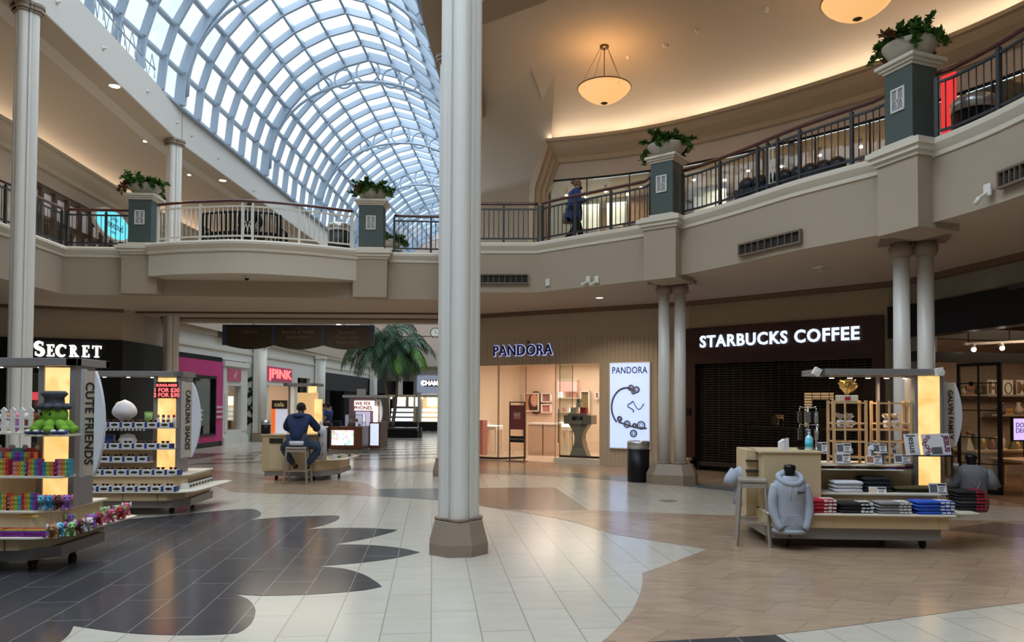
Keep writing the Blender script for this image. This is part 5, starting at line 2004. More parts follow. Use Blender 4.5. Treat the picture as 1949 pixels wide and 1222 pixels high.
# white pilastered shop front with pink deer sign
xa, xb = lx(422), lx(468)
m = MB()
n0, n1 = LW(445, 712), LW(449, 820)
s0, s1 = lx(431), lx(456)
m.box(xa, s0, -.06, .2, 0, 3.1, MW); m.box(s1, xb, -.06, .2, 0, 3.1, MW); m.box(s0, s1, -.06, .2, 2.3, 3.1, MW); m.box(s0, s1, -.06, .2, 0, .55, MW)
m.box(xa - .05, xb + .05, -.14, .0, 3.05, 3.25, MW); m.box(xa, s0, -.12, 0, 0, .3, MW); m.box(s1, xb, -.12, 0, 0, .3, MW)
m.box(xa + .1, s0 - .1, -.1, 0, .5, 2.0, MW); m.box(s1 + .1, xb - .1, -.1, 0, .5, 2.0, MW)
struct('wall_white_front', m, M_white)
t = thing('shop_window_display', 'narrow lit window with clothes between white pilasters', 'window display', MW @ Vector(((s0 + s1) / 2, .1, .55)), aW)
hw = (s1 - s0) / 2
m = MB(); m.box(-hw, hw, .4, .45, 0, 1.75); part('backdrop', m, mat('lit_peach', (.55, .4, .32), .6, emit=(1, .7, .5), es=.12), t)
m = MB(); m.box(-hw + .02, hw - .02, -.05, -.04, 0, 1.75); part('pane', m, M_glass, t)
m = MB(); m.ell(Vector((0, .15, .75)), .25, .1, .3, 12, 8); part('pale_blue_top', m, M_paleblue, t)
m = MB(); m.box(-.35, .35, .1, .3, .05, .4); part('orange_stack', m, cols[1], t)
for px0, px1, py0, py1, lb in ((430, 455, 686, 708, 'rose pink sign panel with a small white deer'),):
    a, b = LW(px0, py1), LW(px1, py0)
    zc = 2.72
    t = thing('shop_sign', lb, 'sign', MW @ Vector(((a[0] + b[0]) / 2, -.08, zc)), aW)
    w2 = (b[0] - a[0]) / 2
    m = MB(); m.box(-w2, w2, -.02, .02, -.24, .24); part('panel', m, M_pk, t)
    m = MB()
    for p_, q_ in (((-.1, -.12), (-.08, .0)), ((.06, -.12), (.05, .0)), ((-.1, .0), (.08, .02)), ((.06, .0), (.12, .12)), ((.12, .12), (.17, .1)), ((.11, .12), (.09, .19))):
        m.bar((p_[0], -.03, p_[1]), (q_[0], -.03, q_[1]), .035, .01, (0, 1, 0))
    part('deer_figure', m, M_shopwhite, t)
# grey return with abstract black lettering poster
m = MB(); wbox(m, 468, 503, 0, 3.3); struct('wall_grey_return', m, mat('grey_green_wall', (.42, .44, .40), .6))
a = lx(474)
t = thing('wall_graphic', 'large black broken lettering poster on the grey return wall', 'wall graphic', MW @ Vector((a, -.01, 1.6)), aW)
m = MB()
for k, (x, z, w_, h_, sl) in enumerate(((0, .95, .5, .18, .1), (.05, .6, .3, .12, 0), (0, .3, .55, .22, .15), (.1, -.1, .6, .16, -.3), (0, -.35, .6, .14, .35), (.05, -.62, .65, .2, -.1), (-.05, -.9, .7, .14, .2))):
    m.add([(x - w_ / 2, -.01, z - h_ / 2), (x + w_ / 2, -.01, z - h_ / 2 + sl), (x + w_ / 2, -.01, z + h_ / 2 + sl), (x - w_ / 2, -.01, z + h_ / 2)], [(0, 1, 2, 3)])
m.f = m.f
part('black_shapes', m, M_blackm, t)
# pink neon shop
xa, xb = lx(503), lx(562)
m = MB(); m.box(xa, xa + .35, -.05, .2, 0, 3.3, MW); m.box(xb - .3, xb, -.05, .2, 0, 3.3, MW); m.box(xa, xb, -.02, .2, 2.5, 3.3, MW); m.box(xa, xb, -.12, .05, 2.42, 2.52, MW)
struct('wall_neon_shop', m, M_white)
m = MB(); m.box(xa, xb, 3.0, 3.1, 0, 3.3, MW); m.box(xb - .1, xb, .2, 3.0, 0, 3.3, MW); struct('wall_neon_shop_back', m, mat('lit_beige_interior', (.60, .46, .36), .6))
area('neon_shop_light', MW @ Vector(((xa + xb) / 2, 1.3, 2.9)), 1.5, 60, (1, .8, .62))
a, b = LW(505, 724), LW(553, 700)
t = thing('shop_sign', 'rose pink panel with glowing red neon letters PINK', 'sign', MW @ Vector(((a[0] + b[0]) / 2, -.06, 2.93)), aW)
w2 = (b[0] - a[0]) / 2
m = MB(); m.box(-w2, w2, -.02, .02, -.33, .33); part('panel', m, M_pk, t)
m = text_mb('|PINK', .52, .02, .012); m.xf(Matrix.Diagonal((w2 * 1.05 / .75, 1, 1.1, 1))); m.xf(Matrix.Translation((0, -.04, .0))); part('neon_letters', m, M_red_neon, t)
for sg in (-1, 1):
    m = MB()
    for q in ((.62, .92, 0), (.66, .74, .05), (.7, .78, -.05)):
        m.bar((sg * w2 * q[0], -.03, q[2]), (sg * w2 * q[1], -.03, q[2]), .02, .01, (0, 1, 0))
    part('arrow_ornament', m, M_pink, t)
# remaining dark fronts
m = MB(); wbox(m, 562, 604, 0, 3.3, .6, .8); wbox(m, 562, 566, 0, 3.3, 0, .6); wbox(m, 566, 590, 2.9, 3.3, 0, .2); struct('wall_corridor_mid', m, M_white)
m = MB(); wbox(m, 570, 589, 0, 2.9, .5, .58); struct('door_2', m, M_blackm)
m = MB(); wbox(m, 590, 618, 0, 3.3, 0, .2); struct('wall_corridor_mid2', m, M_white)
m = MB(); wbox(m, 618, 699, 2.35, 3.35, -.02, .2); wbox(m, 718, 772, 2.35, 3.35, -.02, .2); struct('trim_62', m, mat('charcoal_sign_band', (.014, .015, .020), .6))
m = MB(); wbox(m, 618, 628, 0, 2.35); wbox(m, 699, 720, 0, 3.35); wbox(m, 655, 700, 0, 2.35, 0, .2); wbox(m, 618, 772, 0, 2.35, 2.6, 2.7); wbox(m, 745, 772, 0, 2.35, 0, .2); struct('wall_charcoal_shop', m, M_blackm)
m = MB(); wbox(m, 430, 790, 0, 4.3, 3.2, 3.4); struct('wall_corridor_back', m, M_blackm)
a = lx(636, 790)
t = thing('notice', 'pale paper notice on the black shop front behind the phone kiosk', 'notice', MW @ Vector((lx(643, 790), .55, 1.1)), aW)
m = MB(); m.box(-.6, .6, 0, .02, -.3, .3); part('sheet', m, mat('notice_paper', (.35, .42, .40), .6), t)
m = MB(); m.box(-.4, .4, -.004, 0, .05, .15); m.box(-.4, .3, -.004, 0, -.12, -.06); part('printing', m, M_blackm, t)

# SECRET front
S0, S1 = (-13.4, 20.37), (-11.2, 21.15)
MX, LX, LLX = frame(S0, S1)
aX = math.atan2(S1[1] - S0[1], S1[0] - S0[0])
m = MB()
m.box(-6.5, -.2, 0, .2, 0, 2.45, MX); m.box(LLX - .55, LLX, 0, .2, 0, 2.45, MX); m.box(-.2, LLX - .55, 0, .2, 0, .3, MX)
m.prism([(-11.2, 21.15), (-11.25, 24.0), (-11.45, 24.0), (-11.4, 21.2)], 0, 2.5)
m.box(-.2, LLX - .5, 1.4, 1.5, 0, 2.45, MX)
struct('wall_secret_front', m, M_black)
m = MB(); m.box(-.2, LLX - .55, .05, .07, .3, 2.45, MX); struct('window_30', m, M_glass)
t = thing('shop_shelf', 'red and pink lit shelf of small goods behind the black shop glass', 'shelf', MX @ Vector((.55, .5, .8)), aX)
m = MB(); m.box(-.7, .8, 0, .4, .9, 1.12); part('red_light_band', m, mat('red_glow', (.8, .1, .15), .5, emit=(1, .08, .12), es=.7), t)
for k in range(9):
    m = MB(); x = -.62 + k * .16; m.lathe([(.05, 0), (.06, .1), (.03, .2), (.03, .26)], (x, .2, .35 + .3 * (k % 2)), 8); part('bottle', m, cols[1] if k % 2 else M_pink, t)
m = MB(); m.box(-.7, .8, 0, .4, .3, .34); m.box(-.7, .8, 0, .4, .6, .64); m.box(-.7, .8, 0, .4, 0, .04); part('shelf_boards', m, M_black, t)
area('secret_shop_light', MX @ Vector((.9, .8, 2.3)), .8, 10, (1, .4, .4))


def serif(ch, h):
    """bold roman capital of height h, as flat ribbons; returns (MB, width)"""
    m = MB()
    T, t_ = .20 * h, .08 * h
    B = lambda x0, x1, z0, z1: m.box(x0, x1, -.03, .0, z0, z1)
    if ch in 'SC':
        pts = []
        if ch == 'C':
            pts = [(.34 * h + .34 * h * math.cos(R(a)), .5 * h + .46 * h * math.sin(R(a))) for a in range(45, 316, 15)]
            wd = .68 * h
            m.box(wd - .10 * h, wd - .03 * h, -.03, 0, .70 * h, .96 * h)
        else:
            wd = .52 * h
            pts = [(.26 * h + .20 * h * math.cos(R(a)), .74 * h + .21 * h * math.sin(R(a))) for a in range(30, 271, 20)] + [(.26 * h + .21 * h * math.cos(R(a)), .27 * h + .23 * h * math.sin(R(a))) for a in range(80, -151, -20)]
            m.box(wd - .1 * h, wd - .04 * h, -.03, 0, .72 * h, .96 * h); m.box(.02 * h, .08 * h, -.03, 0, .04 * h, .3 * h)
        n = len(pts)
        vs = []
        for i, (x, z) in enumerate(pts):
            a, b = pts[max(0, i - 1)], pts[min(n - 1, i + 1)]
            dx, dz = b[0] - a[0], b[1] - a[1]
            l = math.hypot(dx, dz)
            wv = (.05 + .09 * math.sin(PI * i / (n - 1))) * h
            for sg in (-1, 1):
                for y in (-.03, 0):
                    vs.append((x - dz / l * sg * wv, y, z + dx / l * sg * wv))
        m.add(vs, [(4 * i + a, 4 * i + b, 4 * i + 4 + b, 4 * i + 4 + a) for i in range(n - 1) for a, b in ((0, 1), (1, 3), (3, 2), (2, 0))] + [(0, 1, 3, 2), (4 * n - 4, 4 * n - 3, 4 * n - 1, 4 * n - 2)])
        return m, wd
    if ch == 'T':
        wd = .7 * h
        B(wd / 2 - T / 2, wd / 2 + T / 2, 0, h); B(0, wd, h - t_, h); B(0, t_, h - .26 * h, h); B(wd - t_, wd, h - .26 * h, h); B(wd / 2 - .2 * h, wd / 2 + .2 * h, 0, t_)
        return m, wd
    wd = .58 * h
    B(.08 * h, .08 * h + T, 0, h); B(0, .4 * h, 0, t_); B(0, .4 * h, h - t_, h)
    if ch == 'E':
        B(.1 * h, wd, 0, t_); B(.1 * h, wd - .03 * h, h - t_, h); B(wd - t_, wd, 0, .27 * h); B(wd - t_ - .03 * h, wd - .03 * h, h - .25 * h, h); B(.2 * h, .42 * h, .48 * h, .55 * h); B(.37 * h, .43 * h, .40 * h, .63 * h)
    if ch == 'R':
        for a0_, a1_ in zip(range(-90, 90, 20), range(-70, 110, 20)):
            c_ = (.3 * h, .745 * h)
            m.bar((c_[0] + .17 * h * math.cos(R(a0_)), -.015, c_[1] + .20 * h * math.sin(R(a0_))), (c_[0] + .17 * h * math.cos(R(a1_)), -.015, c_[1] + .20 * h * math.sin(R(a1_))), .15 * h, .03, (0, 1, 0))
        B(.2 * h, .32 * h, .50 * h, .57 * h); B(.2 * h, .32 * h, h - t_, h)
        m.bar((.30 * h, -.015, .52 * h), (.60 * h, -.015, .03 * h), .17 * h, .03, (0, 1, 0)); B(.46 * h, .74 * h, 0, t_)
        wd = .74 * h
    return m, wd


a, b = LX(68, 670), LX(194, 670)
zl, zh = LX(120, 679)[1], LX(120, 657)[1]
t = thing('shop_sign', 'glowing white serif letters SECRET on the black shop front', 'sign', MX @ Vector(((a[0] + b[0]) / 2, -.08, zl)), aX)
ws = [(c_, (zh - zl) * (1.25 if i == 0 else 1.0)) for i, c_ in enumerate('SECRET')]
gl = [serif(c_, h_) for c_, h_ in ws]
tot = sum(g[1] for g in gl)
gap = (b[0] - a[0] - tot) / 5
x = -(b[0] - a[0]) / 2
M_wl = mat('warm_white_letters', (1, 1, 1), .5, emit=(1, .93, .85), es=2.6)
for (g, wd) in gl:
    g.xf(Matrix.Translation((x, 0, 0)))
    part('letter', g, M_wl, t)
    x += wd + gap

# ================================================================ hanging directory sign under the bridge
M_dirb = mat('dark_brown_sign_enamel', (.040, .024, .010), .5)
M_dirn = mat('navy_sign_post', (.035, .045, .10), .5)
M_dirt = mat('dull_gold_ink', (.20, .14, .08), .5)
l_, r_ = A(425, 640, 23.8), A(712, 640, 23.8)
t = thing('hanging_sign', 'long dark brown hanging directory with three panels under the bridge', 'sign', ((l_.x + r_.x) / 2, 23.8, ZS - .14))
W2 = (r_.x - l_.x) / 2
m = MB(); m.box(-W2, W2, -.04, .04, -.05, 0); part('top_bar', m, M_dirn, t)
for u in (0, 1 / 3, 2 / 3, 1):
    x = -W2 + .06 + u * (2 * W2 - .12)
    m = MB(); m.box(x - .07, x + .07, -.06, .06, -.66, 0); part('divider', m, M_dirn, t)
for k, tx in enumerate((["Dillard's"], ['Barnes & Noble', 'Booksellers'], ['Escalator', 'Food Court', 'Restrooms'])):
    x0 = -W2 + .14 + k * (2 * W2 - .12) / 3
    x1 = x0 + (2 * W2 - .12) / 3 - .16
    lo = [(x0 + (x1 - x0) * i / 10, -.68 - .11 * math.sin(PI * i / 10)) for i in range(11)]
    m = MB()
    vs = [(p[0], y, p[1]) for y in (-.04, .04) for p in lo] + [(x1, -.04, -.04), (x0, -.04, -.04), (x1, .04, -.04), (x0, .04, -.04)]
    m.add(vs, [tuple(range(11)) + (22, 23), tuple(range(21, 10, -1)) + (25, 24)] + [(i, i + 1, 12 + i, 11 + i) for i in range(10)])
    pn = part('panel', m, M_dirb, t)
    for j, l__ in enumerate(tx):
        q = text_mb(l__, .16, .004, .0)
        q.xf(Matrix.Translation(((x0 + x1) / 2, -.045, -.23 - .16 * j)))
        part('lettering', q, M_dirt, t)
    m = MB(); m.ell(Vector(((x0 + x1) / 2, -.045, -.09)), .05, .01, .05, 10, 6); m.box((x0 + x1) / 2 - .16, (x0 + x1) / 2 + .16, -.05, -.042, -.1, -.085); part('crest', m, M_dirn, t)
for u in (.2, .8):
    m = MB(); m.cyl((-W2 + 2 * W2 * u, 0), .015, 0, .13, 8); part('hanger', m, M_dirn, t)

# ================================================================ far end of the corridor
YF = 54
s = MB(); s.prism([(-10.2, YF), (-9.0, YF - .6), (-6, YF - 1.2), (-2, YF - 1.2), (2, YF), (2, 60), (-10.2, 60)], 4.25, 5.35); struct('floor', s, M_bulge)
s = MB(); s.box(-12, 4, 61.5, 61.8, 0, 4.3); struct('wall_far_ground', s, M_white)
s = MB(); s.box(-14, 6, 60.2, 60.5, 5.3, 16); struct('wall_far_upper', s, mat('far_wall_blush', (.55, .42, .36), .7))
s = MB(); s.box(-12, 4, 54.4, 61.5, 4.2, 4.25); struct('ceiling', s, M_soff)
s = MB(); s.box(-8.4, -8.0, 53.6, 54.2, 0, 4.2); s.box(-8.5, -7.9, 53.5, 54.3, 5.35, 10.8); struct('wall_far_pilaster', s, M_white)
s = MB(); s.box(-12, -8.2, 61.35, 61.5, 2.3, 3.4); struct('trim_63', s, M_blackm)
railing([(-9.9, YF - .2), (-9.0, YF - .55), (-6, YF - 1.1), (-2, YF - 1.1), (1.5, YF - .2)], 'distant ivory railing at the far end of the corridor, right of the palm', M_wiron, every=7, step=.26)
c = A(768, 625, 58.5)
t = thing('oval_sign', 'small pale oval sign with dark script hanging beyond the palm', 'sign', c)
m = MB(); oval(m, .52, .3, -.03, .03); part('panel', m, M_shopwhite, t)
text_obj('lettering', 'Auntie', mw(t) @ Matrix.Translation((0, -.04, 0)), .3, M_navy, t, depth=.01)
m = MB(); m.box(-.02, .02, 0, 1.7, .2, .24); part('hanger', m, M_black, t)
c = A(829, 634, 58.5)
t = thing('wall_clock', 'round black-rimmed wall clock at the far end of the upper level', 'clock', c)
m = MB(); m.lathe([(.42, 0), (.42, .1)], (0, 0, 0), 24, M=Matrix.Rotation(PI / 2, 4, 'X')); part('rim', m, M_black, t)
m = MB(); m.lathe([(.36, 0), (.36, .02)], (0, 0, 0), 24, M=Matrix.Translation((0, -.1, 0)) @ Matrix.Rotation(PI / 2, 4, 'X')); part('face', m, M_shopwhite, t)
m = MB(); m.bar((0, -.13, 0), (.0, -.13, .25), .03, .01, (0, 1, 0)); m.bar((0, -.13, 0), (.18, -.13, -.05), .03, .01, (0, 1, 0)); part('hands', m, M_black, t)
m = MB(); m.box(-.02, .02, .0, 1.8, -.02, .02); part('bracket', m, M_black, t)
# sports shop at the far end
a, b = A(800, 760, 61.3), A(838, 725, 61.3)
t = thing('shop_sign', 'bluish white shop fascia with purple letters CHAMPS far down the corridor', 'sign', ((a.x + b.x) / 2, 61.3, 3.0))
m = MB(); m.box(-1.1, 1.4, -.05, .05, -.5, .9); part('fascia', m, mat('bluish_lit_fascia', (.5, .58, .75), .5, emit=(.6, .7, .95), es=.25), t)
text_obj('lettering', 'CHAMPS', mw(t) @ Matrix.Translation((.2, -.08, .25)), .5, M_lightwhite, t, depth=.02, bold=.03)
m = MB(); m.box(-.5, .95, -.075, -.05, -.02, .52); part('purple_backing', m, mat('dark_purple', (.03, .02, .10), .5), t)
t = thing('shop_opening', 'brightly lit shop opening under the purple sign', 'shopfront', (-6.2, 61.3, 0))
m = MB(); m.box(-1.3, 1.6, -.05, 0, 0, 2.4); part('lit_back', m, mat('lit_far_shop', (.6, .6, .6), .5, emit=(.85, .9, 1), es=.35), t)
for k in range(4):
    m = MB(); m.box(-1.2 + .7 * k, -.8 + .7 * k, -.2, -.05, .1, 1.4 + .2 * (k % 2)); part('goods_rack', m, cols[k], t)
# fill lamp added under the bridge soffit, without any fixture
area('corridor_soffit_fill', (-6, 20.6, ZS - .06), 3.0, 60, (1, .86, .68), size_y=1.5)
# cove lamps hidden behind the cornices
def cove_lights(path, d, z, power, col, step=2.2):
    q = resample(offset(path, d), step)
    for a, b in zip(q[:-1], q[1:]):
        c = (a + b) / 2
        area('cove_lamp', (c.x, c.y, z), (b - a).length, power, col, rot=(PI, 0, math.atan2(b.y - a.y, b.x - a.x)), size_y=.12)
cove_lights(UPR, .28, 8.9, 9, (1, .84, .64))
cove_lights(UPL, .28, 8.9, 8, (1, .80, .60), 3.5)
# ================================================================ kiosks
M_maple = mat('pale_maple', (.56, .43, .26), .45, noise=.12, nscale=5, stretch=(10, 10, .7))
M_mapled = mat('maple_edge', (.62, .50, .33), .4)
M_cream_l = mat('cream_laminate', (.70, .64, .53), .4)
M_alu = mat('grey_aluminium', (.27, .26, .26), .4, metal=.3)
M_aluL = mat('silver_sign_frame', (.48, .49, .52), .4, metal=.3)
M_signw = mat('pale_sign_board', (.68, .69, .74), .5)
M_signb = mat('beige_sign_strip', (.50, .41, .32), .5)
M_rub = mat('caster_black', (.012, .012, .012), .6)
M_ink = mat('black_ink', (.02, .018, .015), .6)
M_tag = mat('card_white', (.72, .72, .76), .5)
M_onyx = bpy.data.materials.new('backlit_onyx'); M_onyx.use_nodes = True
_t = M_onyx.node_tree; _b = _t.nodes['Principled BSDF']
_c = _t.nodes.new('ShaderNodeTexCoord'); _n = _t.nodes.new('ShaderNodeTexNoise'); _r = _t.nodes.new('ShaderNodeValToRGB')
_n.inputs['Scale'].default_value = 3.0; _n.inputs['Detail'].default_value = 7; _n.inputs['Distortion'].default_value = 1.2
_r.color_ramp.elements[0].position = .3; _r.color_ramp.elements[0].color = (.95, .42, .10, 1)
_r.color_ramp.elements[1].position = .62; _r.color_ramp.elements[1].color = (1.0, .66, .26, 1)
_t.links.new(_c.outputs['Object'], _n.inputs['Vector']); _t.links.new(_n.outputs['Fac'], _r.inputs['Fac'])
_t.links.new(_r.outputs['Color'], _b.inputs['Emission Color']); _b.inputs['Emission Strength'].default_value = 1.05
_b.inputs['Base Color'].default_value = (.5, .35, .2, 1); _b.inputs['Roughness'].default_value = .3


def cmat(name, rgb, r=.7):
    return mat('c_' + name, rgb, r)


PLUSH = {k: mat('plush_' + k, v, .95, noise=.25, nscale=60, bump=.5, bscale=300) for k, v in dict(green=(.17, .36, .03), charcoal=(.06, .065, .08), blue=(.08, .30, .58), tan=(.36, .19, .09), purple=(.30, .13, .42), white=(.62, .60, .62), pink=(.62, .17, .25), red=(.42, .05, .06), lime=(.30, .52, .18), brown=(.14, .05, .03), sky=(.14, .45, .65), navy=(.05, .07, .25)).items()}


class Kiosk:
    def __init__(s, name, label, x, y, rz):
        s.t = thing(name, label, 'kiosk', (x, y, 0), rz)
        s.M = Matrix.Translation((x, y, 0)) @ Matrix.Rotation(rz, 4, 'Z')
        s.Mi = s.M.inverted()
        s.rz = rz

    def L(s, px, py, d=0.):
        a, b = s.M @ Vector((-1, d, 0)), s.M @ Vector((1, d, 0))
        q = s.Mi @ V(px, py, (a.x, a.y), (b.x, b.y))
        return Vector((q.x, d, q.z))

    def w(s, x, y, z):
        return s.M @ Vector((x, y, z))

    def part(s, name, mb, mats, label=None, bevel=0., parent=None):
        return part(name, mb, mats, parent or s.t, label=label, bevel=bevel)

    def casters(s, pts):
        for x, y in pts:
            m = MB(); m.lathe([(.055, -.02), (.055, .02)], (0, 0, 0), 14, M=Matrix.Translation((x, y, .055)) @ Matrix.Rotation(PI / 2, 4, 'Y')); m.box(x - .03, x + .03, y - .03, y + .03, .09, .13)
            s.part('caster', m, M_rub)

    def wing(s, x, y, z0, z1, text, side=1, tw=.075, bulge=.17, size=.115):
        """tall side sign: beige strip with downward writing and a curved pale blade"""
        m = MB(); m.box(x, x + tw * 2.0, y - .02, y + .02, z0, z1); s.part('sign_board', m, M_signb)
        m = MB(); m.box(x - .03, x, y - .03, y + .03, z0 - .02, z1 + .02); s.part('sign_edge', m, M_aluL)
        m = MB()
        n = 12
        pts = [(x + tw * 2.0 + bulge * (math.sin(PI * i / n) ** .8) * side, z0 + (z1 - z0) * i / n) for i in range(n + 1)]
        base = [(x + tw * 2.0, z1), (x + tw * 2.0, z0)]
        poly = pts + base
        k = len(poly)
        m.add([(p[0], yy, p[1]) for yy in (y - .03, y + .015) for p in poly], [tuple(range(k)), tuple(range(2 * k - 1, k - 1, -1))] + [(i, (i + 1) % k, k + (i + 1) % k, k + i) for i in range(k)])
        s.part('sign_blade', m, M_signw)
        q = text_mb(text, size, .004, .002, 'CENTER', 1, 1.05)
        q.xf(Matrix.Translation((x + tw, y - .025, (z0 + z1) / 2)) @ Matrix.Rotation(PI / 2, 4, 'Y'))
        s.part('sign_lettering', q, M_ink)


def shelfboard(m, poly, z0, z1):
    m.prism(poly, z0, z1)


# ---------------------------------------------------------------- right-hand sweatshirt kiosk
K = Kiosk('merchandise_kiosk', 'maple sweatshirt kiosk with grey canopy and glowing onyx column at the right', 4.09, 8.62, R(-3.3))
m = MB(); m.prism([(-.98, .10), (.92, .10), (1.0, .3), (1.0, 1.5), (-.98, 1.5), (-1.05, 1.2), (-1.05, .3)], .11, .25); K.part('skirt', m, M_alu)
m = MB(); m.prism([(-1.0, .04), (.98, .04), (1.04, .25), (1.04, 1.55), (-1.0, 1.55), (-1.08, 1.3), (-1.08, .2)], .25, .40)
m.box(-.33, -.325, .03, .05, .25, .4); m.box(.86, .865, .03, .05, .25, .4); K.part('lower_cabinet', m, M_maple, bevel=.01)
m = MB(); m.prism([(-1.08, -.02), (1.04, -.02), (1.04, .45), (-1.08, .45)], .40, .425); m.prism([(1.04, .15), (1.42, .2), (1.42, .9), (1.04, .9)], .40, .425); K.part('display_ledge', m, M_cream_l, bevel=.008)
m = MB(); m.box(-1.06, -.37, .30, 1.05, .425, 1.10); m.box(-1.2, -1.06, .55, 1.05, .3, 1.13); m.box(-1.10, -.35, .28, 1.07, 1.10, 1.13); K.part('cash_cabinet', m, M_maple, bevel=.008)
m = MB(); m.box(-1.205, -1.06, .5, .56, .85, .88); m.box(-1.205, -1.06, .5, .56, .98, 1.0); K.part('cubby_slot', m, M_ink)
m = MB(); m.box(-.37, 1.04, .40, .95, .425, .60); m.box(-.37, 1.0, .85, .95, .60, .93); K.part('tier_cabinet', m, M_maple, bevel=.006)
m = MB(); m.box(-.38, 1.06, .36, .93, .60, .625); K.part('tier_board', m, M_cream_l, bevel=.005)
m = MB(); m.box(-.37, .75, .6, 1.2, .93, .95); m.box(-.37, .70, .52, .95, .885, .895); K.part('glass_shelf', m, M_cream_l)
lc0, lc1 = K.L(1746, 716, .75), K.L(1793, 716, .75)
m = MB(); m.box(lc0.x, lc1.x - .03, .75, 1.0, .62, lc0.z); K.part('onyx_column', m, M_onyx, label='glowing amber onyx column')
m = MB(); m.box(lc0.x - .035, lc0.x, .74, 1.02, .6, lc0.z + .02); m.box(lc1.x - .03, lc1.x + .01, .76, 1.05, .6, lc0.z + .02); m.box(lc0.x - .3, lc0.x - .27, 1.2, 1.25, .93, lc0.z + .02); K.part('column_posts', m, M_alu)
cz = lc0.z
ca, cb = K.L(1560, 703, .7), K.L(1797, 703, .7)
m = MB(); m.box(ca.x, cb.x, .7, .78, cz + .01, cz + .09); m.box(ca.x, cb.x, 1.32, 1.4, cz + .01, cz + .09); m.box(ca.x, ca.x + .07, .7, 1.4, cz + .01, cz + .09); m.box(cb.x - .07, cb.x, .7, 1.4, cz + .01, cz + .09)
m.box(ca.x, cb.x, .72, 1.38, cz + .045, cz + .06); K.part('canopy', m, M_alu, bevel=.004)
for i in range(5):
    x = ca.x + .25 + i * (cb.x - ca.x - .6) / 4
    m = MB(); m.cyl((x, .98), .035, cz - .02, cz + .045, 10); sp = K.part('canopy_spot', m, M_alu)
    m = MB(); m.cyl((x, .98), .03, cz - .024, cz - .019, 10); K.part('spot_lens', m, M_lamp, parent=sp)
area('kiosk_canopy_light', K.w((ca.x + cb.x) / 2, 1.0, cz - .03), 1.0, 9, (1, .78, .5), rot=(0, 0, K.rz), size_y=.3, spread=120)
for x, y, r_ in ((ca.x - .03, .72, 30), (cb.x - .08, .66, -10), (cb.x + .04, .9, -60)):
    m = MB(); m.box(-.045, .045, -.035, .035, -.05, .05, Matrix.Translation((x, y, cz + .05)) @ Matrix.Rotation(R(r_), 4, 'Y')); m.box(-.02, .02, -.04, -.03, -.02, .02, Matrix.Translation((x, y, cz + .05)) @ Matrix.Rotation(R(r_), 4, 'Y')); K.part('corner_camera', m, M_white, bevel=.008)
wa, wb = K.L(1798, 728, .95), K.L(1798, 850, .95)
K.wing(wa.x, .95, wb.z, wa.z, 'GALVIN FAMILY', 1, .055, .09, .085)
m = MB(); m.box(lc1.x + .02, lc1.x + .22, .8, .84, .93, .96); m.tube([(lc1.x + .05, .8, .93), (lc1.x + .08, .78, .8), (lc1.x + .06, .78, .66)], .006, 5); K.part('cable_and_bracket', m, M_white)
K.casters([(-.8, .25), (.78, .25), (-.8, 1.35), (.78, 1.35)])
K6 = K


def folded(name, label, loc, rz, w_, d_, cols_, n, h=.035, g='folded shirts on the kiosk', print_m=None, seed=1):
    """stack of folded garments, each garment one child part"""
    rnd = random.Random(seed)
    t = thing(name, label, 'folded clothes', loc, rz, g)
    for k in range(n):
        m = MB()
        dx, dy = rnd.uniform(-.008, .008), rnd.uniform(-.01, .01)
        z0 = k * h
        pts = [(-w_ / 2 + dx, -d_ / 2 + dy, z0 + .004), (w_ / 2 + dx, -d_ / 2 + dy, z0 + .004)]
        prof = [(-.5, .15), (-.53, .5), (-.5, .85), (-.4, 1.0), (.4, 1.0), (.5, .85), (.53, .5), (.5, .15), (.4, 0), (-.4, 0)]
        vs = []
        cs = 6
        for i in range(cs + 1):
            y = -d_ / 2 + d_ * i / cs
            sc_ = 1 - .06 * (abs(i - cs / 2) / (cs / 2)) ** 3
            for a_, b_ in prof:
                vs.append((dx + a_ * w_ * sc_ + rnd.uniform(-.002, .002), dy + y, z0 + b_ * h * .96 * (1 if 0 < i < cs else .8)))
        L_ = len(prof)
        m.add(vs, [(i * L_ + j, i * L_ + (j + 1) % L_, (i + 1) * L_ + (j + 1) % L_, (i + 1) * L_ + j) for i in range(cs) for j in range(L_)] + [tuple(range(L_)), tuple(range((cs + 1) * L_ - 1, cs * L_ - 1, -1))], True)
        gmt = part('garment', m, cols_[k % len(cols_)], t)
        if print_m:
            m = MB()
            for q in range(3):
                x = w_ * (.12 + .13 * q); hh = h * rnd.uniform(.35, .7)
                m.box(dx + x, dx + x + w_ * .10, dy - d_ / 2 - .004, dy - d_ / 2 + .03, z0 + h * .2, z0 + h * .2 + hh)
                if k == n - 1:
                    m.box(dx + x, dx + x + w_ * .09, dy - d_ / 2 + .05, dy + d_ * .3, z0 + h * .98, z0 + h * 1.0)
            part('print', m, print_m, gmt)
    return t


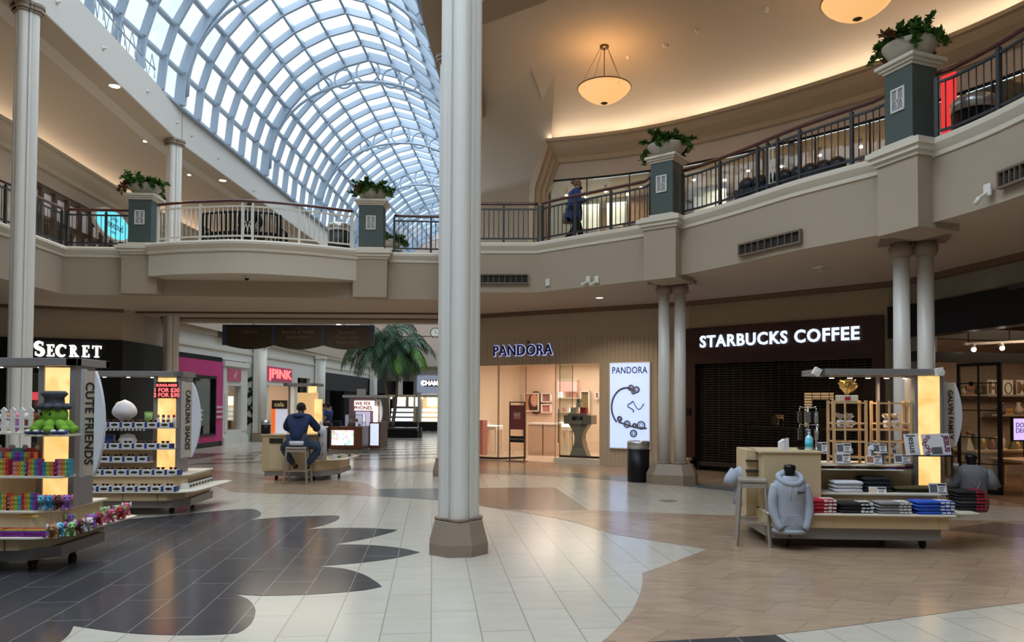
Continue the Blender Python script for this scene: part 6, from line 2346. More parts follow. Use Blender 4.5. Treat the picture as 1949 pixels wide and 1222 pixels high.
F_red, F_blk, F_gry, F_blu, F_wht = mat('knit_red', (.42, .012, .03), .9, bump=.2), mat('knit_black', (.012, .012, .014), .95, bump=.2), mat('knit_grey', (.20, .19, .20), .9, bump=.2), mat('knit_royal', (.015, .07, .42), .9, bump=.2), mat('knit_white', (.60, .60, .66), .9, bump=.2)
Fp = mat('white_print', (.62, .62, .62), .7)
for px0, px1, py, d, cl, n, h, lb in (
        (1527, 1592, 987, .16, [F_red], 4, .040, 'folded bright red sweatshirts on the front ledge beside the grey hoodie'),
        (1600, 1664, 989, .16, [F_blk], 3, .042, 'folded black sweatshirts with white print on the front ledge'),
        (1673, 1737, 989, .16, [F_gry], 4, .034, 'folded grey sweatshirts with white print on the front ledge'),
        (1745, 1819, 990, .16, [F_blu], 4, .038, 'folded royal blue sweatshirts on the front ledge')):
    a, b = K.L(px0, py, d - .12), K.L(px1, py, d - .12)
    folded('folded_sweatshirts', lb, K.w((a.x + b.x) / 2, d, .427), K.rz + R(2), b.x - a.x, .25, cl, n, h, print_m=Fp, seed=px0)
a, b = K.L(1590, 947, .42), K.L(1644, 947, .42)
folded('folded_sweatshirts', 'folded plain white tees on the upper tier of the sweatshirt kiosk', K.w((a.x + b.x) / 2, .55, .627), K.rz, b.x - a.x, .24, [F_wht], 3, .045, seed=4)
a, b = K.L(1648, 947, .45), K.L(1702, 947, .45)
t = folded('folded_sweatshirts', 'rounded pile of black hooded tops on the upper tier', K.w((a.x + b.x) / 2, .6, .627), K.rz, b.x - a.x, .26, [F_blk], 4, .045, seed=5)
a, b = K.L(1706, 947, .45), K.L(1805, 947, .45)
folded('folded_sweatshirts', 'low spread of dark folded tops at the right of the upper tier', K.w((a.x + b.x) / 2, .6, .627), K.rz, b.x - a.x, .24, [F_blk, mat('knit_olive', (.08, .06, .02), .9)], 2, .035, seed=6)
a, b = K.L(1824, 990, .4), K.L(1880, 990, .4)
folded('folded_sweatshirts', 'black and charcoal tops with a red stripe stacked on the right wing of the ledge', K.w((a.x + b.x) / 2, .55, .427), K.rz, b.x - a.x, .3, [F_blk, F_blk, mat('knit_charcoal', (.05, .045, .05), .9), F_blk], 6, .04, print_m=F_red, seed=7)
for k, (px0, px1, cl) in enumerate(((1590, 1632, [mat('knit_green', (.03, .15, .07), .9), F_red, F_blu]), (1634, 1684, [F_blk, mat('knit_olive', (0, 0, 0))]), (1684, 1742, [F_blu, F_red, F_blk]))):
    a, b = K.L(px0, 893, .6), K.L(px1, 893, .6)
    folded('folded_scarves', ['green, red and blue folded scarves', 'black speckled folded scarves', 'blue, red and black folded scarves'][k] + ' on the glass shelf above the white tees' if k == 0 else ['', 'black speckled folded scarves under the middle shelf label', 'blue, red and black folded scarves near the onyx column'][k], K.w((a.x + b.x) / 2, .7, .897), K.rz, b.x - a.x, .18, cl, 3, .014, g='scarves on the kiosk glass shelf', seed=9 + k)


def label_holder(px, py, d, w_, h_, lb, tone, i):
    c = K6.L(px, py, d)
    t = thing('label_holder', lb, 'label holder', K6.w(c.x, d, c.z - h_ / 2), K6.rz + R([4, -5, 2, -8][i % 4]), 'acrylic label holders on the sweatshirt kiosk')
    Mt = Matrix.Rotation(R(-12), 4, 'X')
    m = MB(); m.box(-w_ / 2, w_ / 2, -.004, .004, 0, h_, Mt); m.box(-w_ / 2, w_ / 2, -.03, .03, -.004, .0); part('holder', m, M_tag, t)
    m = MB(); m.box(-w_ * .46, -w_ * .05, -.007, -.004, h_ * .12, h_ * .88, Mt); part('picture', m, tone, t)
    m = MB(); m.box(.0, w_ * .46, -.007, -.004, h_ * .78, h_ * .92, Mt); m.box(.0, w_ * .46, -.007, -.004, h_ * .06, h_ * .14, Mt)
    for q in range(4):
        m.box(w_ * .06, w_ * (.4 - .04 * q), -.007, -.004, h_ * (.62 - .12 * q), h_ * (.65 - .12 * q), Mt)
    part('printing', m, M_ink, t)


for i, (px, py, d, w_, h_, lb, tn) in enumerate((
        (1607, 853, .62, .19, .12, 'label holder at the foot of the left wooden rack, upper one', cols[3]), (1605, 872, .55, .17, .11, 'label holder just below another at the left wooden rack', cols[3]),
        (1675, 853, .62, .17, .11, 'label holder at the foot of the right wooden rack', cols[3]), (1664, 875, .55, .18, .10, 'label holder with maroon picture above the black scarves', cols[1]),
        (1718, 873, .55, .19, .10, 'label holder above the blue and red scarves', cols[3]), (1671, 936, .42, .20, .12, 'label holder standing in front of the black hooded tops', cols[0]),
        (1786, 930, .40, .21, .13, 'label holder in front of the onyx column foot', cols[3]), (1565, 852, .6, .12, .14, 'tilted dark label holder right of the hand sanitizer', cols[3]))):
    label_holder(px, py, d, w_, h_, lb, tn, i)

# ladder racks with wrapped gifts
M_rack = mat('rack_pine', (.62, .40, .20), .5)


def ladder_rack(px0, px1, pyt, d, lb):
    a, b = K6.L(px0, pyt, d), K6.L(px1, pyt, d)
    zb = .955
    t = thing('wooden_rack', lb, 'rack', K6.w((a.x + b.x) / 2, d, zb), K6.rz, 'wooden ladder racks on the kiosk')
    w2, H = (b.x - a.x) / 2, a.z - zb
    for sx_ in (-1, 1):
        for sy_ in (0, .2):
            m = MB(); m.box(sx_ * w2 - .016, sx_ * w2 + .016, sy_ - .012, sy_ + .012, 0, H); part('upright', m, M_rack, t)
    m = MB(); m.box(-w2 * .38, -w2 * .28, -.02, -.005, 0, H); part('front_slat', m, M_rack, t)
    for k, u in enumerate((.08, .33, .52, .62, .95)):
        m = MB(); z = H * u
        m.box(-w2, w2, -.01, .01, z, z + .02); m.box(-w2, w2, .19, .21, z, z + .02); m.box(-w2, -w2 + .03, 0, .2, z, z + .02); m.box(w2 - .03, w2, 0, .2, z, z + .02)
        if u in (.08, .52):
            m.box(-w2, w2, 0, .2, z + .004, z + .014)
        part('rung', m, M_rack, t)
    return t, w2, H


r1, w1_, H1_ = ladder_rack(1587, 1648, 762, .72, 'taller pine ladder rack holding wrapped mugs, left of the other rack')
r2, w2_, H2_ = ladder_rack(1671, 1733, 763, .80, 'pine ladder rack between the Jesus bottle and the onyx column')
M_cello = mat('cellophane', (.55, .50, .44), .25, noise=.2, nscale=30, bump=.8, bscale=60)


def crumple(m, c, r, h, seed, n=14):
    rnd = random.Random(seed)
    for k in range(n):
        a = 2 * PI * k / n
        p = Vector(c)
        q = p + Vector((math.cos(a) * r * rnd.uniform(.5, 1.2), math.sin(a) * r * .6, h * rnd.uniform(.5, 1.1)))
        s_ = Vector((-math.sin(a), math.cos(a), 0)) * r * .35
        m.add([p - s_ * .3, p + s_ * .3, q + s_, q - s_], [(0, 1, 2, 3)])


for k, (rk, dx, u, lb) in enumerate(((r1, -.08, .54, 'left wrapped white mug on the upper shelf of the taller rack'), (r1, .03, .54, 'right wrapped white mug on the upper shelf of the taller rack'), (r1, .0, .10, 'wrapped white mug low in the taller rack'), (r2, -.05, .54, 'left wrapped mug on the upper shelf of the right rack'), (r2, .06, .54, 'right wrapped mug on the upper shelf of the right rack'), (r2, .02, .10, 'wrapped mug low in the right rack'))):
    H = H1_ if rk is r1 else H2_
    p = mw(rk) @ Vector((dx, .1, H * u + .02))
    t = thing('gift_mug', lb, 'mug', p, K6.rz, 'cellophane wrapped mugs on the racks')
    m = MB(); m.lathe([(.036, 0), (.04, .01), (.042, .095), (.038, .095), (.036, .015)], (0, 0, 0), 16); part('cup', m, F_wht, t)
    m = MB(); m.tube([(.04, 0, .08), (.07, 0, .075), (.072, 0, .04), (.04, 0, .02)], .006, 6); part('handle', m, F_wht, t)
    m = MB(); m.box(-.02, .02, -.044, -.04, .03, .07); part('emblem', m, cols[3], t)
    m = MB(); crumple(m, (0, 0, .09), .06, .09, k); part('wrapping', m, M_cello, t)
p = mw(r1) @ Vector((.0, .1, H1_ * .95 + .022))
t = thing('gift_basket', 'gold-wrapped gift box on top of the taller wooden rack', 'gift basket', p, K6.rz)
m = MB(); m.prism([(-.12, -.07), (.12, -.07), (.12, .07), (-.12, .07)], 0, .085); part('box', m, M_cream_l, t, bevel=.01)
m = MB(); m.box(-.05, .02, -.075, -.07, .02, .065); part('red_label', m, F_red, t)
m = MB(); crumple(m, (0, 0, .08), .11, .19, 8, 26); crumple(m, (.06, 0, .12), .09, .12, 9, 16); part('gold_wrapping', m, mat('gold_cellophane', (.75, .50, .16), .2, metal=.5), t)
for px, w_, h_, tx, lb in ((1659, .085, .21, 'Jesus', 'white tumbler lettered Jesus between the two racks'), (1679, .07, .15, 'Bless', 'smaller wrapped white tumbler in front of the right rack')):
    c = K6.L(px, 850, .66)
    t = thing('tumbler', lb, 'tumbler', K6.w(c.x, .66, .955), K6.rz, 'wrapped tumblers on the kiosk')
    m = MB(); m.lathe([(w_ * .4, 0), (w_ * .5, .02), (w_ * .5, h_), (w_ * .35, h_ + .02), (w_ * .2, h_ + .03)], (0, 0, 0), 18); part('bottle', m, F_wht, t)
    q = text_mb(tx, .075, .003, .001); q.xf(Matrix.Translation((0, -w_ * .5 - .002, h_ * .5)) @ Matrix.Rotation(PI / 2, 4, 'Y')); part('lettering', q, M_ink, t)
    m = MB(); crumple(m, (0, 0, h_), .05, .07, int(px)); part('wrapping', m, M_cello, t)
# black shelf with two book-like signs
sa, sb = K6.L(1738, 867, .52), K6.L(1822, 868, .52)
t = thing('wire_shelf', 'thin black shelf in front of the onyx column holding two Jesus plaques', 'shelf', K6.w((sa.x + sb.x) / 2, .56, sa.z - .01), K6.rz)
m = MB(); m.box(-(sb.x - sa.x) / 2, (sb.x - sa.x) / 2, -.06, .09, 0, .012); part('board', m, M_black, t)
m = MB(); m.box((sb.x - sa.x) / 2 - .03, (sb.x - sa.x) / 2, .06, .2, -.25, .1); part('bracket', m, M_darksteel, t)
for px, w_, lb, k in ((1739, .17, 'tall white plaque lettered Jesus in black', 0), (1785, .33, 'wide white plaque with red and navy ornament lettered JESUS', 1)):
    c = K6.L(px, 842, .55)
    t = thing('jesus_plaque', lb, 'plaque', K6.w(c.x, .56, sa.z + .002), K6.rz + R(-3), 'plaques on the black shelf')
    t.rotation_euler = (R(-8), R(-4 if k == 0 else -3), K6.rz)
    h_ = .265
    m = MB(); m.box(-w_ / 2, w_ / 2, -.006, .006, 0, h_); part('board', m, M_tag, t)
    q = text_mb('Jesus' if k == 0 else 'JESUS', .115 if k == 0 else .085, .003, .003 if k else .0); q.xf(Matrix.Translation((.0 if k == 0 else w_ * .36, -.01, h_ * .52)) @ Matrix.Rotation(PI / 2, 4, 'Y')); part('lettering', q, M_ink if k == 0 else cmat('plum', (.18, .03, .10)), t)
    if k:
        m = MB()
        for q_ in range(6):
            m.tube([(-w_ * .36 + .03 * math.sin(q_ * 1.5) + .022 * math.cos(e), -.009, .03 + q_ * .04 + .018 * math.sin(e)) for e in [2 * PI * i / 8 for i in range(8)]], .005, 4, closed=True)
        part('scroll_ornament', m, cmat('crimson', (.25, .02, .05)), t)
        m = MB(); m.box(-.06, .06, -.011, -.006, .02, .10); m.box(-.045, .045, -.012, -.006, .035, .085); part('dark_window', m, cols[3], t)

# counter-top things on the cash cabinet
c = K6.L(1492, 868, .5)
t = thing('receipt_printer', 'small white receipt dispenser standing on the kiosk counter behind the hoodie', 'receipt printer', K6.w(c.x, .5, 1.13), K6.rz)
m = MB(); m.box(-.06, .0, -.05, .05, 0, .10); m.add([(-.06, -.05, .10), (0, -.05, .10), (0, -.05, .14), (-.06, .05, .10), (0, .05, .10), (0, .05, .14)], [(0, 1, 2), (3, 5, 4), (0, 2, 5, 3), (1, 4, 5, 2)]); part('body', m, M_tag, t, bevel=.006)
m = MB(); m.box(.0, .045, -.055, -.05, -.05, .15); part('paper_strip', m, F_wht, t)
c = K6.L(1540, 868, .45)
t = thing('hand_sanitizer', 'pump bottle of blue hand sanitizer on the kiosk counter', 'sanitizer bottle', K6.w(c.x, .45, 1.13), K6.rz)
m = MB(); m.lathe([(.048, 0), (.052, .01), (.052, .02), (.0, .02)], (0, 0, 0), 18); part('tray', m, M_cream_l, t)
m = MB(); m.lathe([(.0, .02), (.044, .02), (.046, .03), (.046, .15), (.03, .175), (.014, .185), (.014, .2)], (0, 0, 0), 18); part('bottle', m, mat('clear_blue_gel', (.25, .62, .75), .15, coat=.6), t)
m = MB(); m.lathe([(.0465, .045), (.0465, .12)], (0, 0, 0), 18); part('label_band', m, mat('cyan_label', (.06, .45, .62), .5), t)
m = MB(); m.cyl((0, 0), .016, .2, .225, 10); m.cyl((0, 0), .006, .225, .25, 8); m.box(-.035, .012, -.009, .009, .25, .262); part('pump', m, F_wht, t)
c = K6.L(1524, 868, .7)
one('card_reader', MB().box(-.06, .06, -.05, .05, 0, .025), M_black, 'flat black card reader on the kiosk counter left of the sanitizer', 'card reader', K6.w(c.x, .6, 1.13), K6.rz, bevel=.008)
# spinner rack of key rings
c = K6.L(1538, 868, .85)
t = thing('keychain_stand', 'metal stand hung with key rings behind the hand sanitizer', 'keychain stand', K6.w(c.x, .85, 1.13), K6.rz)
m = MB(); m.cyl((0, 0), .09, 0, .012, 18); part('base', m, M_darksteel, t)
m = MB(); m.cyl((0, 0), .008, .01, .54, 8); part('pole', m, M_steel, t)
for zt_ in (.52, .30):
    for k in range(6):
        a = 2 * PI * k / 6 + .3
        x, y = .11 * math.cos(a), .11 * math.sin(a)
        m = MB(); m.tube([(0, 0, zt_), (x * .8, y * .8, zt_ + .005), (x, y, zt_ + .02)], .004, 5); part('hook', m, M_steel, t)
        m = MB(); m.tube([(x, y, zt_), (x, y, zt_ - .05)], .005, 5); m.box(x - .022, x + .022, y - .006, y + .006, zt_ - .19, zt_ - .05); m.ell(Vector((x, y - .008, zt_ - .09)), .014, .006, .014, 8, 5); part('keychain', m, [M_darksteel, cols[3], M_steel][k % 3], t)
c = K6.L(1555, 868, .6)
t = thing('cross_figure', 'slender silver figure standing right of the sanitizer bottle', 'figurine', K6.w(c.x, .6, 1.13), K6.rz)
m = MB(); m.tube([(0, 0, 0), (-.01, 0, .12), (.012, 0, .2), (.0, 0, .28)], [.018, .01, .012, .008], 8); m.ell(Vector((.012, 0, .3)), .018, .012, .024, 10, 6); part('figure', m, M_steel, t)
m = MB(); m.cyl((0, 0), .03, 0, .01, 12); part('foot', m, M_steel, t)


def dressed_bust(px, pyt, d, H, W_, D_, hood, tee_m, lb, K_, neck=True, dz=0., back=False):
    """torso display form wearing a top; H body length, W half shoulder width"""
    c = K_.L(px, pyt, d)
    z1 = c.z
    t = thing('torso_form', lb, 'mannequin', K_.w(c.x, d, z1 - H - .12), K_.rz, 'dressed display torsos')
    rings = []
    lv = [(0.0, .86, .95), (.06, .97, 1.05), (.2, .96, 1.0), (.42, .86, .92), (.62, .90, .95), (.78, 1.0, 1.0), (.88, .97, .85), (.95, .72, .62), (1.0, .36, .45)]
    m = MB()
    n = 22
    vs = []
    rnd = random.Random(int(px))
    for u, sx_, sy_ in lv:
        for i in range(n):
            a = 2 * PI * i / n
            wv = 1 + (.045 * math.sin(5 * a + u * 9) + .03 * math.sin(9 * a - u * 14)) * (1 - u)
            vs.append((W_ * sx_ * math.cos(a) * wv, D_ * sy_ * math.sin(a) * wv, u * H))
    m.add(vs, [(j * n + i, j * n + (i + 1) % n, (j + 1) * n + (i + 1) % n, (j + 1) * n + i) for j in range(len(lv) - 1) for i in range(n)] + [tuple(range(n)), tuple(range(len(lv) * n - 1, (len(lv) - 1) * n - 1, -1))], True)
    body = part('garment_body', m, tee_m, t)
    for sg in (-1, 1):
        m = MB()
        if hood:
            pts = [(sg * W_ * .80, 0, H * .84), (sg * W_ * 1.02, -.02, H * .62), (sg * W_ * 1.04, -.04, H * .4), (sg * W_ * .88, -.09, H * .2), (sg * W_ * .66, -.12, H * .08)]
            m.tube(catmull(pts, 3), [.06] * 4 + [.056] * 4 + [.046] * 4 + [.036], 10)
        else:
            m.tube([(sg * W_ * .78, 0, H * .86), (sg * W_ * 1.08, -.01, H * .66), (sg * W_ * 1.2, -.02, H * .5)], [.075, .085, .092], 12)
        part('sleeve', m, tee_m, t)
    if hood:
        m = MB(); m.tube([(.13 * math.cos(a), -.01 + .09 * math.sin(a), H * .97 + .03 * math.sin(a) - .045 * max(0, -math.sin(a))) for a in [2 * PI * i / 18 for i in range(18)]], [.035 + .02 * max(0, math.sin(2 * PI * i / 18)) for i in range(18)], 8, closed=True); part('hood', m, tee_m, t)
        for sg in (-1, 1):
            m = MB(); m.tube([(sg * .035, -D_ * .55, H * .95), (sg * .03, -D_ * .98, H * .8), (sg * .035, -D_ * 1.03, H * .6)], .005, 5); part('drawstring', m, F_wht, t)
        m = MB(); m.prism([(-.13, 0), (.13, 0), (.08, .13), (-.08, .13)], -.012, .0, Matrix.Translation((0, -D_ * .99, H * .14)) @ Matrix.Rotation(PI / 2, 4, 'X')); part('pocket', m, tee_m, t, bevel=.004)
        q = text_mb('SERVE', .035, .003, .001); q.xf(Matrix.Translation((.09, -D_ * .96, H * .72)) @ Matrix.Rotation(R(14), 4, 'Z')); part('chest_print', q, M_ink, t)
        m = MB(); m.tube([(W_ * .93 * math.cos(a), D_ * 1.02 * math.sin(a), .02) for a in [2 * PI * i / 22 for i in range(22)]], .028, 8, closed=True); part('waistband', m, tee_m, t)
    elif back:
        m = MB(); m.tube([(-.13, -D_ * .6, H * .9), (0, -D_ * 1.04, H * .5), (.13, -D_ * .6, H * .9)], .008, 5); m.tube([(-.02, -D_ * 1.0, H * .5), (.0, -D_, 0.05)], .008, 5); part('seam', m, M_gy, t)
    m = MB(); m.lathe([(.055, H * .9), (.052, H + .0), (.058, H + .05), (.07, H + .09), (.06, H + .125), (.0, H + .135)], (0, 0, 0), 16); part('neck_form', m, M_black, t)
    m = MB(); m.cyl((0, 0), .012, -.05, .1, 8); m.box(-.02, .02, 0, D_ + .15, -.02, .0); part('support', m, M_black, t)
    return t


F_hood = mat('heather_grey_fleece', (.33, .36, .42), .95, noise=.06, nscale=60, bump=.25, bscale=25)
F_tee = mat('dark_grey_jersey', (.16, .16, .18), .95, bump=.15)
dressed_bust(1503, 886, .02, .66, .195, .13, True, F_hood, 'light grey hooded sweatshirt on a black torso form at the kiosk corner', K6)
dressed_bust(1424, 868, .85, .50, .20, .13, False, F_hood, 'light grey tee on a torso form behind the metal bar stool', K6)
dressed_bust(1848, 866, .75, .58, .21, .13, False, F_tee, 'dark grey tied tee on a black torso form at the right end of the kiosk', K6, back=True)


def bar_stool(x, y, rz, lb, H=.86, w_=.36, seatm=None):
    t = thing('bar_stool', lb, 'stool', (x, y, 0), rz, 'bar stools')
    s2 = w_ / 2
    mm = seatm or M_stool
    m = MB(); m.box(-s2, s2, -s2, s2, H - .045, H); part('seat', m, mm, t, bevel=.012)
    for a_ in (-1, 1):
        for b_ in (-1, 1):
            m = MB(); m.bar((a_ * (s2 - .02), b_ * (s2 - .02), H - .045), (a_ * (s2 + .03), b_ * (s2 + .03), 0), .032, .032); part('leg', m, mm, t)
    for a_ in (-1, 1):
        m = MB(); m.bar((a_ * (s2 + .01), -s2 - .01, H * .36), (a_ * (s2 + .01), s2 + .01, H * .36), .024, .024); part('stretcher', m, mm, t)
        m = MB(); m.bar((-s2 - .01, a_ * (s2 + .01), H * .36), (s2 + .01, a_ * (s2 + .01), H * .36), .024, .024); part('stretcher', m, mm, t)
        m = MB(); m.bar((-s2, a_ * (s2 - .02), H - .08), (s2, a_ * (s2 - .02), H - .08), .03, .05); part('apron', m, mm, t)
    return t


M_stool = mat('stool_painted_metal', (.33, .29, .25), .4, metal=.2)
sp = P(1432, 1036)
bar_stool(sp.x, sp.y, R(-14), 'empty grey metal bar stool left of the sweatshirt kiosk', .80, .32)
# ---------------------------------------------------------------- shared builder of the left kiosks
def std_kiosk(K, W, D, cx0, cx1, cd, ztop, canopy=True, body=None, skirt=None):
    h = W / 2
    bm_, sk = body or M_maple, skirt or M_alu
    m = MB(); m.prism([(-h + .1, .12), (h - .28, .12), (h - .08, .35), (h - .08, D - .2), (-h + .1, D - .2)], .11, .22); K.part('skirt', m, sk)
    m = MB(); m.prism([(-h, .04), (h - .32, .04), (h - .14, .28), (h - .14, D - .1), (-h, D - .1)], .22, .34); K.part('lower_cabinet', m, bm_, bevel=.01)
    for x in (-h * .4, .15, h - .45):
        m = MB(); m.box(x, x + .006, .034, .04, .22, .34); K.part('door_gap', m, M_ink)
    cor = [(h - .22 + .30 * math.sin(R(a)), .28 - .30 * math.cos(R(a))) for a in range(0, 91, 15)]
    m = MB(); m.prism([(-h, -.02)] + cor + [(h + .14, D + .08), (h + .02, D + .14), (h - .2, D - .1), (-h, .5)], .34, .365); K.part('display_ledge', m, M_cream_l, bevel=.008)
    m = MB(); m.prism([(-h, .26), (h - .34, .26), (h - .16, .42), (h - .16, D - .1), (-h, D - .1)], .365, .56); K.part('drawer_cabinet', m, bm_, bevel=.008)
    m = MB(); m.prism([(-h, .22), (h - .32, .22), (h - .12, .40), (h - .12, D - .08), (-h, D - .08)], .56, .585); K.part('tier_board', m, M_cream_l, bevel=.006)
    m = MB(); m.box(-h, cx0 - .08, cd + .05, cd + .1, .585, .98); K.part('back_panel', m, bm_)
    m = MB(); m.box(cx0 + .03, cx1 - .03, cd, cd + .28, .585, ztop - .1); K.part('onyx_column', m, M_onyx, label='glowing amber onyx column')
    for x in (cx0, cx1):
        m = MB(); m.box(x - .03, x + .03, cd - .02, cd + .34, .585, ztop - .08); K.part('post', m, M_alu)
    if canopy:
        m = MB(); m.box(-h, cx1 + .06, cd - .05, cd + .03, ztop - .08, ztop); m.box(-h, cx1 + .06, cd + .5, cd + .58, ztop - .08, ztop); m.box(cx1 - .06, cx1 + .06, cd - .05, cd + .58, ztop - .08, ztop); m.box(-h, -h + .08, cd - .05, cd + .58, ztop - .08, ztop); m.box(-h, cx1, cd, cd + .55, ztop - .03, ztop - .02); K.part('canopy', m, M_alu, bevel=.004)
        for i in range(4):
            x = -h + .25 + i * (cx0 + h - .4) / 3
            m = MB(); m.cyl((x, cd + .2), .03, ztop - .09, ztop - .03, 10); s_ = K.part('canopy_spot', m, M_alu)
            m = MB(); m.cyl((x, cd + .2), .025, ztop - .095, ztop - .09, 10); K.part('spot_lens', m, M_lamp, parent=s_)
    K.casters([(-h + .3, .3), (h - .35, .32), (-h + .3, D - .35), (h - .35, D - .35)])
    area('kiosk_canopy_light', K.w((cx0 - h) / 2, cd + .25, ztop - .12), 1.2, 12, (1, .82, .6), rot=(0, 0, K.rz), size_y=.3, spread=130)


# ---------------------------------------------------------------- plush toy kiosk at the left edge
K = Kiosk('merchandise_kiosk', 'maple kiosk of plush toys and pop toys at the left edge, signed CUTE FRIENDS', -5.58, 7.22, 0)
q0, q1_ = K.L(80, 760, .58), K.L(140, 760, .58)
std_kiosk(K, 2.16, 1.35, q0.x, q1_.x, .58, K.L(80, 681, .53).z)
wa, wb = K.L(163, 706, .52), K.L(163, 905, .52)
K.wing(wa.x, .52, wb.z, wa.z, 'CUTE FRIENDS', 1, .058, .10, .125)
KP = K
# plush octopus on its own glass shelf
c = K.L(100, 826, .36)
m = MB(); m.box(c.x - .2, c.x + .22, .22, .55, c.z - .02, c.z); K.part('glass_shelf', m, M_cream_l)
t = thing('plush_octopus', 'big lime green plush octopus wearing a charcoal floppy hat', 'plush toy', K.w(c.x, .38, c.z))
m = MB(); m.ell(Vector((0, 0, .19)), .135, .115, .12, 20, 12)
for k in range(8):
    a = 2 * PI * k / 8 + .2
    m.tube(catmull([(.05 * math.cos(a), .05 * math.sin(a), .13), (.13 * math.cos(a), .12 * math.sin(a), .10), (.18 * math.cos(a), .15 * math.sin(a), .045)], 3), [.04, .04, .045, .05, .05, .045, .04], 10)
    m.ell(Vector((.185 * math.cos(a), .15 * math.sin(a), .05)), .055, .05, .045, 10, 6)
part('body', m, PLUSH['green'], t)
m = MB(); m.lathe([(.13, .275), (.13, .295), (.095, .30), (.09, .37), (.125, .41), (.10, .44), (.0, .435)], (0, 0, 0), 22)
for k in range(8):
    a = 2 * PI * k / 8
    m.ell(Vector((.12 * math.cos(a), .11 * math.sin(a), .28)), .045, .045, .035, 10, 6)
part('hat', m, PLUSH['charcoal'], t)
for sg in (-1, 1):
    m = MB(); m.ell(Vector((-.02 + sg * .045, -.108, .205)), .013, .012, .016, 8, 5); part('eye', m, M_black, t)
for k in range(5):
    t = thing('plush_roll', ['leftmost', 'second', 'middle', 'fourth', 'rightmost'][k] + ' small blue and white plush lying under the green octopus', 'plush toy', K.w(c.x - .17 + .085 * k, .26, c.z + .022), 0, 'blue plush under the octopus')
    m = MB(); m.ell(Vector((0, 0, 0)), .045, .06, .022, 10, 6); part('body', m, PLUSH['navy'], t)
    m = MB(); m.ell(Vector((0, -.03, .012)), .03, .035, .018, 8, 5); part('belly', m, PLUSH['white'], t)
# picket fence shelf with little figures
c = K.L(0, 822, .5)
fx1 = K.L(78, 822, .5).x
m = MB(); m.box(-1.08, fx1, .36, .62, c.z - .02, c.z); K.part('glass_shelf', m, M_cream_l)
t = thing('picket_fence', 'white toy picket fence on the upper shelf of the plush kiosk', 'fence', K.w(0, .38, c.z))
m = MB(); m.box(-1.05, fx1, -.006, .006, .05, .07); m.box(-1.05, fx1, -.006, .006, .14, .16); part('rails', m, M_white, t)
x = fx1 - .03
while x > -.75:
    m = MB(); m.prism([(-.022, 0), (.022, 0), (.022, .2), (.034, .225), (0, .26), (-.034, .225), (-.022, .2)], -.008, .008, Matrix.Translation((x, 0, 0)) @ Matrix.Rotation(PI / 2, 4, 'X')); part('picket', m, M_white, t)
    x -= .093
nm = ['orange', 'brown', 'purple', 'cream', 'pink', 'tan']
for k, (kc, col) in enumerate((('tan', 0), ('brown', 0), ('purple', 0), ('white', 0), ('pink', 0), ('tan', 0))):
    t = thing('plush_doll', nm[k] + ' little plush animal behind the toy picket fence', 'plush toy', K.w(fx1 - .06 - .1 * k, .5, c.z), 0, 'plush animals behind the fence')
    m = MB(); m.ell(Vector((0, 0, .07)), .035, .03, .07, 10, 8); part('body', m, PLUSH[kc], t)
    m = MB(); m.ell(Vector((0, 0, .16)), .04, .036, .04, 10, 8); part('head', m, PLUSH[['brown', 'white', 'pink', 'tan', 'white', 'brown'][k]], t)
# rainbow pop toys in racks
Mpop = []
for i, seq in enumerate((('navy', 'blue', 'lime', 'tan', 'red'), ('purple', 'pink', 'tan', 'lime', 'sky'), ('red', 'tan', 'lime', 'blue', 'purple'))):
    Mpop.append(seq)
POPC = dict(navy=(.12, .04, .30), blue=(.03, .18, .30), lime=(.30, .36, .05), tan=(.55, .17, .04), red=(.36, .03, .03), purple=(.22, .03, .28), pink=(.48, .18, .18), sky=(.06, .28, .34))
POPM = {k: mat('pop_' + k, v, .4) for k, v in POPC.items()}


def pop_toy(loc, w_, h_, seq, lb, rz=0., lean=0.):
    t = thing('pop_toy', lb, 'pop toy', loc, rz, 'rainbow pop toys')
    n = len(seq)
    for k, c_ in enumerate(seq):
        m = MB(); x0 = -w_ / 2 + w_ * k / n; m.box(x0, x0 + w_ / n, -.035, .035, 0, h_)
        for q in range(3):
            m.ell(Vector((x0 + w_ / n / 2, -.035, h_ * (.2 + .3 * q))), w_ / n * .36, .008, h_ * .1, 8, 4)
        part('colour_stripe', m, POPM[c_], t)
    return t


pw = K.L(0, 890, .35)
for tier, (yy0, yy1, d, xs) in enumerate(((905, 872, .33, (6, 42, 66, 98, 122)), (983, 950, .30, (8, 30, 58)))):
    z = K.L(50, yy0, d).z
    if tier == 0:
        m = MB(); m.box(-1.08, K.L(128, yy0, d).x, d - .09, d + .16, z - .02, z); K.part('glass_shelf', m, M_cream_l)
    else:
        z = .587
    for k, px in enumerate(xs):
        p = K.L(px, yy0, d)
        pop_toy(K.w(p.x, d, z), .15, .17 - .03 * (k % 2), Mpop[k % 3][k % 2:], ('upper' if tier == 0 else 'lower') + ' shelf rainbow pop toy, ' + ['first', 'second', 'third', 'fourth', 'fifth'][k] + ' from the left edge')
for k, px in enumerate((-6, 24, 54)):
    z = K.L(50, 905, .33).z
    p = K.L(px, 880, .45)
    pop_toy(K.w(p.x, .44, z), .16, .23, Mpop[(k + 1) % 3], 'taller rainbow pop toy behind the upper row, ' + ['leftmost', 'middle', 'rightmost'][k], 0)
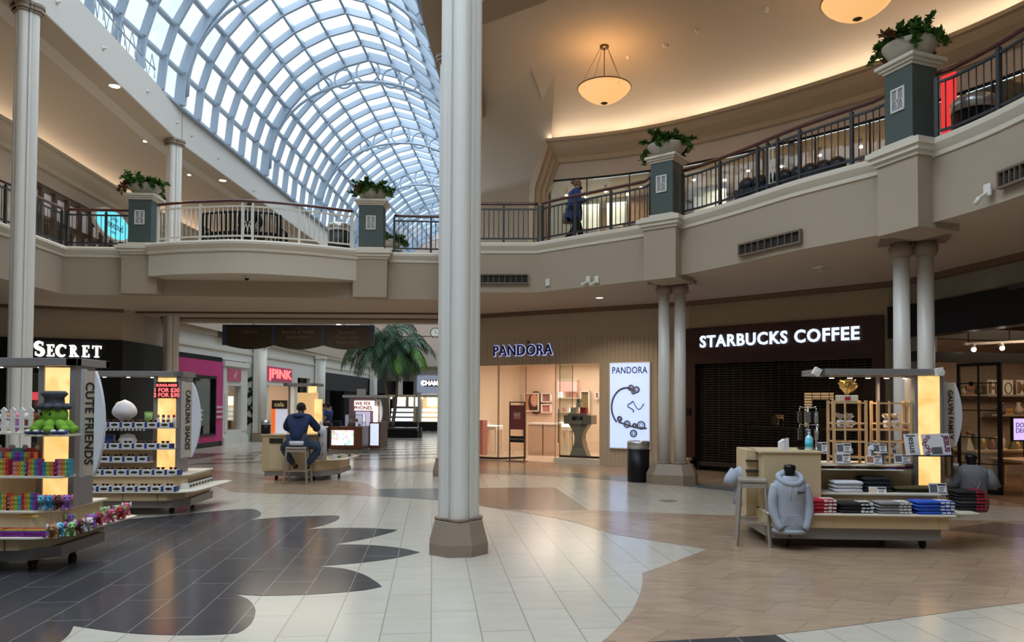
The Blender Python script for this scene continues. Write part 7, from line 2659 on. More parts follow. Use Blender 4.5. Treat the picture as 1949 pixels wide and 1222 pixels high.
for k, (px, kc, lb) in enumerate(((12, 'pink', 'salmon pink round plush above the pop toys'), (38, 'sky', 'teal round plush above the pop toys'), (62, 'red', 'small red plush beside the onyx column'))):
    z = K.L(50, 905, .33).z
    p = K.L(px, 870, .58)
    t = thing('plush_ball', lb, 'plush toy', K.w(p.x, .56, z), 0, 'round plush heads')
    m = MB(); m.ell(Vector((0, 0, .20)), .085, .07, .07, 14, 8); m.ell(Vector((0, 0, .07)), .06, .05, .07, 12, 8); part('body', m, PLUSH[kc], t)
    for a_ in (-.06, .06):
        m = MB(); m.ell(Vector((a_, 0, .27)), .025, .02, .03, 8, 5); part('ear', m, PLUSH['white'], t)
for k, px in enumerate((-18, 20, 62)):
    p = K.L(px, 1030, .02)
    t = pop_toy(K.w(p.x, .05, .367), .24, .055, ('purple',), ['leftmost', 'middle', 'rightmost'][k] + ' rainbow bow-shaped pop toy lying on the front ledge', R(4))
    for j, c_ in enumerate(('lime', 'tan', 'red')):
        m = MB(); m.box(-.12 + .01 * j, .12, -.03 + .04 * j, .01 + .04 * j, .055, .062 + .003 * j); part('rainbow_band', m, POPM[c_], t)
# plush dogs along the ledge
DOGC = ['tan', 'sky', 'lime', 'purple', 'brown', 'white', 'purple', 'red', 'lime', 'pink', 'lime', 'red', 'pink']


def plush_dog(loc, rz, kc, kc2, lb, s=1., g='plush dogs on the kiosk ledge'):
    t = thing('plush_dog', lb, 'plush toy', loc, rz, g)
    m = MB(); m.ell(Vector((0, .03, .06)) * s, .042 * s, .065 * s, .042 * s, 12, 8)
    for a_ in (-1, 1):
        for b_ in (-.02, .07):
            m.tube([Vector((a_ * .025, b_, .05)) * s, Vector((a_ * .03, b_ - .005, .016)) * s], .017 * s, 8)
            m.ell(Vector((a_ * .03, b_ - .012, .014)) * s, .018 * s, .024 * s, .014 * s, 8, 5)
    m.tube([Vector((0, .09, .07)) * s, Vector((0, .12, .1)) * s], .01 * s, 6)
    part('body', m, PLUSH[kc], t)
    m = MB(); m.ell(Vector((0, -.04, .115)) * s, .044 * s, .04 * s, .042 * s, 12, 8); m.ell(Vector((0, -.078, .105)) * s, .022 * s, .02 * s, .018 * s, 8, 6)
    part('head', m, PLUSH[kc], t)
    for a_ in (-1, 1):
        m = MB(); m.ell(Vector((a_ * .045, -.035, .125)) * s, .014 * s, .02 * s, .036 * s, 8, 6); part('ear', m, PLUSH[kc2], t)
    m = MB()
    for a_ in (-1, 1):
        m.ell(Vector((a_ * .018, -.076, .128)) * s, .007 * s, .005 * s, .008 * s, 6, 4)
    m.ell(Vector((0, -.097, .108)) * s, .007 * s, .005 * s, .005 * s, 6, 4); part('eyes_and_nose', m, M_black, t)
    return t


DP = [(101, 1026), (113, 1022), (134, 1021), (130, 1004), (146, 1016), (163, 1012), (174, 1004), (186, 1000), (197, 989), (208, 994), (217, 986), (230, 988), (240, 980)]
DN = ['first', 'second', 'third', 'fourth', 'fifth', 'sixth', 'seventh', 'eighth', 'ninth', 'tenth', 'eleventh', 'twelfth', 'last']
CN = dict(tan='tan', sky='sky blue', lime='lime and lilac', purple='purple', brown='dark brown', white='white', red='red', pink='pink')
for k, (px, py) in enumerate(DP):
    p = P(px, py, .367)
    plush_dog((p.x, p.y, .367), R(20 + 11 * k % 60), DOGC[k], ['white', 'pink', 'purple', 'lime'][k % 4], CN[DOGC[k]] + ' small plush dog, %s along the curved ledge from the left' % DN[k], .95)
for k, (px, kc) in enumerate(((84, 'sky'), (97, 'blue'), (112, 'brown'), (125, 'purple'))):
    p = K.L(px, 976, .30)
    plush_dog(K.w(p.x, .31, .587), R(-10 + 15 * k), kc, 'pink', CN.get(kc, 'deep blue') + ' plush dog on the desk board below the onyx column', 1.0, 'plush dogs on the desk board')
p = P(168, 957, .587)
plush_dog((p.x - .08, p.y, .587), R(40), 'tan', 'white', 'tan plush dog sitting alone at the far end of the desk board', .9)
for k in range(2):
    m = MB(); p = K.L(48 + 17 * k, 993, .25); m.box(p.x - .04, p.x + .04, .245, .26, .52, .54); K.part('price_strip', m, mat('yellow_strip', (.75, .5, .15), .5))

# ---------------------------------------------------------------- sunglasses kiosk
K = Kiosk('merchandise_kiosk', 'maple sunglasses kiosk with rows of white boxes, signed CAROLINA SHADES', -5.86, 10.85, R(3))
q0, q1_ = K.L(297, 760, .55), K.L(340, 760, .55)
std_kiosk(K, 2.2, 1.5, q0.x, q1_.x, .55, K.L(250, 706, .5).z)
wa, wb = K.L(351, 728, .5), K.L(351, 870, .5)
K.wing(wa.x, .5, wb.z, wa.z, 'CAROLINA SHADES', 1, .065, .13, .10)
M_navyb = mat('box_navy', (.02, .05, .22), .5)
M_boxw = mat('box_white', (.68, .66, .62), .5)
zA, zB, zC = K.L(230, 813, .40).z, K.L(230, 853, .40).z, K.L(230, 878, .38).z
x_r = q1_.x - .0
m = MB()
for z, x1_ in ((zA, x_r), (zB, x_r), (zC, q0.x)):
    m.box(-1.1, x1_, .33, .56, z - .018, z)
K.part('glass_shelves', m, mat('milky_acrylic', (.55, .55, .6), .2))
m = MB()
for i in range(26):
    m.box(-1.08 + i * .055, -1.05 + i * .055, .34, .345, zA - .05, zA - .02)
K.part('price_clips', m, M_white)
# price board, mirror, lamp, mannequin bits
a, b = K.L(296, 758, .5), K.L(338, 727, .5)
m = MB(); m.box(a.x, b.x, .5, .52, a.z, b.z); sg_ = K.part('price_board', m, mat('black_board', (.03, .008, .008), .5))
for j, (tx, sz) in enumerate((('SUNGLASSES', .055), ('1 FOR $20', .085), ('2 FOR $30', .085))):
    q = text_mb(tx, sz, .003, .001); q.xf(Matrix.Translation(((a.x + b.x) / 2, .495, b.z - .055 - .075 * j))); K.part('lettering', q, M_red_neon, parent=sg_)


def eyewear(name):
    t = thing(name, 'x', 'sunglasses', (0, 0, 0))
    m = MB()
    for sg in (-1, 1):
        m.ell(Vector((sg * .032, 0, .02)), .027, .006, .019, 8, 5)
    part('lenses', m, M_black, t)
    m = MB(); m.tube([(-.062, .06, .03), (-.06, 0, .032), (0, -.004, .03), (.06, 0, .032), (.062, .06, .03)], .004, 4); part('frame', m, cols[1], t)
    return t


bx = thing('sunglasses_box', 'x', 'display box', (0, 0, 0))
m = MB(); m.box(-.09, .055, -.02, .1, 0, .075); part('box', m, M_boxw, bx)
m = MB(); m.box(.055, .09, -.018, .1, 0, .072); part('navy_divider', m, M_navyb, bx)
m = MB(); vs = [(-.018 + .05 * math.cos(2 * PI * i / 12), -.021, .038 + .02 * math.sin(2 * PI * i / 12)) for i in range(12)]; m.add(vs, [tuple(range(12))]); part('oval_logo', m, M_ink, bx)
gl0 = eyewear('sunglasses')
first = [True, True]
rnd = random.Random(12)
rowinfo = [('top', zA, .35, -1.0, x_r - .1), ('second', zB, .35, -1.0, x_r - .1), ('third', zC, .35, -1.0, q0.x - .08), ('desk', .587, .24, -1.0, .80), ('ledge', .367, .0, -1.0, .85)]
num = ['first', 'second', 'third', 'fourth', 'fifth', 'sixth', 'seventh', 'eighth', 'ninth', 'tenth', 'eleventh', 'twelfth']
M_gf = [part_ for part_ in ()]
for rn, z, d, x0, x1 in rowinfo:
    x, k = x1, 0
    while x > x0 + .3:
        lb = 'white oval-logo sunglasses box in the %s row, %s counted from the right' % (rn, num[k % 12])
        if first[0]:
            bx.location = K.w(x, d, z); bx.rotation_euler = (0, 0, K.rz); bx['label'] = lb; bx['group'] = 'sunglasses boxes'; first[0] = False
        else:
            dup(bx, K.w(x, d, z), K.rz, lb, 'sunglasses boxes')
        lb = 'pair of sunglasses on top of the %s row box, %s counted from the right' % (rn, num[k % 12])
        q = K.w(x - .02, d + .03, z + .076)
        if first[1]:
            gl0.location = q; gl0.rotation_euler = (0, 0, K.rz); gl0['label'] = lb; gl0['group'] = 'sunglasses on the boxes'; first[1] = False
        else:
            dup(gl0, q, K.rz + rnd.uniform(-.3, .3), lb, 'sunglasses on the boxes')
        x -= .185
        k += 1
for k in range(8):
    p = Vector((.98, .40 + .125 * k, .367))
    dup(bx, K.w(*p), K.rz + PI / 2, 'white oval-logo sunglasses box on the side ledge, %s from the front corner' % num[k], 'sunglasses boxes')
    dup(gl0, K.w(p.x, p.y, .367 + .076), K.rz + PI / 2, 'sunglasses on the side ledge box, %s from the front corner' % num[k], 'sunglasses on the boxes')
c = K.L(234, 800, .45)
t = thing('toy_bust', 'big white hooded display head with lime cap on top of the sunglasses kiosk', 'display head', K.w(c.x, .50, zA), K.rz)
m = MB(); m.lathe(catmull([(.05, .0), (.07, .05), (.06, .1), (.16, .18), (.17, .26), (.11, .36), (.0, .42)], 3), (0, 0, 0), 18); part('hood', m, PLUSH['white'], t)
m = MB(); m.ell(Vector((-.09, .02, .33)), .06, .05, .06, 10, 6); part('cap', m, PLUSH['lime'], t)
m = MB(); m.ell(Vector((.08, -.03, .06)), .1, .07, .05, 10, 6); part('brown_collar', m, PLUSH['brown'], t)
c = K.L(285, 795, .5)
t = thing('green_cup', 'lime green tumbler beside the price board of the sunglasses kiosk', 'cup', K.w(c.x, .46, zA), K.rz)
m = MB(); m.lathe([(.05, .1), (.06, .22), (.055, .22), (.045, .12)], (0, 0, 0), 14); m.cyl((0, 0), .03, 0, .1, 10); part('cup', m, PLUSH['lime'], t)
m = MB(); m.cyl((0, 0), .06, .22, .235, 14); part('lid', m, PLUSH['green'], t)
for k, (px, kc) in enumerate(((302, 'tan'), (312, 'brown'), (322, 'pink'), (332, 'red'))):
    c = K.L(px, 799, .42)
    t = thing('figurine', ['leftmost', 'second', 'third', 'rightmost'][k] + ' small fleece figurine below the red price board', 'figurine', K.w(c.x, .40, zA + .08), K.rz, 'figurines below the price board')
    m = MB(); m.lathe([(.02, -.08), (.026, .0), (.02, .06), (.01, .07)], (0, 0, 0), 10); part('body', m, PLUSH['white'], t)
    m = MB(); m.ell(Vector((0, 0, .09)), .024, .02, .026, 8, 6); part('head', m, PLUSH[kc], t)
t = thing('folded_cloth', 'draped cream cloth on the second shelf of the sunglasses kiosk', 'cloth', K.w(K.L(243, 840, .5).x, .5, zB), K.rz)
m = MB(); m.lathe([(.16, 0), (.15, .1), (.1, .2), (.0, .22)], (0, 0, 0), 12, sy=.5); part('cloth', m, M_boxw, t)
m = MB(); m.box(-.35, -.2, -.04, .04, 0, .2); part('navy_bag', m, M_navyb, t)

# ---------------------------------------------------------------- middle kiosk with the seated man
K = Kiosk('merchandise_kiosk', 'pale maple kiosk in the middle distance behind the seated man', -6.30, 15.9, R(-2))
l_, r_ = K.L(498, 900, 0), K.L(601, 900, 0)
lx_, rx_ = l_.x, r_.x
zt = K.L(540, 829, 0).z
m = MB(); m.prism([(lx_ + .05, .02), (rx_ + .1, .02), (rx_ + .35, .5), (rx_ + .35, 1.6), (lx_ + .05, 1.6)], .1, .2); K.part('skirt', m, M_alu)
m = MB(); m.box(lx_, rx_, 0, .7, .2, zt); m.prism([(rx_, .05), (rx_ + .35, .6), (rx_ + .35, 1.5), (lx_, 1.5), (lx_, .7), (rx_, .7)], .2, .42); K.part('cash_cabinet', m, M_maple, bevel=.01)
m = MB(); m.box(lx_ - .02, rx_ + .02, -.03, .72, zt, zt + .025); K.part('countertop', m, M_mapled)
m = MB(); m.box(lx_ + .16, lx_ + .45, -.008, 0, zt - .17, zt - .06); K.part('niche', m, M_ink)
m = MB(); m.box(lx_ + .15, rx_ - .15, -.008, .0, .24, zt - .22); K.part('door', m, M_mapled, bevel=.004)
m = MB(); m.prism([(rx_, .0), (rx_ + .55, .45), (rx_ + .55, 1.6), (rx_ + .05, 1.6), (rx_, .6)], .42, .445); m.box(lx_ - .28, lx_, .3, 1.3, .42, .445); K.part('display_ledge', m, M_cream_l, bevel=.006)
c0, c1_ = K.L(586, 745, 1.3), K.L(594, 745, 1.3)
ztc = K.L(560, 735, 1.3).z
m = MB(); m.box(c0.x, c1_.x + .05, 1.3, 1.5, .42, ztc); m.box(c1_.x + .12, c1_.x + .26, 1.1, 1.25, .42, ztc - .3); K.part('onyx_column', m, M_onyx, label='glowing amber onyx columns')
ca = K.L(557, 735, 1.3)
m = MB(); m.box(ca.x - .2, c1_.x + .1, 1.25, 1.32, ztc, ztc + .07); m.box(ca.x - .2, c1_.x + .1, 1.8, 1.87, ztc, ztc + .07); m.box(c1_.x, c1_.x + .1, 1.25, 1.87, ztc, ztc + .07); m.box(ca.x - .2, ca.x - .1, 1.25, 1.87, ztc, ztc + .07); K.part('canopy', m, M_alu)
m = MB(); m.box(ca.x - .1, ca.x - .06, 1.3, 1.34, .42, ztc); K.part('post', m, M_alu)
K.casters([(lx_ + .25, .2), (rx_ - .1, .2), (rx_ + .15, 1.3)])
sa_, sb_ = K.L(517, 778, .55), K.L(546, 762, .55)
m = MB(); m.box(sa_.x, sb_.x, .55, .6, sa_.z, sb_.z); cs_ = K.part('cela_board', m, mat('cela_black', (.03, .015, .01), .5))
q = text_mb('cela', .14, .004, .003); q.xf(Matrix.Translation(((sa_.x + sb_.x) / 2, .545, (sa_.z + sb_.z) / 2))); K.part('lettering', q, cmat('lit_cream', (.85, .6, .3)), parent=cs_)
m = MB(); m.box(sa_.x, sa_.x + .07, .56, .6, zt + .02, sa_.z); K.part('orange_panel', m, mat('orange_lit', (.8, .16, .03), .5, emit=(1, .16, .02), es=.5))
m = MB(); m.box(sa_.x + .08, sb_.x, .57, .6, zt + .02, sa_.z); K.part('price_panel', m, mat('white_lit_list', (.6, .6, .65), .5, emit=(.8, .82, 1), es=.35))
m = MB(); m.box(sb_.x + .02, sb_.x + .5, 1.2, 1.22, 1.3, 1.9); m.box(sb_.x + .02, sb_.x + .75, 1.0, 1.2, 1.1, 1.13); K.part('amber_back_panel', m, mat('amber_lit_panel', (.6, .4, .2), .5, emit=(1, .6, .25), es=.4))
for k in range(6):
    m = MB(); x = sb_.x + .05 + .11 * k; m.ell(Vector((x, 1.1, 1.19)), .035, .035, .06, 8, 6); K.part('perfume_bottle', m, cols[k % 5])
p = K.L(505, 826, .2)
t = thing('counter_canister', 'black canister with steel lid at the left end of the middle kiosk counter', 'canister', K.w(p.x + .01, .2, zt + .025))
m = MB(); m.cyl((0, 0), .10, 0, .2, 18); part('body', m, M_black, t)
m = MB(); m.lathe([(.105, .2), (.105, .27), (.06, .3), (.0, .31)], (0, 0, 0), 18); part('lid', m, M_steel, t)
p = K.L(612, 884, .12)
t = thing('bottle_sign', 'tall white bottle-shaped stand with black emblems right of the seated man', 'display stand', K.w(p.x, .14, .445), K.rz)
m = MB(); m.lathe([(.10, 0), (.10, .62), (.095, .66), (.05, .7), (.03, .73), (.012, .75), (.012, .88)], (0, 0, 0), 20); part('body', m, F_wht, t)
for z in (.12, .32, .52):
    m = MB(); m.ell(Vector((-.03, -.098, z)), .035, .01, .022, 8, 5); m.ell(Vector((-.03, -.1, z + .03)), .015, .008, .03, 6, 4); m.box(.035, .045, -.098, -.09, z - .03, z + .05); part('emblem', m, M_ink, t)
for k in range(7):
    p = K.w(rx_ + .22 + .04 * k, .4 + .14 * k, .445)
    t = thing('soap_box', 'small pale packet on the slanted right ledge of the middle kiosk, %s from the front' % num[k], 'packet', p, .3 * k, 'packets on the middle kiosk ledge')
    m = MB(); m.box(-.05, .05, -.04, .04, 0, .05 + .03 * (k % 2)); part('packet', m, [cols[0], F_wht, cols[2]][k % 3], t, bevel=.005)
for k in range(5):
    t = thing('soap_box', 'cream packet on the left ledge of the middle kiosk, %s from the front' % num[k], 'packet', K.w(lx_ - .14, .4 + .17 * k, .445), 0, 'packets on the left ledge')
    m = MB(); m.box(-.1, .1, -.05, .05, 0, .06); part('packet', m, cols[0], t, bevel=.005)
K3 = K
sp = P(563, 921)
st = bar_stool(sp.x, sp.y + .12, R(3), 'grey bar stool under the seated man in the navy hoodie', .76, .42)

# ---------------------------------------------------------------- phone repair kiosk
p = P(672, 863)
K = Kiosk('merchandise_kiosk', 'dark cherry phone repair kiosk with glowing picture panels', p.x, 24.6, R(-4))
M_cherry = mat('cherry_laminate', (.16, .06, .03), .4, noise=.1)
a, b = K.L(632, 860, 0), K.L(675, 860, 0)
c = K.L(692, 860, .2)
zt = K.L(650, 812, 0).z
m = MB(); m.box(a.x - .1, b.x, 0, .6, .12, zt); m.prism([(b.x, 0), (c.x, 0), (c.x, 1.4), (b.x, .6)], .12, zt); m.box(c.x, c.x + .38, .9, 2.0, .1, 1.0); K.part('counter', m, M_cherry, bevel=.01)
m = MB(); m.box(a.x - .08, c.x - .02, .04, .9, 0, .12); m.box(c.x, c.x + .36, .95, 1.95, 0, .1); K.part('plinth', m, M_gy)
M_phot = bpy.data.materials.new('glowing_photo_collage'); M_phot.use_nodes = True
_t = M_phot.node_tree; _b = _t.nodes['Principled BSDF']; _v = _t.nodes.new('ShaderNodeTexVoronoi'); _c = _t.nodes.new('ShaderNodeTexCoord'); _v.inputs['Scale'].default_value = 9
_h = _t.nodes.new('ShaderNodeHueSaturation'); _h.inputs['Saturation'].default_value = .55; _h.inputs['Value'].default_value = 1.3
_t.links.new(_c.outputs['Object'], _v.inputs['Vector']); _t.links.new(_v.outputs['Color'], _h.inputs['Color']); _t.links.new(_h.outputs['Color'], _b.inputs['Emission Color']); _b.inputs['Emission Strength'].default_value = 1.0
m = MB(); m.box(a.x - .02, b.x - .04, -.02, 0, .25, zt - .12); K.part('photo_panel', m, M_phot, label='glowing panel of many small pictures')
m = MB(); m.box(c.x + .04, c.x + .33, .88, .9, .2, .95); K.part('lit_side_panel', m, mat('bluish_lit_panel', (.5, .6, .8), .5, emit=(.7, .8, 1), es=.8))
g0, g1_ = K.L(657, 812, .1), K.L(690, 789, .1)
m = MB(); m.box(g0.x, g1_.x, .1, .5, zt, g1_.z); K.part('glass_case', m, M_glass)
m = MB()
for x in (g0.x, g1_.x):
    m.box(x - .01, x + .01, .09, .11, zt, g1_.z); m.box(x - .01, x + .01, .49, .51, zt, g1_.z)
m.box(g0.x, g1_.x, .09, .11, g1_.z - .02, g1_.z); m.box(g0.x, g1_.x, .15, .45, zt + .15, zt + .16); K.part('case_frame', m, M_steel)
for k in range(5):
    m = MB(); x = g0.x + .08 + .09 * k; m.box(x - .03, x + .03, .2, .3, zt + .16 * (k % 2), zt + .1 + .16 * (k % 2)); K.part('phone_case', m, [cols[1], F_wht, cols[3]][k % 3])
t0, t1_ = K.L(668, 815, 1.0), K.L(711, 757, 1.0)
m = MB(); m.box(t0.x, t1_.x, 1.05, 1.5, zt, t1_.z); m.box(t0.x - .08, t0.x, 1.0, 1.1, zt, t1_.z); K.part('tower', m, mat('tower_mauve', (.30, .20, .24), .5))
s0, s1_ = K.L(674, 781, 1.0), K.L(707, 763, 1.0)
m = MB(); m.box(s0.x, s1_.x + .1, 1.02, 1.05, s0.z, s1_.z); wf = K.part('white_sign', m, M_lightwhite)
for j, tx in enumerate(('WE FIX', 'PHONES')):
    q = text_mb(tx, .17, .004, .008); q.xf(Matrix.Translation(((s0.x + s1_.x) / 2, 1.01, s1_.z - .1 - .15 * j))); K.part('lettering', q, mat('sign_red', (.45, .01, .01), .5), parent=wf)
m = MB(); m.box(s0.x + .05, s1_.x - .05, 1.02, 1.04, s0.z - .55, s0.z - .05); K.part('blue_poster', m, mat('lilac_lit', (.5, .5, .7), .5, emit=(.75, .7, 1), es=.5))
m = MB(); m.box(t1_.x, t1_.x + .12, 1.0, 1.15, .3, t1_.z - .3); K.part('lit_post', m, M_lightwhite)
m = MB(); m.box(t0.x - .3, t1_.x + .35, .95, 1.03, t1_.z, t1_.z + .09); m.box(t0.x + .2, t0.x + .5, .97, 1.05, t1_.z + .09, t1_.z + .3); m.box(t0.x - .3, t1_.x + .35, 1.5, 1.58, t1_.z, t1_.z + .09); m.box(t0.x, t1_.x, 1.0, 1.55, t1_.z + .02, t1_.z + .05); K.part('canopy', m, M_aluL)
wa, wb = K.L(717, 760, 1.2), K.L(717, 808, 1.2)
K.wing(wa.x, 1.2, wb.z, wa.z, 'PHONE REPAIR', 1, .06, .1, .1)
p = K.L(650, 812, .3)
one('till_box', MB().box(-.12, .12, -.1, .1, 0, .18), M_black, 'small black till on the phone kiosk counter', 'till', K.w(p.x - .15, .3, zt), 0, bevel=.01)

# ---------------------------------------------------------------- bright cosmetic kiosks far down the corridor
for kk, (px0, px1, py, lb, tone) in enumerate(((738, 790, 824, 'distant kiosk with white lit shelves behind the black bench', (.9, .95, 1)), (797, 833, 824, 'distant kiosk with amber backdrop and pale lit trays beside the middle column', (.9, 1, 1)))):
    p = P((px0 + px1) / 2, py)
    K = Kiosk('merchandise_kiosk', lb, p.x, 42.0, 0)
    a, b = K.L(px0, 800, 0), K.L(px1 + (8 if kk else 0), 800, 0)
    z = K.L(760, 756, 0).z
    m = MB(); m.box(a.x, b.x, 0, 1.2, .05, .55); K.part('base_cabinet', m, M_blackm)
    m = MB()
    for x in (a.x, b.x - .1):
        m.box(x, x + .1, .0, .1, .5, z)
    m.box(a.x - .15, b.x + .1, -.05, .05, z, z + .14); m.box(a.x - .15, b.x + .1, 1.0, 1.1, z, z + .14); m.box(a.x - .15, b.x + .1, 0, 1.05, z + .05, z + .07); K.part('frame', m, mat('sand_frame', (.45, .36, .24), .5))
    for j in range(3):
        m = MB(); m.box(a.x + .15, b.x - .15, .1 + .12 * j, .25 + .12 * j, .6 + .27 * j, .78 + .27 * j); K.part('lit_tray', m, mat('lit_tray%d' % kk, (.7, .8, .85), .5, emit=tone, es=.9))
    for j in range(2):
        m = MB(); x = a.x + .4 + j * (b.x - a.x) * .45; m.box(x, x + .5, .6, .7, 1.45, 2.1); K.part('lit_screen', m, M_lightwhite)
    m = MB(); m.box(a.x + .1, b.x - .1, .95, 1.0, .55, z); K.part('backdrop', m, mat('amber_lit_panel', (.6, .4, .2), .5) if kk else M_darksteel)
    for j in range(4):
        m = MB(); m.ell(Vector((a.x + .2 + j * (b.x - a.x - .4) / 3, -.02, z - .05)), .05, .05, .05, 8, 5); K.part('spot', m, M_lamp)
# ================================================================ people
M_skin = mat('skin_tan', (.42, .24, .15), .6)
M_skind = mat('skin_brown', (.16, .08, .05), .6)
M_hair = mat('hair_black', (.012, .01, .01), .8, bump=.5, bscale=200)
M_hairb = mat('hair_light_brown', (.20, .12, .06), .8, bump=.5, bscale=200)


def skin_mesh(name, J, bones, mm, parent, root, grow=0., lv=2):
    names = []
    for a, b in bones:
        for n_ in (a, b):
            if n_ not in names:
                names.append(n_)
    names.sort(key=lambda n_: 0 if n_ == root else 1)
    me = bpy.data.meshes.new(name)
    me.from_pydata([J[n_][:3] for n_ in names], [(names.index(a), names.index(b)) for a, b in bones], [])
    me.materials.append(mm)
    o = bpy.data.objects.new(name, me)
    C.objects.link(o)
    o.parent = parent
    md = o.modifiers.new('skin', 'SKIN')
    md.use_smooth_shade = True
    for i, n_ in enumerate(names):
        r = J[n_][3] + (grow if J[n_][3] > .02 else 0)
        me.skin_vertices[0].data[i].radius = (r, r)
        me.skin_vertices[0].data[i].use_root = (i == 0)
    sb = o.modifiers.new('sub', 'SUBSURF')
    sb.levels = sb.render_levels = lv
    return o


def person(label, loc, rz, J, skinm, clothes, hairm, hair, extra=None, face=True):
    """local frame: the person looks along +y, right hand at +x"""
    t = thing('person', label, 'person', loc, rz)
    J = dict(J)
    bones = [('pelvis', 'belly'), ('belly', 'chest'), ('chest', 'neck'), ('neck', 'jaw'), ('jaw', 'crown')]
    for s_ in 'LR':
        bones += [('chest', 'sh' + s_), ('sh' + s_, 'el' + s_), ('el' + s_, 'wr' + s_), ('wr' + s_, 'pa' + s_), ('pelvis', 'hp' + s_), ('hp' + s_, 'kn' + s_), ('kn' + s_, 'an' + s_), ('an' + s_, 'to' + s_)]
        w_, e_ = Vector(J['wr' + s_][:3]), Vector(J['el' + s_][:3])
        d = (w_ - e_).normalized()
        side = d.cross(Vector((0, 0, 1))).normalized() if abs(d.z) < .9 else Vector((1, 0, 0))
        pm = w_ + d * .07
        J['pa' + s_] = (*pm, .024)
        for k, (off, ln) in enumerate(((-.03, .062), (-.01, .072), (.01, .068), (.03, .052))):
            a = pm + side * off + d * .02
            b = a + d * ln * .5 + Vector((0, 0, -.006))
            c = a + d * ln + Vector((0, 0, -.022))
            J['f%d%s' % (k, s_)] = (*b, .0095)
            J['g%d%s' % (k, s_)] = (*c, .008)
            bones += [('pa' + s_, 'f%d%s' % (k, s_)), ('f%d%s' % (k, s_), 'g%d%s' % (k, s_))]
        q = w_ + d * .03 + side * (-.045 if s_ == 'L' else .045)
        J['t' + s_] = (*q, .011)
        J['u' + s_] = (*(q + d * .035), .009)
        bones += [('wr' + s_, 't' + s_), ('t' + s_, 'u' + s_)]
    skin_mesh('body', J, bones, skinm, t, 'pelvis')
    hd = Vector(J['crown'][:3]).lerp(Vector(J['jaw'][:3]), .45)
    fw = Vector(J.get('look', (0, 1, 0))[:3]).normalized()
    rt = fw.cross(Vector((0, 0, 1))).normalized()
    if face:
        m = MB(); m.ell(hd + fw * .105 + Vector((0, 0, -.01)), .014, .02, .022, 8, 6); part('nose', m, skinm, t)
        for sg in (-1, 1):
            m = MB(); m.ell(hd + fw * .088 + rt * sg * .034 + Vector((0, 0, .018)), .013, .01, .009, 8, 5); part('eye', m, M_black, t)
            m = MB(); m.ell(hd + rt * sg * .088, .018, .02, .03, 8, 6); part('ear', m, skinm, t)
        m = MB(); m.ell(hd + fw * .09 + Vector((0, 0, -.05)), .025, .012, .008, 8, 5); part('mouth', m, mat('lip', (.3, .1, .08), .6), t)
    for nm, bs, g_, mm in clothes:
        skin_mesh(nm, J, bs, mm, t, bs[0][0], g_)
    m = MB()
    for (o, r_) in hair:
        m.ell(hd + fw * o[1] + rt * o[0] + Vector((0, 0, o[2])), *r_, 14, 8)
    part('hair', m, hairm, t)
    return t, J, hd, fw, rt


TOP = [('chest', 'belly'), ('belly', 'pelvis'), ('chest', 'neck')] + [b for s_ in 'LR' for b in (('chest', 'sh' + s_), ('sh' + s_, 'el' + s_), ('el' + s_, 'wr' + s_))]
TEE = [('chest', 'belly'), ('belly', 'pelvis')] + [b for s_ in 'LR' for b in (('chest', 'sh' + s_), ('sh' + s_, 'ml' + s_))]
LEG = [b for s_ in 'LR' for b in (('pelvis', 'hp' + s_), ('hp' + s_, 'kn' + s_), ('kn' + s_, 'an' + s_))]
SHOE = lambda s_: [('an' + s_, 'to' + s_)]
M_hoodn = mat('navy_hoodie', (.012, .026, .085), .9, bump=.2)
M_jean = mat('dark_denim', (.03, .055, .10), .9, bump=.2)
M_blue = mat('blue_tee', (.02, .07, .22), .9)
M_blktr = mat('black_trousers', (.012, .012, .015), .9)
M_coat = mat('royal_blue_coat', (.02, .055, .22), .8, bump=.3, bscale=30)
HC = [((0, -.018, .035), (.095, .105, .095))]
# man on the bar stool, back towards the viewer
JS = dict(pelvis=(0, -.02, .86, .145), belly=(0, -.01, 1.02, .135), chest=(0, .08, 1.27, .15), neck=(0, .16, 1.42, .06), jaw=(0, .21, 1.49, .072), crown=(0, .22, 1.585, .085), look=(0, 1, -.5),
          shL=(-.20, .12, 1.33, .075), elL=(-.34, .25, 1.13, .055), wrL=(-.17, .42, 1.11, .038), shR=(.20, .12, 1.33, .075), elR=(.34, .25, 1.13, .055), wrR=(.24, .46, 1.11, .038),
          hpL=(-.12, .02, .85, .11), knL=(-.38, .20, .73, .08), anL=(-.13, .18, .36, .05), toL=(-.10, .28, .30, .045), hpR=(.12, .02, .85, .11), knR=(.40, .20, .73, .08), anR=(.15, .18, .36, .05), toR=(.12, .28, .30, .045))
t, J, hd, fw, rt = person('person in a navy hoodie and jeans sitting on a stool, back to the viewer', (sp.x, sp.y + .12, 0), R(0), JS, M_skind, [
    ('hoodie', [b for b in TOP if b != ('belly', 'pelvis')] + [('belly', 'hem')], .018, M_hoodn)] if False else [('hoodie', TOP, .03, M_hoodn), ('jeans', LEG, .014, M_jean), ('shoe', SHOE('L'), .018, M_black), ('shoe', SHOE('R'), .018, M_black)], M_hair, HC)
m = MB(); m.lathe([(.17, .79), (.185, .82), (.18, .88)], (0, -.02, 0), 20, sy=.92); part('white_shirt_hem', m, F_wht, t)
m = MB(); m.ell(Vector((0, .06, 1.40)), .13, .10, .055, 14, 8); part('hood', m, M_hoodn, t)
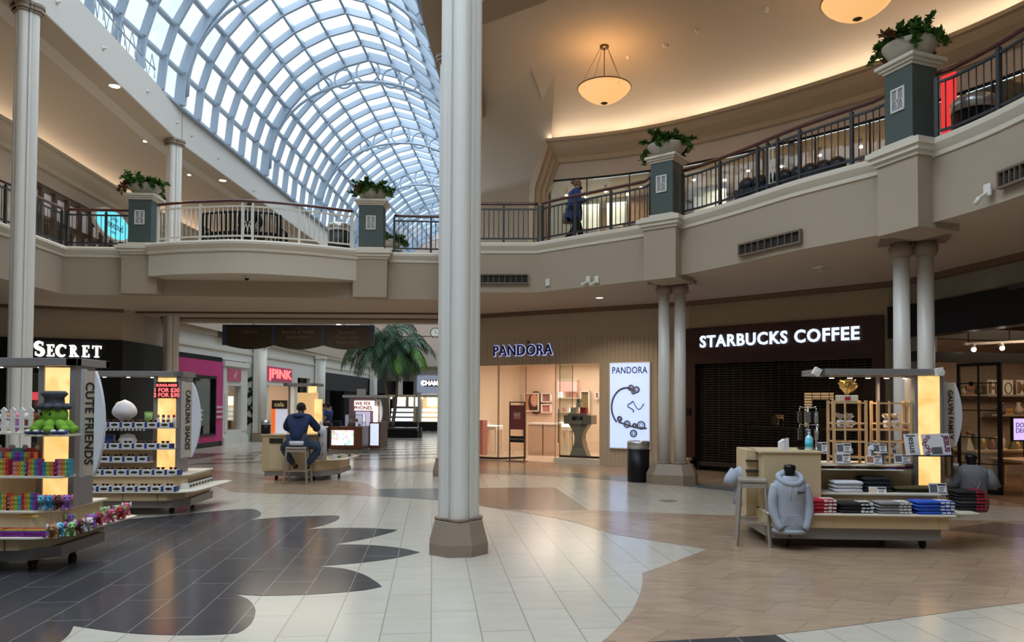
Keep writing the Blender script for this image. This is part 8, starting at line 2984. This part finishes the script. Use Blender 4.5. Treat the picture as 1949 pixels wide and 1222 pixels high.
# standing man in profile
JW = dict(pelvis=(0, 0, .90, .13), belly=(0, .02, 1.06, .13), chest=(0, .02, 1.28, .14), neck=(0, .03, 1.43, .055), jaw=(0, .06, 1.50, .068), crown=(0, .06, 1.59, .084),
          shL=(-.18, 0, 1.36, .065), mlL=(-.21, .0, 1.2, .06), elL=(-.22, .02, 1.08, .048), wrL=(-.16, .25, 1.07, .034), shR=(.18, 0, 1.36, .065), mlR=(.21, 0, 1.2, .06), elR=(.22, .02, 1.08, .048), wrR=(.14, .26, 1.07, .034),
          hpL=(-.10, 0, .86, .10), knL=(-.11, .02, .48, .07), anL=(-.11, -.01, .09, .048), toL=(-.11, .14, .045, .04), hpR=(.10, 0, .86, .10), knR=(.11, .04, .48, .07), anR=(.11, .03, .09, .048), toR=(.11, .18, .045, .04))
t, J, hd, fw, rt = person('person in a blue tee and dark jeans standing sideways beside the middle kiosk', (-6.22, 25.1, 0), R(78), JW, M_skin, [('blue_tee', TEE, .018, M_blue), ('jeans', LEG, .014, M_jean), ('shoe', SHOE('L'), .014, M_black), ('shoe', SHOE('R'), .014, M_black)], M_hair, HC)
J2 = {k: (tuple(c * .97 if i < 3 else c for i, c in enumerate(v))) for k, v in JW.items()}
t, J, hd, fw, rt = person('person in a pale blue top and face mask half hidden behind the standing one', (-6.62, 25.9, 0), R(190), J2, M_skin, [('pale_top', TOP, .016, M_paleblue), ('trousers', LEG, .014, M_blktr)], M_hair, HC)
m = MB(); m.ell(hd + fw * .085 + Vector((0, 0, -.035)), .05, .035, .04, 10, 6); part('face_mask', m, mat('mask_blue', (.35, .5, .6), .8), t)
# walking woman upstairs
JO = dict(ctL=(-.05, .05, .66, .13), ctR=(.05, -.04, .66, .13), pelvis=(0, 0, .88, .13), belly=(0, .01, 1.02, .12), chest=(0, .02, 1.24, .13), neck=(0, .03, 1.38, .05), jaw=(0, .08, 1.44, .064), crown=(0, .09, 1.53, .082), look=(0, 1, -.35),
          shL=(-.16, 0, 1.31, .062), elL=(-.20, .0, 1.04, .05), wrL=(-.12, .24, 1.13, .034), shR=(.16, 0, 1.31, .062), elR=(.20, .02, 1.04, .05), wrR=(.08, .26, 1.13, .034),
          hpL=(-.09, .02, .84, .10), knL=(-.09, .17, .48, .068), anL=(-.09, .24, .10, .045), toL=(-.09, .38, .05, .038), hpR=(.09, -.02, .84, .10), knR=(.09, .0, .46, .068), anR=(.09, -.26, .14, .045), toR=(.09, -.18, .04, .038))
wp = A(1093, 400, 17.25)
t, J, hd, fw, rt = person('person in a royal blue coat and black trousers walking upstairs, looking at a phone', (wp.x, 17.25, ZD), R(-75), JO, M_skin, [('coat', TOP + [('pelvis', 'ctL'), ('pelvis', 'ctR')], .035, M_coat), ('trousers', LEG, .012, M_blktr), ('shoe', SHOE('L'), .012, M_black), ('shoe', SHOE('R'), .012, M_black)], M_hairb, HC + [((0, -.13, .02), (.05, .055, .05))])
m = MB(); m.ell(hd + fw * .08 + Vector((0, 0, -.04)), .045, .035, .04, 10, 6); part('face_mask', m, M_black, t)
ph = one('smartphone', MB().box(-.035, .035, -.07, .07, -.004, .004), M_black, 'small dark phone held by the person in the blue coat', 'phone', mw(t) @ Vector((-.02, .39, 1.13)), R(-75)); ph.rotation_euler = (R(30), 0, R(-75))
p_ = mw(t) @ Vector((-.25, -.05, .62))
b_ = thing('shoulder_bag', 'taupe shoulder bag hanging at the side of the person in the blue coat', 'bag', p_, R(-75))
m = MB(); m.prism([(-.16, 0), (.16, 0), (.13, .26), (-.13, .26)], -.05, .05, Matrix.Rotation(PI / 2, 4, 'Z') @ Matrix.Rotation(PI / 2, 4, 'X')); part('bag', m, mat('taupe_leather', (.20, .14, .11), .6), b_, bevel=.02)
m = MB(); m.tube([(0, -.1, .25), (.06, -.02, .6), (.10, .03, .75), (.07, .06, .6), (0, .1, .25)], .008, 5); part('strap', m, M_black, b_)

# ================================================================ benches and bins
def bin_(loc, r, H, lb, g='steel-topped trash cans'):
    t = thing('trash_can', lb, 'trash can', loc, 0, g)
    m = MB(); m.lathe([(r * .97, 0), (r * .97, .03), (r, .04), (r, H * .8)], (0, 0, 0), 32); part('body', m, M_black, t)
    m = MB(); m.lathe([(r * 1.02, H * .8), (r * 1.03, H * .97), (r * .95, H), (r * .6, H), (r * .55, H * .93), (r * .1, H * .93)], (0, 0, 0), 32); part('steel_rim', m, M_steel, t)
    m = MB(); m.cyl((0, 0), r * .5, H * .9, H * .935, 20); part('opening', m, M_blackm, t)
    return t


p = P(1226, 918)
bin_((p.x - .1, p.y + .15, 0), .235, .88, 'black trash can with steel rim beside the twin columns on the ground floor')
p = A(1853, 190, 11.1)
bin_((p.x, p.y, ZD), .30, 1.0, 'black trash can with steel rim upstairs behind the top right railing')
p = A(645, 440, 19.2)
bin_((p.x, p.y, ZD), .28, 1.0, 'black trash can with steel rim on the bridge behind the ivory railing')
bp = catmull([tuple(A(386, 440, 17.95))[:2], tuple(A(425, 440, 17.75))[:2], tuple(A(470, 440, 17.7))[:2], tuple(A(515, 440, 17.85))[:2], tuple(A(534, 440, 18.1))[:2]], 4)
t = thing('slatted_bench', 'curved black slatted bench behind the ivory bridge railing', 'bench', (bp[8][0], bp[8][1], ZD))
q = resample(bp, .115)
m = MB(); m.tube([(p.x, p.y, ZD + .93) for p in q], .03, 8); part('back_rail', m, M_black, t, True)
m = MB(); m.tube([(p.x, p.y, ZD + .45) for p in q], .025, 8); part('lower_rail', m, M_black, t, True)
for p in q:
    m = MB(); m.box(p.x - .022, p.x + .022, p.y - .01, p.y + .01, ZD + .12, ZD + .93); part('slat', m, M_black, t, True)
m = MB(); m.sweep(bp, [(-.5, ZD + .40), (-.02, ZD + .40), (-.02, ZD + .45), (-.5, ZD + .45)]); part('seat', m, M_black, t, True)
for p in (q[0], q[-1]):
    m = MB(); m.box(p.x - .03, p.x + .03, p.y, p.y + .05, ZD, ZD + .6); m.box(p.x - .03, p.x + .03, p.y, p.y + .5, ZD + .58, ZD + .63); m.box(p.x - .03, p.x + .03, p.y + .45, p.y + .5, ZD, ZD + .6); part('arm', m, M_black, t, True)
JB = dict(JS)
pz = A(471, 440, 18.05)
JB = {k: ((v[0], v[1], v[2] - .36, v[3]) if len(v) > 3 else v) for k, v in JS.items()}
for s_, sg in (('L', -1), ('R', 1)):
    JB['kn' + s_] = (sg * .14, .44, .50, .075); JB['an' + s_] = (sg * .14, .46, .09, .048); JB['to' + s_] = (sg * .14, .6, .045, .04)
    JB['el' + s_] = (sg * .27, .16, .78, .055); JB['wr' + s_] = (sg * .14, .36, .72, .038)
person('person in a black coat sitting on the bridge bench, seen from behind', (pz.x, 18.02, ZD), R(-4), JB, M_skind, [('black_coat', TOP, .022, M_blktr), ('trousers', LEG, .014, M_blktr), ('shoe', SHOE('L'), .014, M_black), ('shoe', SHOE('R'), .014, M_black)], M_hair, HC)
# tufted bench upstairs on the right
M_tuft = mat('black_leather', (.014, .018, .028), .35)
ia, ib = A(1412, 350, 13.95), A(1606, 320, 12.55)
t = thing('tufted_bench', 'long low curved black tufted bench behind the right gallery railing', 'bench', ((ia.x + ib.x) / 2, (ia.y + ib.y) / 2, ZD))
pth_ = catmull([tuple(ia)[:2], tuple(ia.lerp(ib, .5) + Vector((.02, .02, 0)))[:2], tuple(ib)[:2]], 6)
m = MB(); m.sweep(pth_, [(.28, ZD + .12), (.28, ZD + .36), (-.28, ZD + .36), (-.28, ZD + .12)]); part('seat_base', m, M_tuft, t, True)
for p in resample(pth_, .24)[:-1]:
    m = MB(); m.ell(Vector((p.x + .06, p.y - .08, ZD + .46)), .15, .28, .17, 12, 6); part('cushion', m, M_tuft, t, True)
for u in (.08, .92):
    p = ia.lerp(ib, u); m = MB(); m.box(p.x - .2, p.x + .2, p.y - .2, p.y + .2, ZD, ZD + .12); part('foot', m, M_black, t, True)

# ================================================================ palms in the black planter bench
M_palm = mat('palm_leaflet', (.025, .075, .028), .45, noise=.35, nscale=4)
M_palm2 = mat('palm_leaflet_bright', (.10, .26, .03), .45)
M_trunk = mat('palm_trunk', (.17, .13, .09), .85, noise=.3, nscale=20, bump=.5)
bpn = P(757, 833)
t = thing('planter_bench', 'long black planter bench at the foot of the palms', 'bench', (bpn.x, bpn.y + .5, 0))
m = MB(); m.box(-.95, .9, -.45, .45, 0, .35); part('base', m, M_black, t, bevel=.02)
for k in range(3):
    m = MB(); m.box(-.97 + .62 * k, -.37 + .62 * k, -.5, .5, .35, .47); part('cushion', m, M_tuft, t, bevel=.03)
for px in (788,):
    m = MB(); m.box(1.0, 1.06, -.4, .4, 0, .46); part('leg', m, M_black, t)


def palm(x, y, top, lb, seed, n, L_, bright=0):
    rnd = random.Random(seed)
    t = thing('palm_tree', lb, 'palm', (x, y, .47), 0, 'palms in the corridor')
    tp = Vector(top) - Vector((x, y, .47))
    pts = [Vector((0, 0, 0)), tp * .35 + Vector((.04, 0, 0)), tp * .7 + Vector((-.02, 0, 0)), tp]
    m = MB(); m.tube(catmull([tuple(p) for p in pts], 4), [.09 - .004 * i for i in range(13)], 10); part('trunk', m, M_trunk, t)
    m = MB()
    for k in range(n):
        a = 2 * PI * k / n + rnd.uniform(-.3, .3)
        el = rnd.uniform(.15, 1.35)
        d = Vector((math.cos(a) * math.cos(el), math.sin(a) * math.cos(el), math.sin(el)))
        p = tp.copy()
        l = L_ * rnd.uniform(.75, 1.1)
        m.cur = 1 if rnd.random() < bright else 0
        pp = [p.copy()]
        for i in range(12):
            d = (d + Vector((0, 0, -.17 - .015 * i))).normalized()
            p = p + d * l / 12
            pp.append(p.copy())
            s_ = d.cross(Vector((0, 0, 1)))
            s_ = s_.normalized() if s_.length > .05 else Vector((math.sin(a), -math.cos(a), 0))
            ll = .62 * math.sin(PI * min(1, (i + 2) / 13.5)) + .1
            for sg in (-1, 1):
                for h_ in (0, .5):
                    q = p - d * h_ * l / 12
                    e = (s_ * sg * .75 + d * .55 + Vector((0, 0, -.55 - rnd.uniform(0, .35)))).normalized()
                    m.add([q - d * .034, q + d * .034, q + e * ll * .6 + d * .03 + Vector((0, 0, -.02)), q + e * ll + Vector((0, 0, -.12)), q + e * ll * .6 - d * .03], [(0, 1, 2, 4), (4, 2, 3)])
        m.tube(pp, .012, 4, caps=False)
    part('fronds', m, [M_palm, M_palm2], t)


c = A(728, 655, bpn.y + .5)
palm(bpn.x - .55, bpn.y + .5, (c.x, bpn.y + .5, c.z), 'tall dark green palm nearest the hanging sign', 3, 30, 2.5)
c = A(762, 668, bpn.y + .6)
palm(bpn.x - .35, bpn.y + .55, (c.x, bpn.y + .6, c.z), 'leaning palm with lighter fronds reaching towards the middle column', 5, 22, 2.2, .3)

# ================================================================ small things on the left beam
bt = lambda px, py: V(px, py, BL[0], BL[1])
t = thing('light_string', 'zigzag string of clear tube lights along the top of the left beam', 'light string', bt(250, 90))
pz_ = [(150, -40), (190, 2), (206, 26), (226, 52), (246, 76), (265, 98), (284, 120), (302, 139)]
m = MB(); m.tube([bt(*q) + Vector((-.12, 0, .12)) for q in pz_], .022, 6); part('main_tube', m, M_rib, t, True)
for (a, b) in zip(pz_[:-1], pz_[1:]):
    p, q = bt(*a) + Vector((-.12, 0, .12)), bt(*b) + Vector((-.12, 0, .12))
    m = MB(); m.tube([p, p.lerp(q, .3) + Vector((0, 0, -.45)), p.lerp(q, .7) + Vector((0, 0, .35)), q], .012, 5); part('zigzag_tube', m, M_rib, t, True)
    m = MB(); m.ell(q, .045, .045, .045, 8, 6); m.tube([q, q + Vector((0, 0, -.28))], .015, 5); part('fitting', m, M_white, t, True)
for k, (px, py) in enumerate(((108, 4), (196, 92), (280, 174), (336, 233))):
    c = bt(px, py)
    one('beam_sprinkler', MB().lathe([(.0, 0), (.05, .0), (.05, .02), (.015, .03), (.015, .08), (.03, .085), (.0, .09)], (0, 0, 0), 10, M=Matrix.Rotation(PI / 2, 4, 'Y')), M_white, 'small white side sprinkler on the left beam, %s from the top left' % ['first', 'second', 'third', 'fourth'][k], 'sprinkler', c, R(-4), 'side sprinklers on the left beam')
for k, (px, py) in enumerate(((364, 258), (415, 301), (482, 363))):
    c = V(px, py, BL[1], BL[2])
    one('beam_sprinkler', MB().lathe([(.0, 0), (.05, .0), (.05, .02), (.015, .03), (.015, .08), (.03, .085), (.0, .09)], (0, 0, 0), 10, M=Matrix.Rotation(PI / 2, 4, 'Y')), M_white, 'small white side sprinkler on the left beam beyond the joint, %s past the column' % ['first', 'second', 'third'][k], 'sprinkler', c, 0, 'side sprinklers on the left beam')
# small vents on the corridor's upper edge
for k, (px, py, w_) in enumerate(((425, 637, .5), (668, 684, .7))):
    c = V(px, py, (WL0[0] + .11, WL0[1]), (WL1[0] + .11, WL1[1]))
    t = thing('air_vent', ['small vent on the corridor edge beside the long hanging sign', 'small vent on the corridor edge left of the palms'][k], 'vent', c, aW, 'corridor vents')
    m = MB(); m.box(-w_, w_, -.03, 0, -.16, .16); part('frame', m, M_vent, t)
    for j in range(5):
        m = MB(); m.box(-w_ + .05, w_ - .05, -.04, -.03, -.13 + .055 * j, -.1 + .055 * j); part('louvre', m, M_ventd, t)
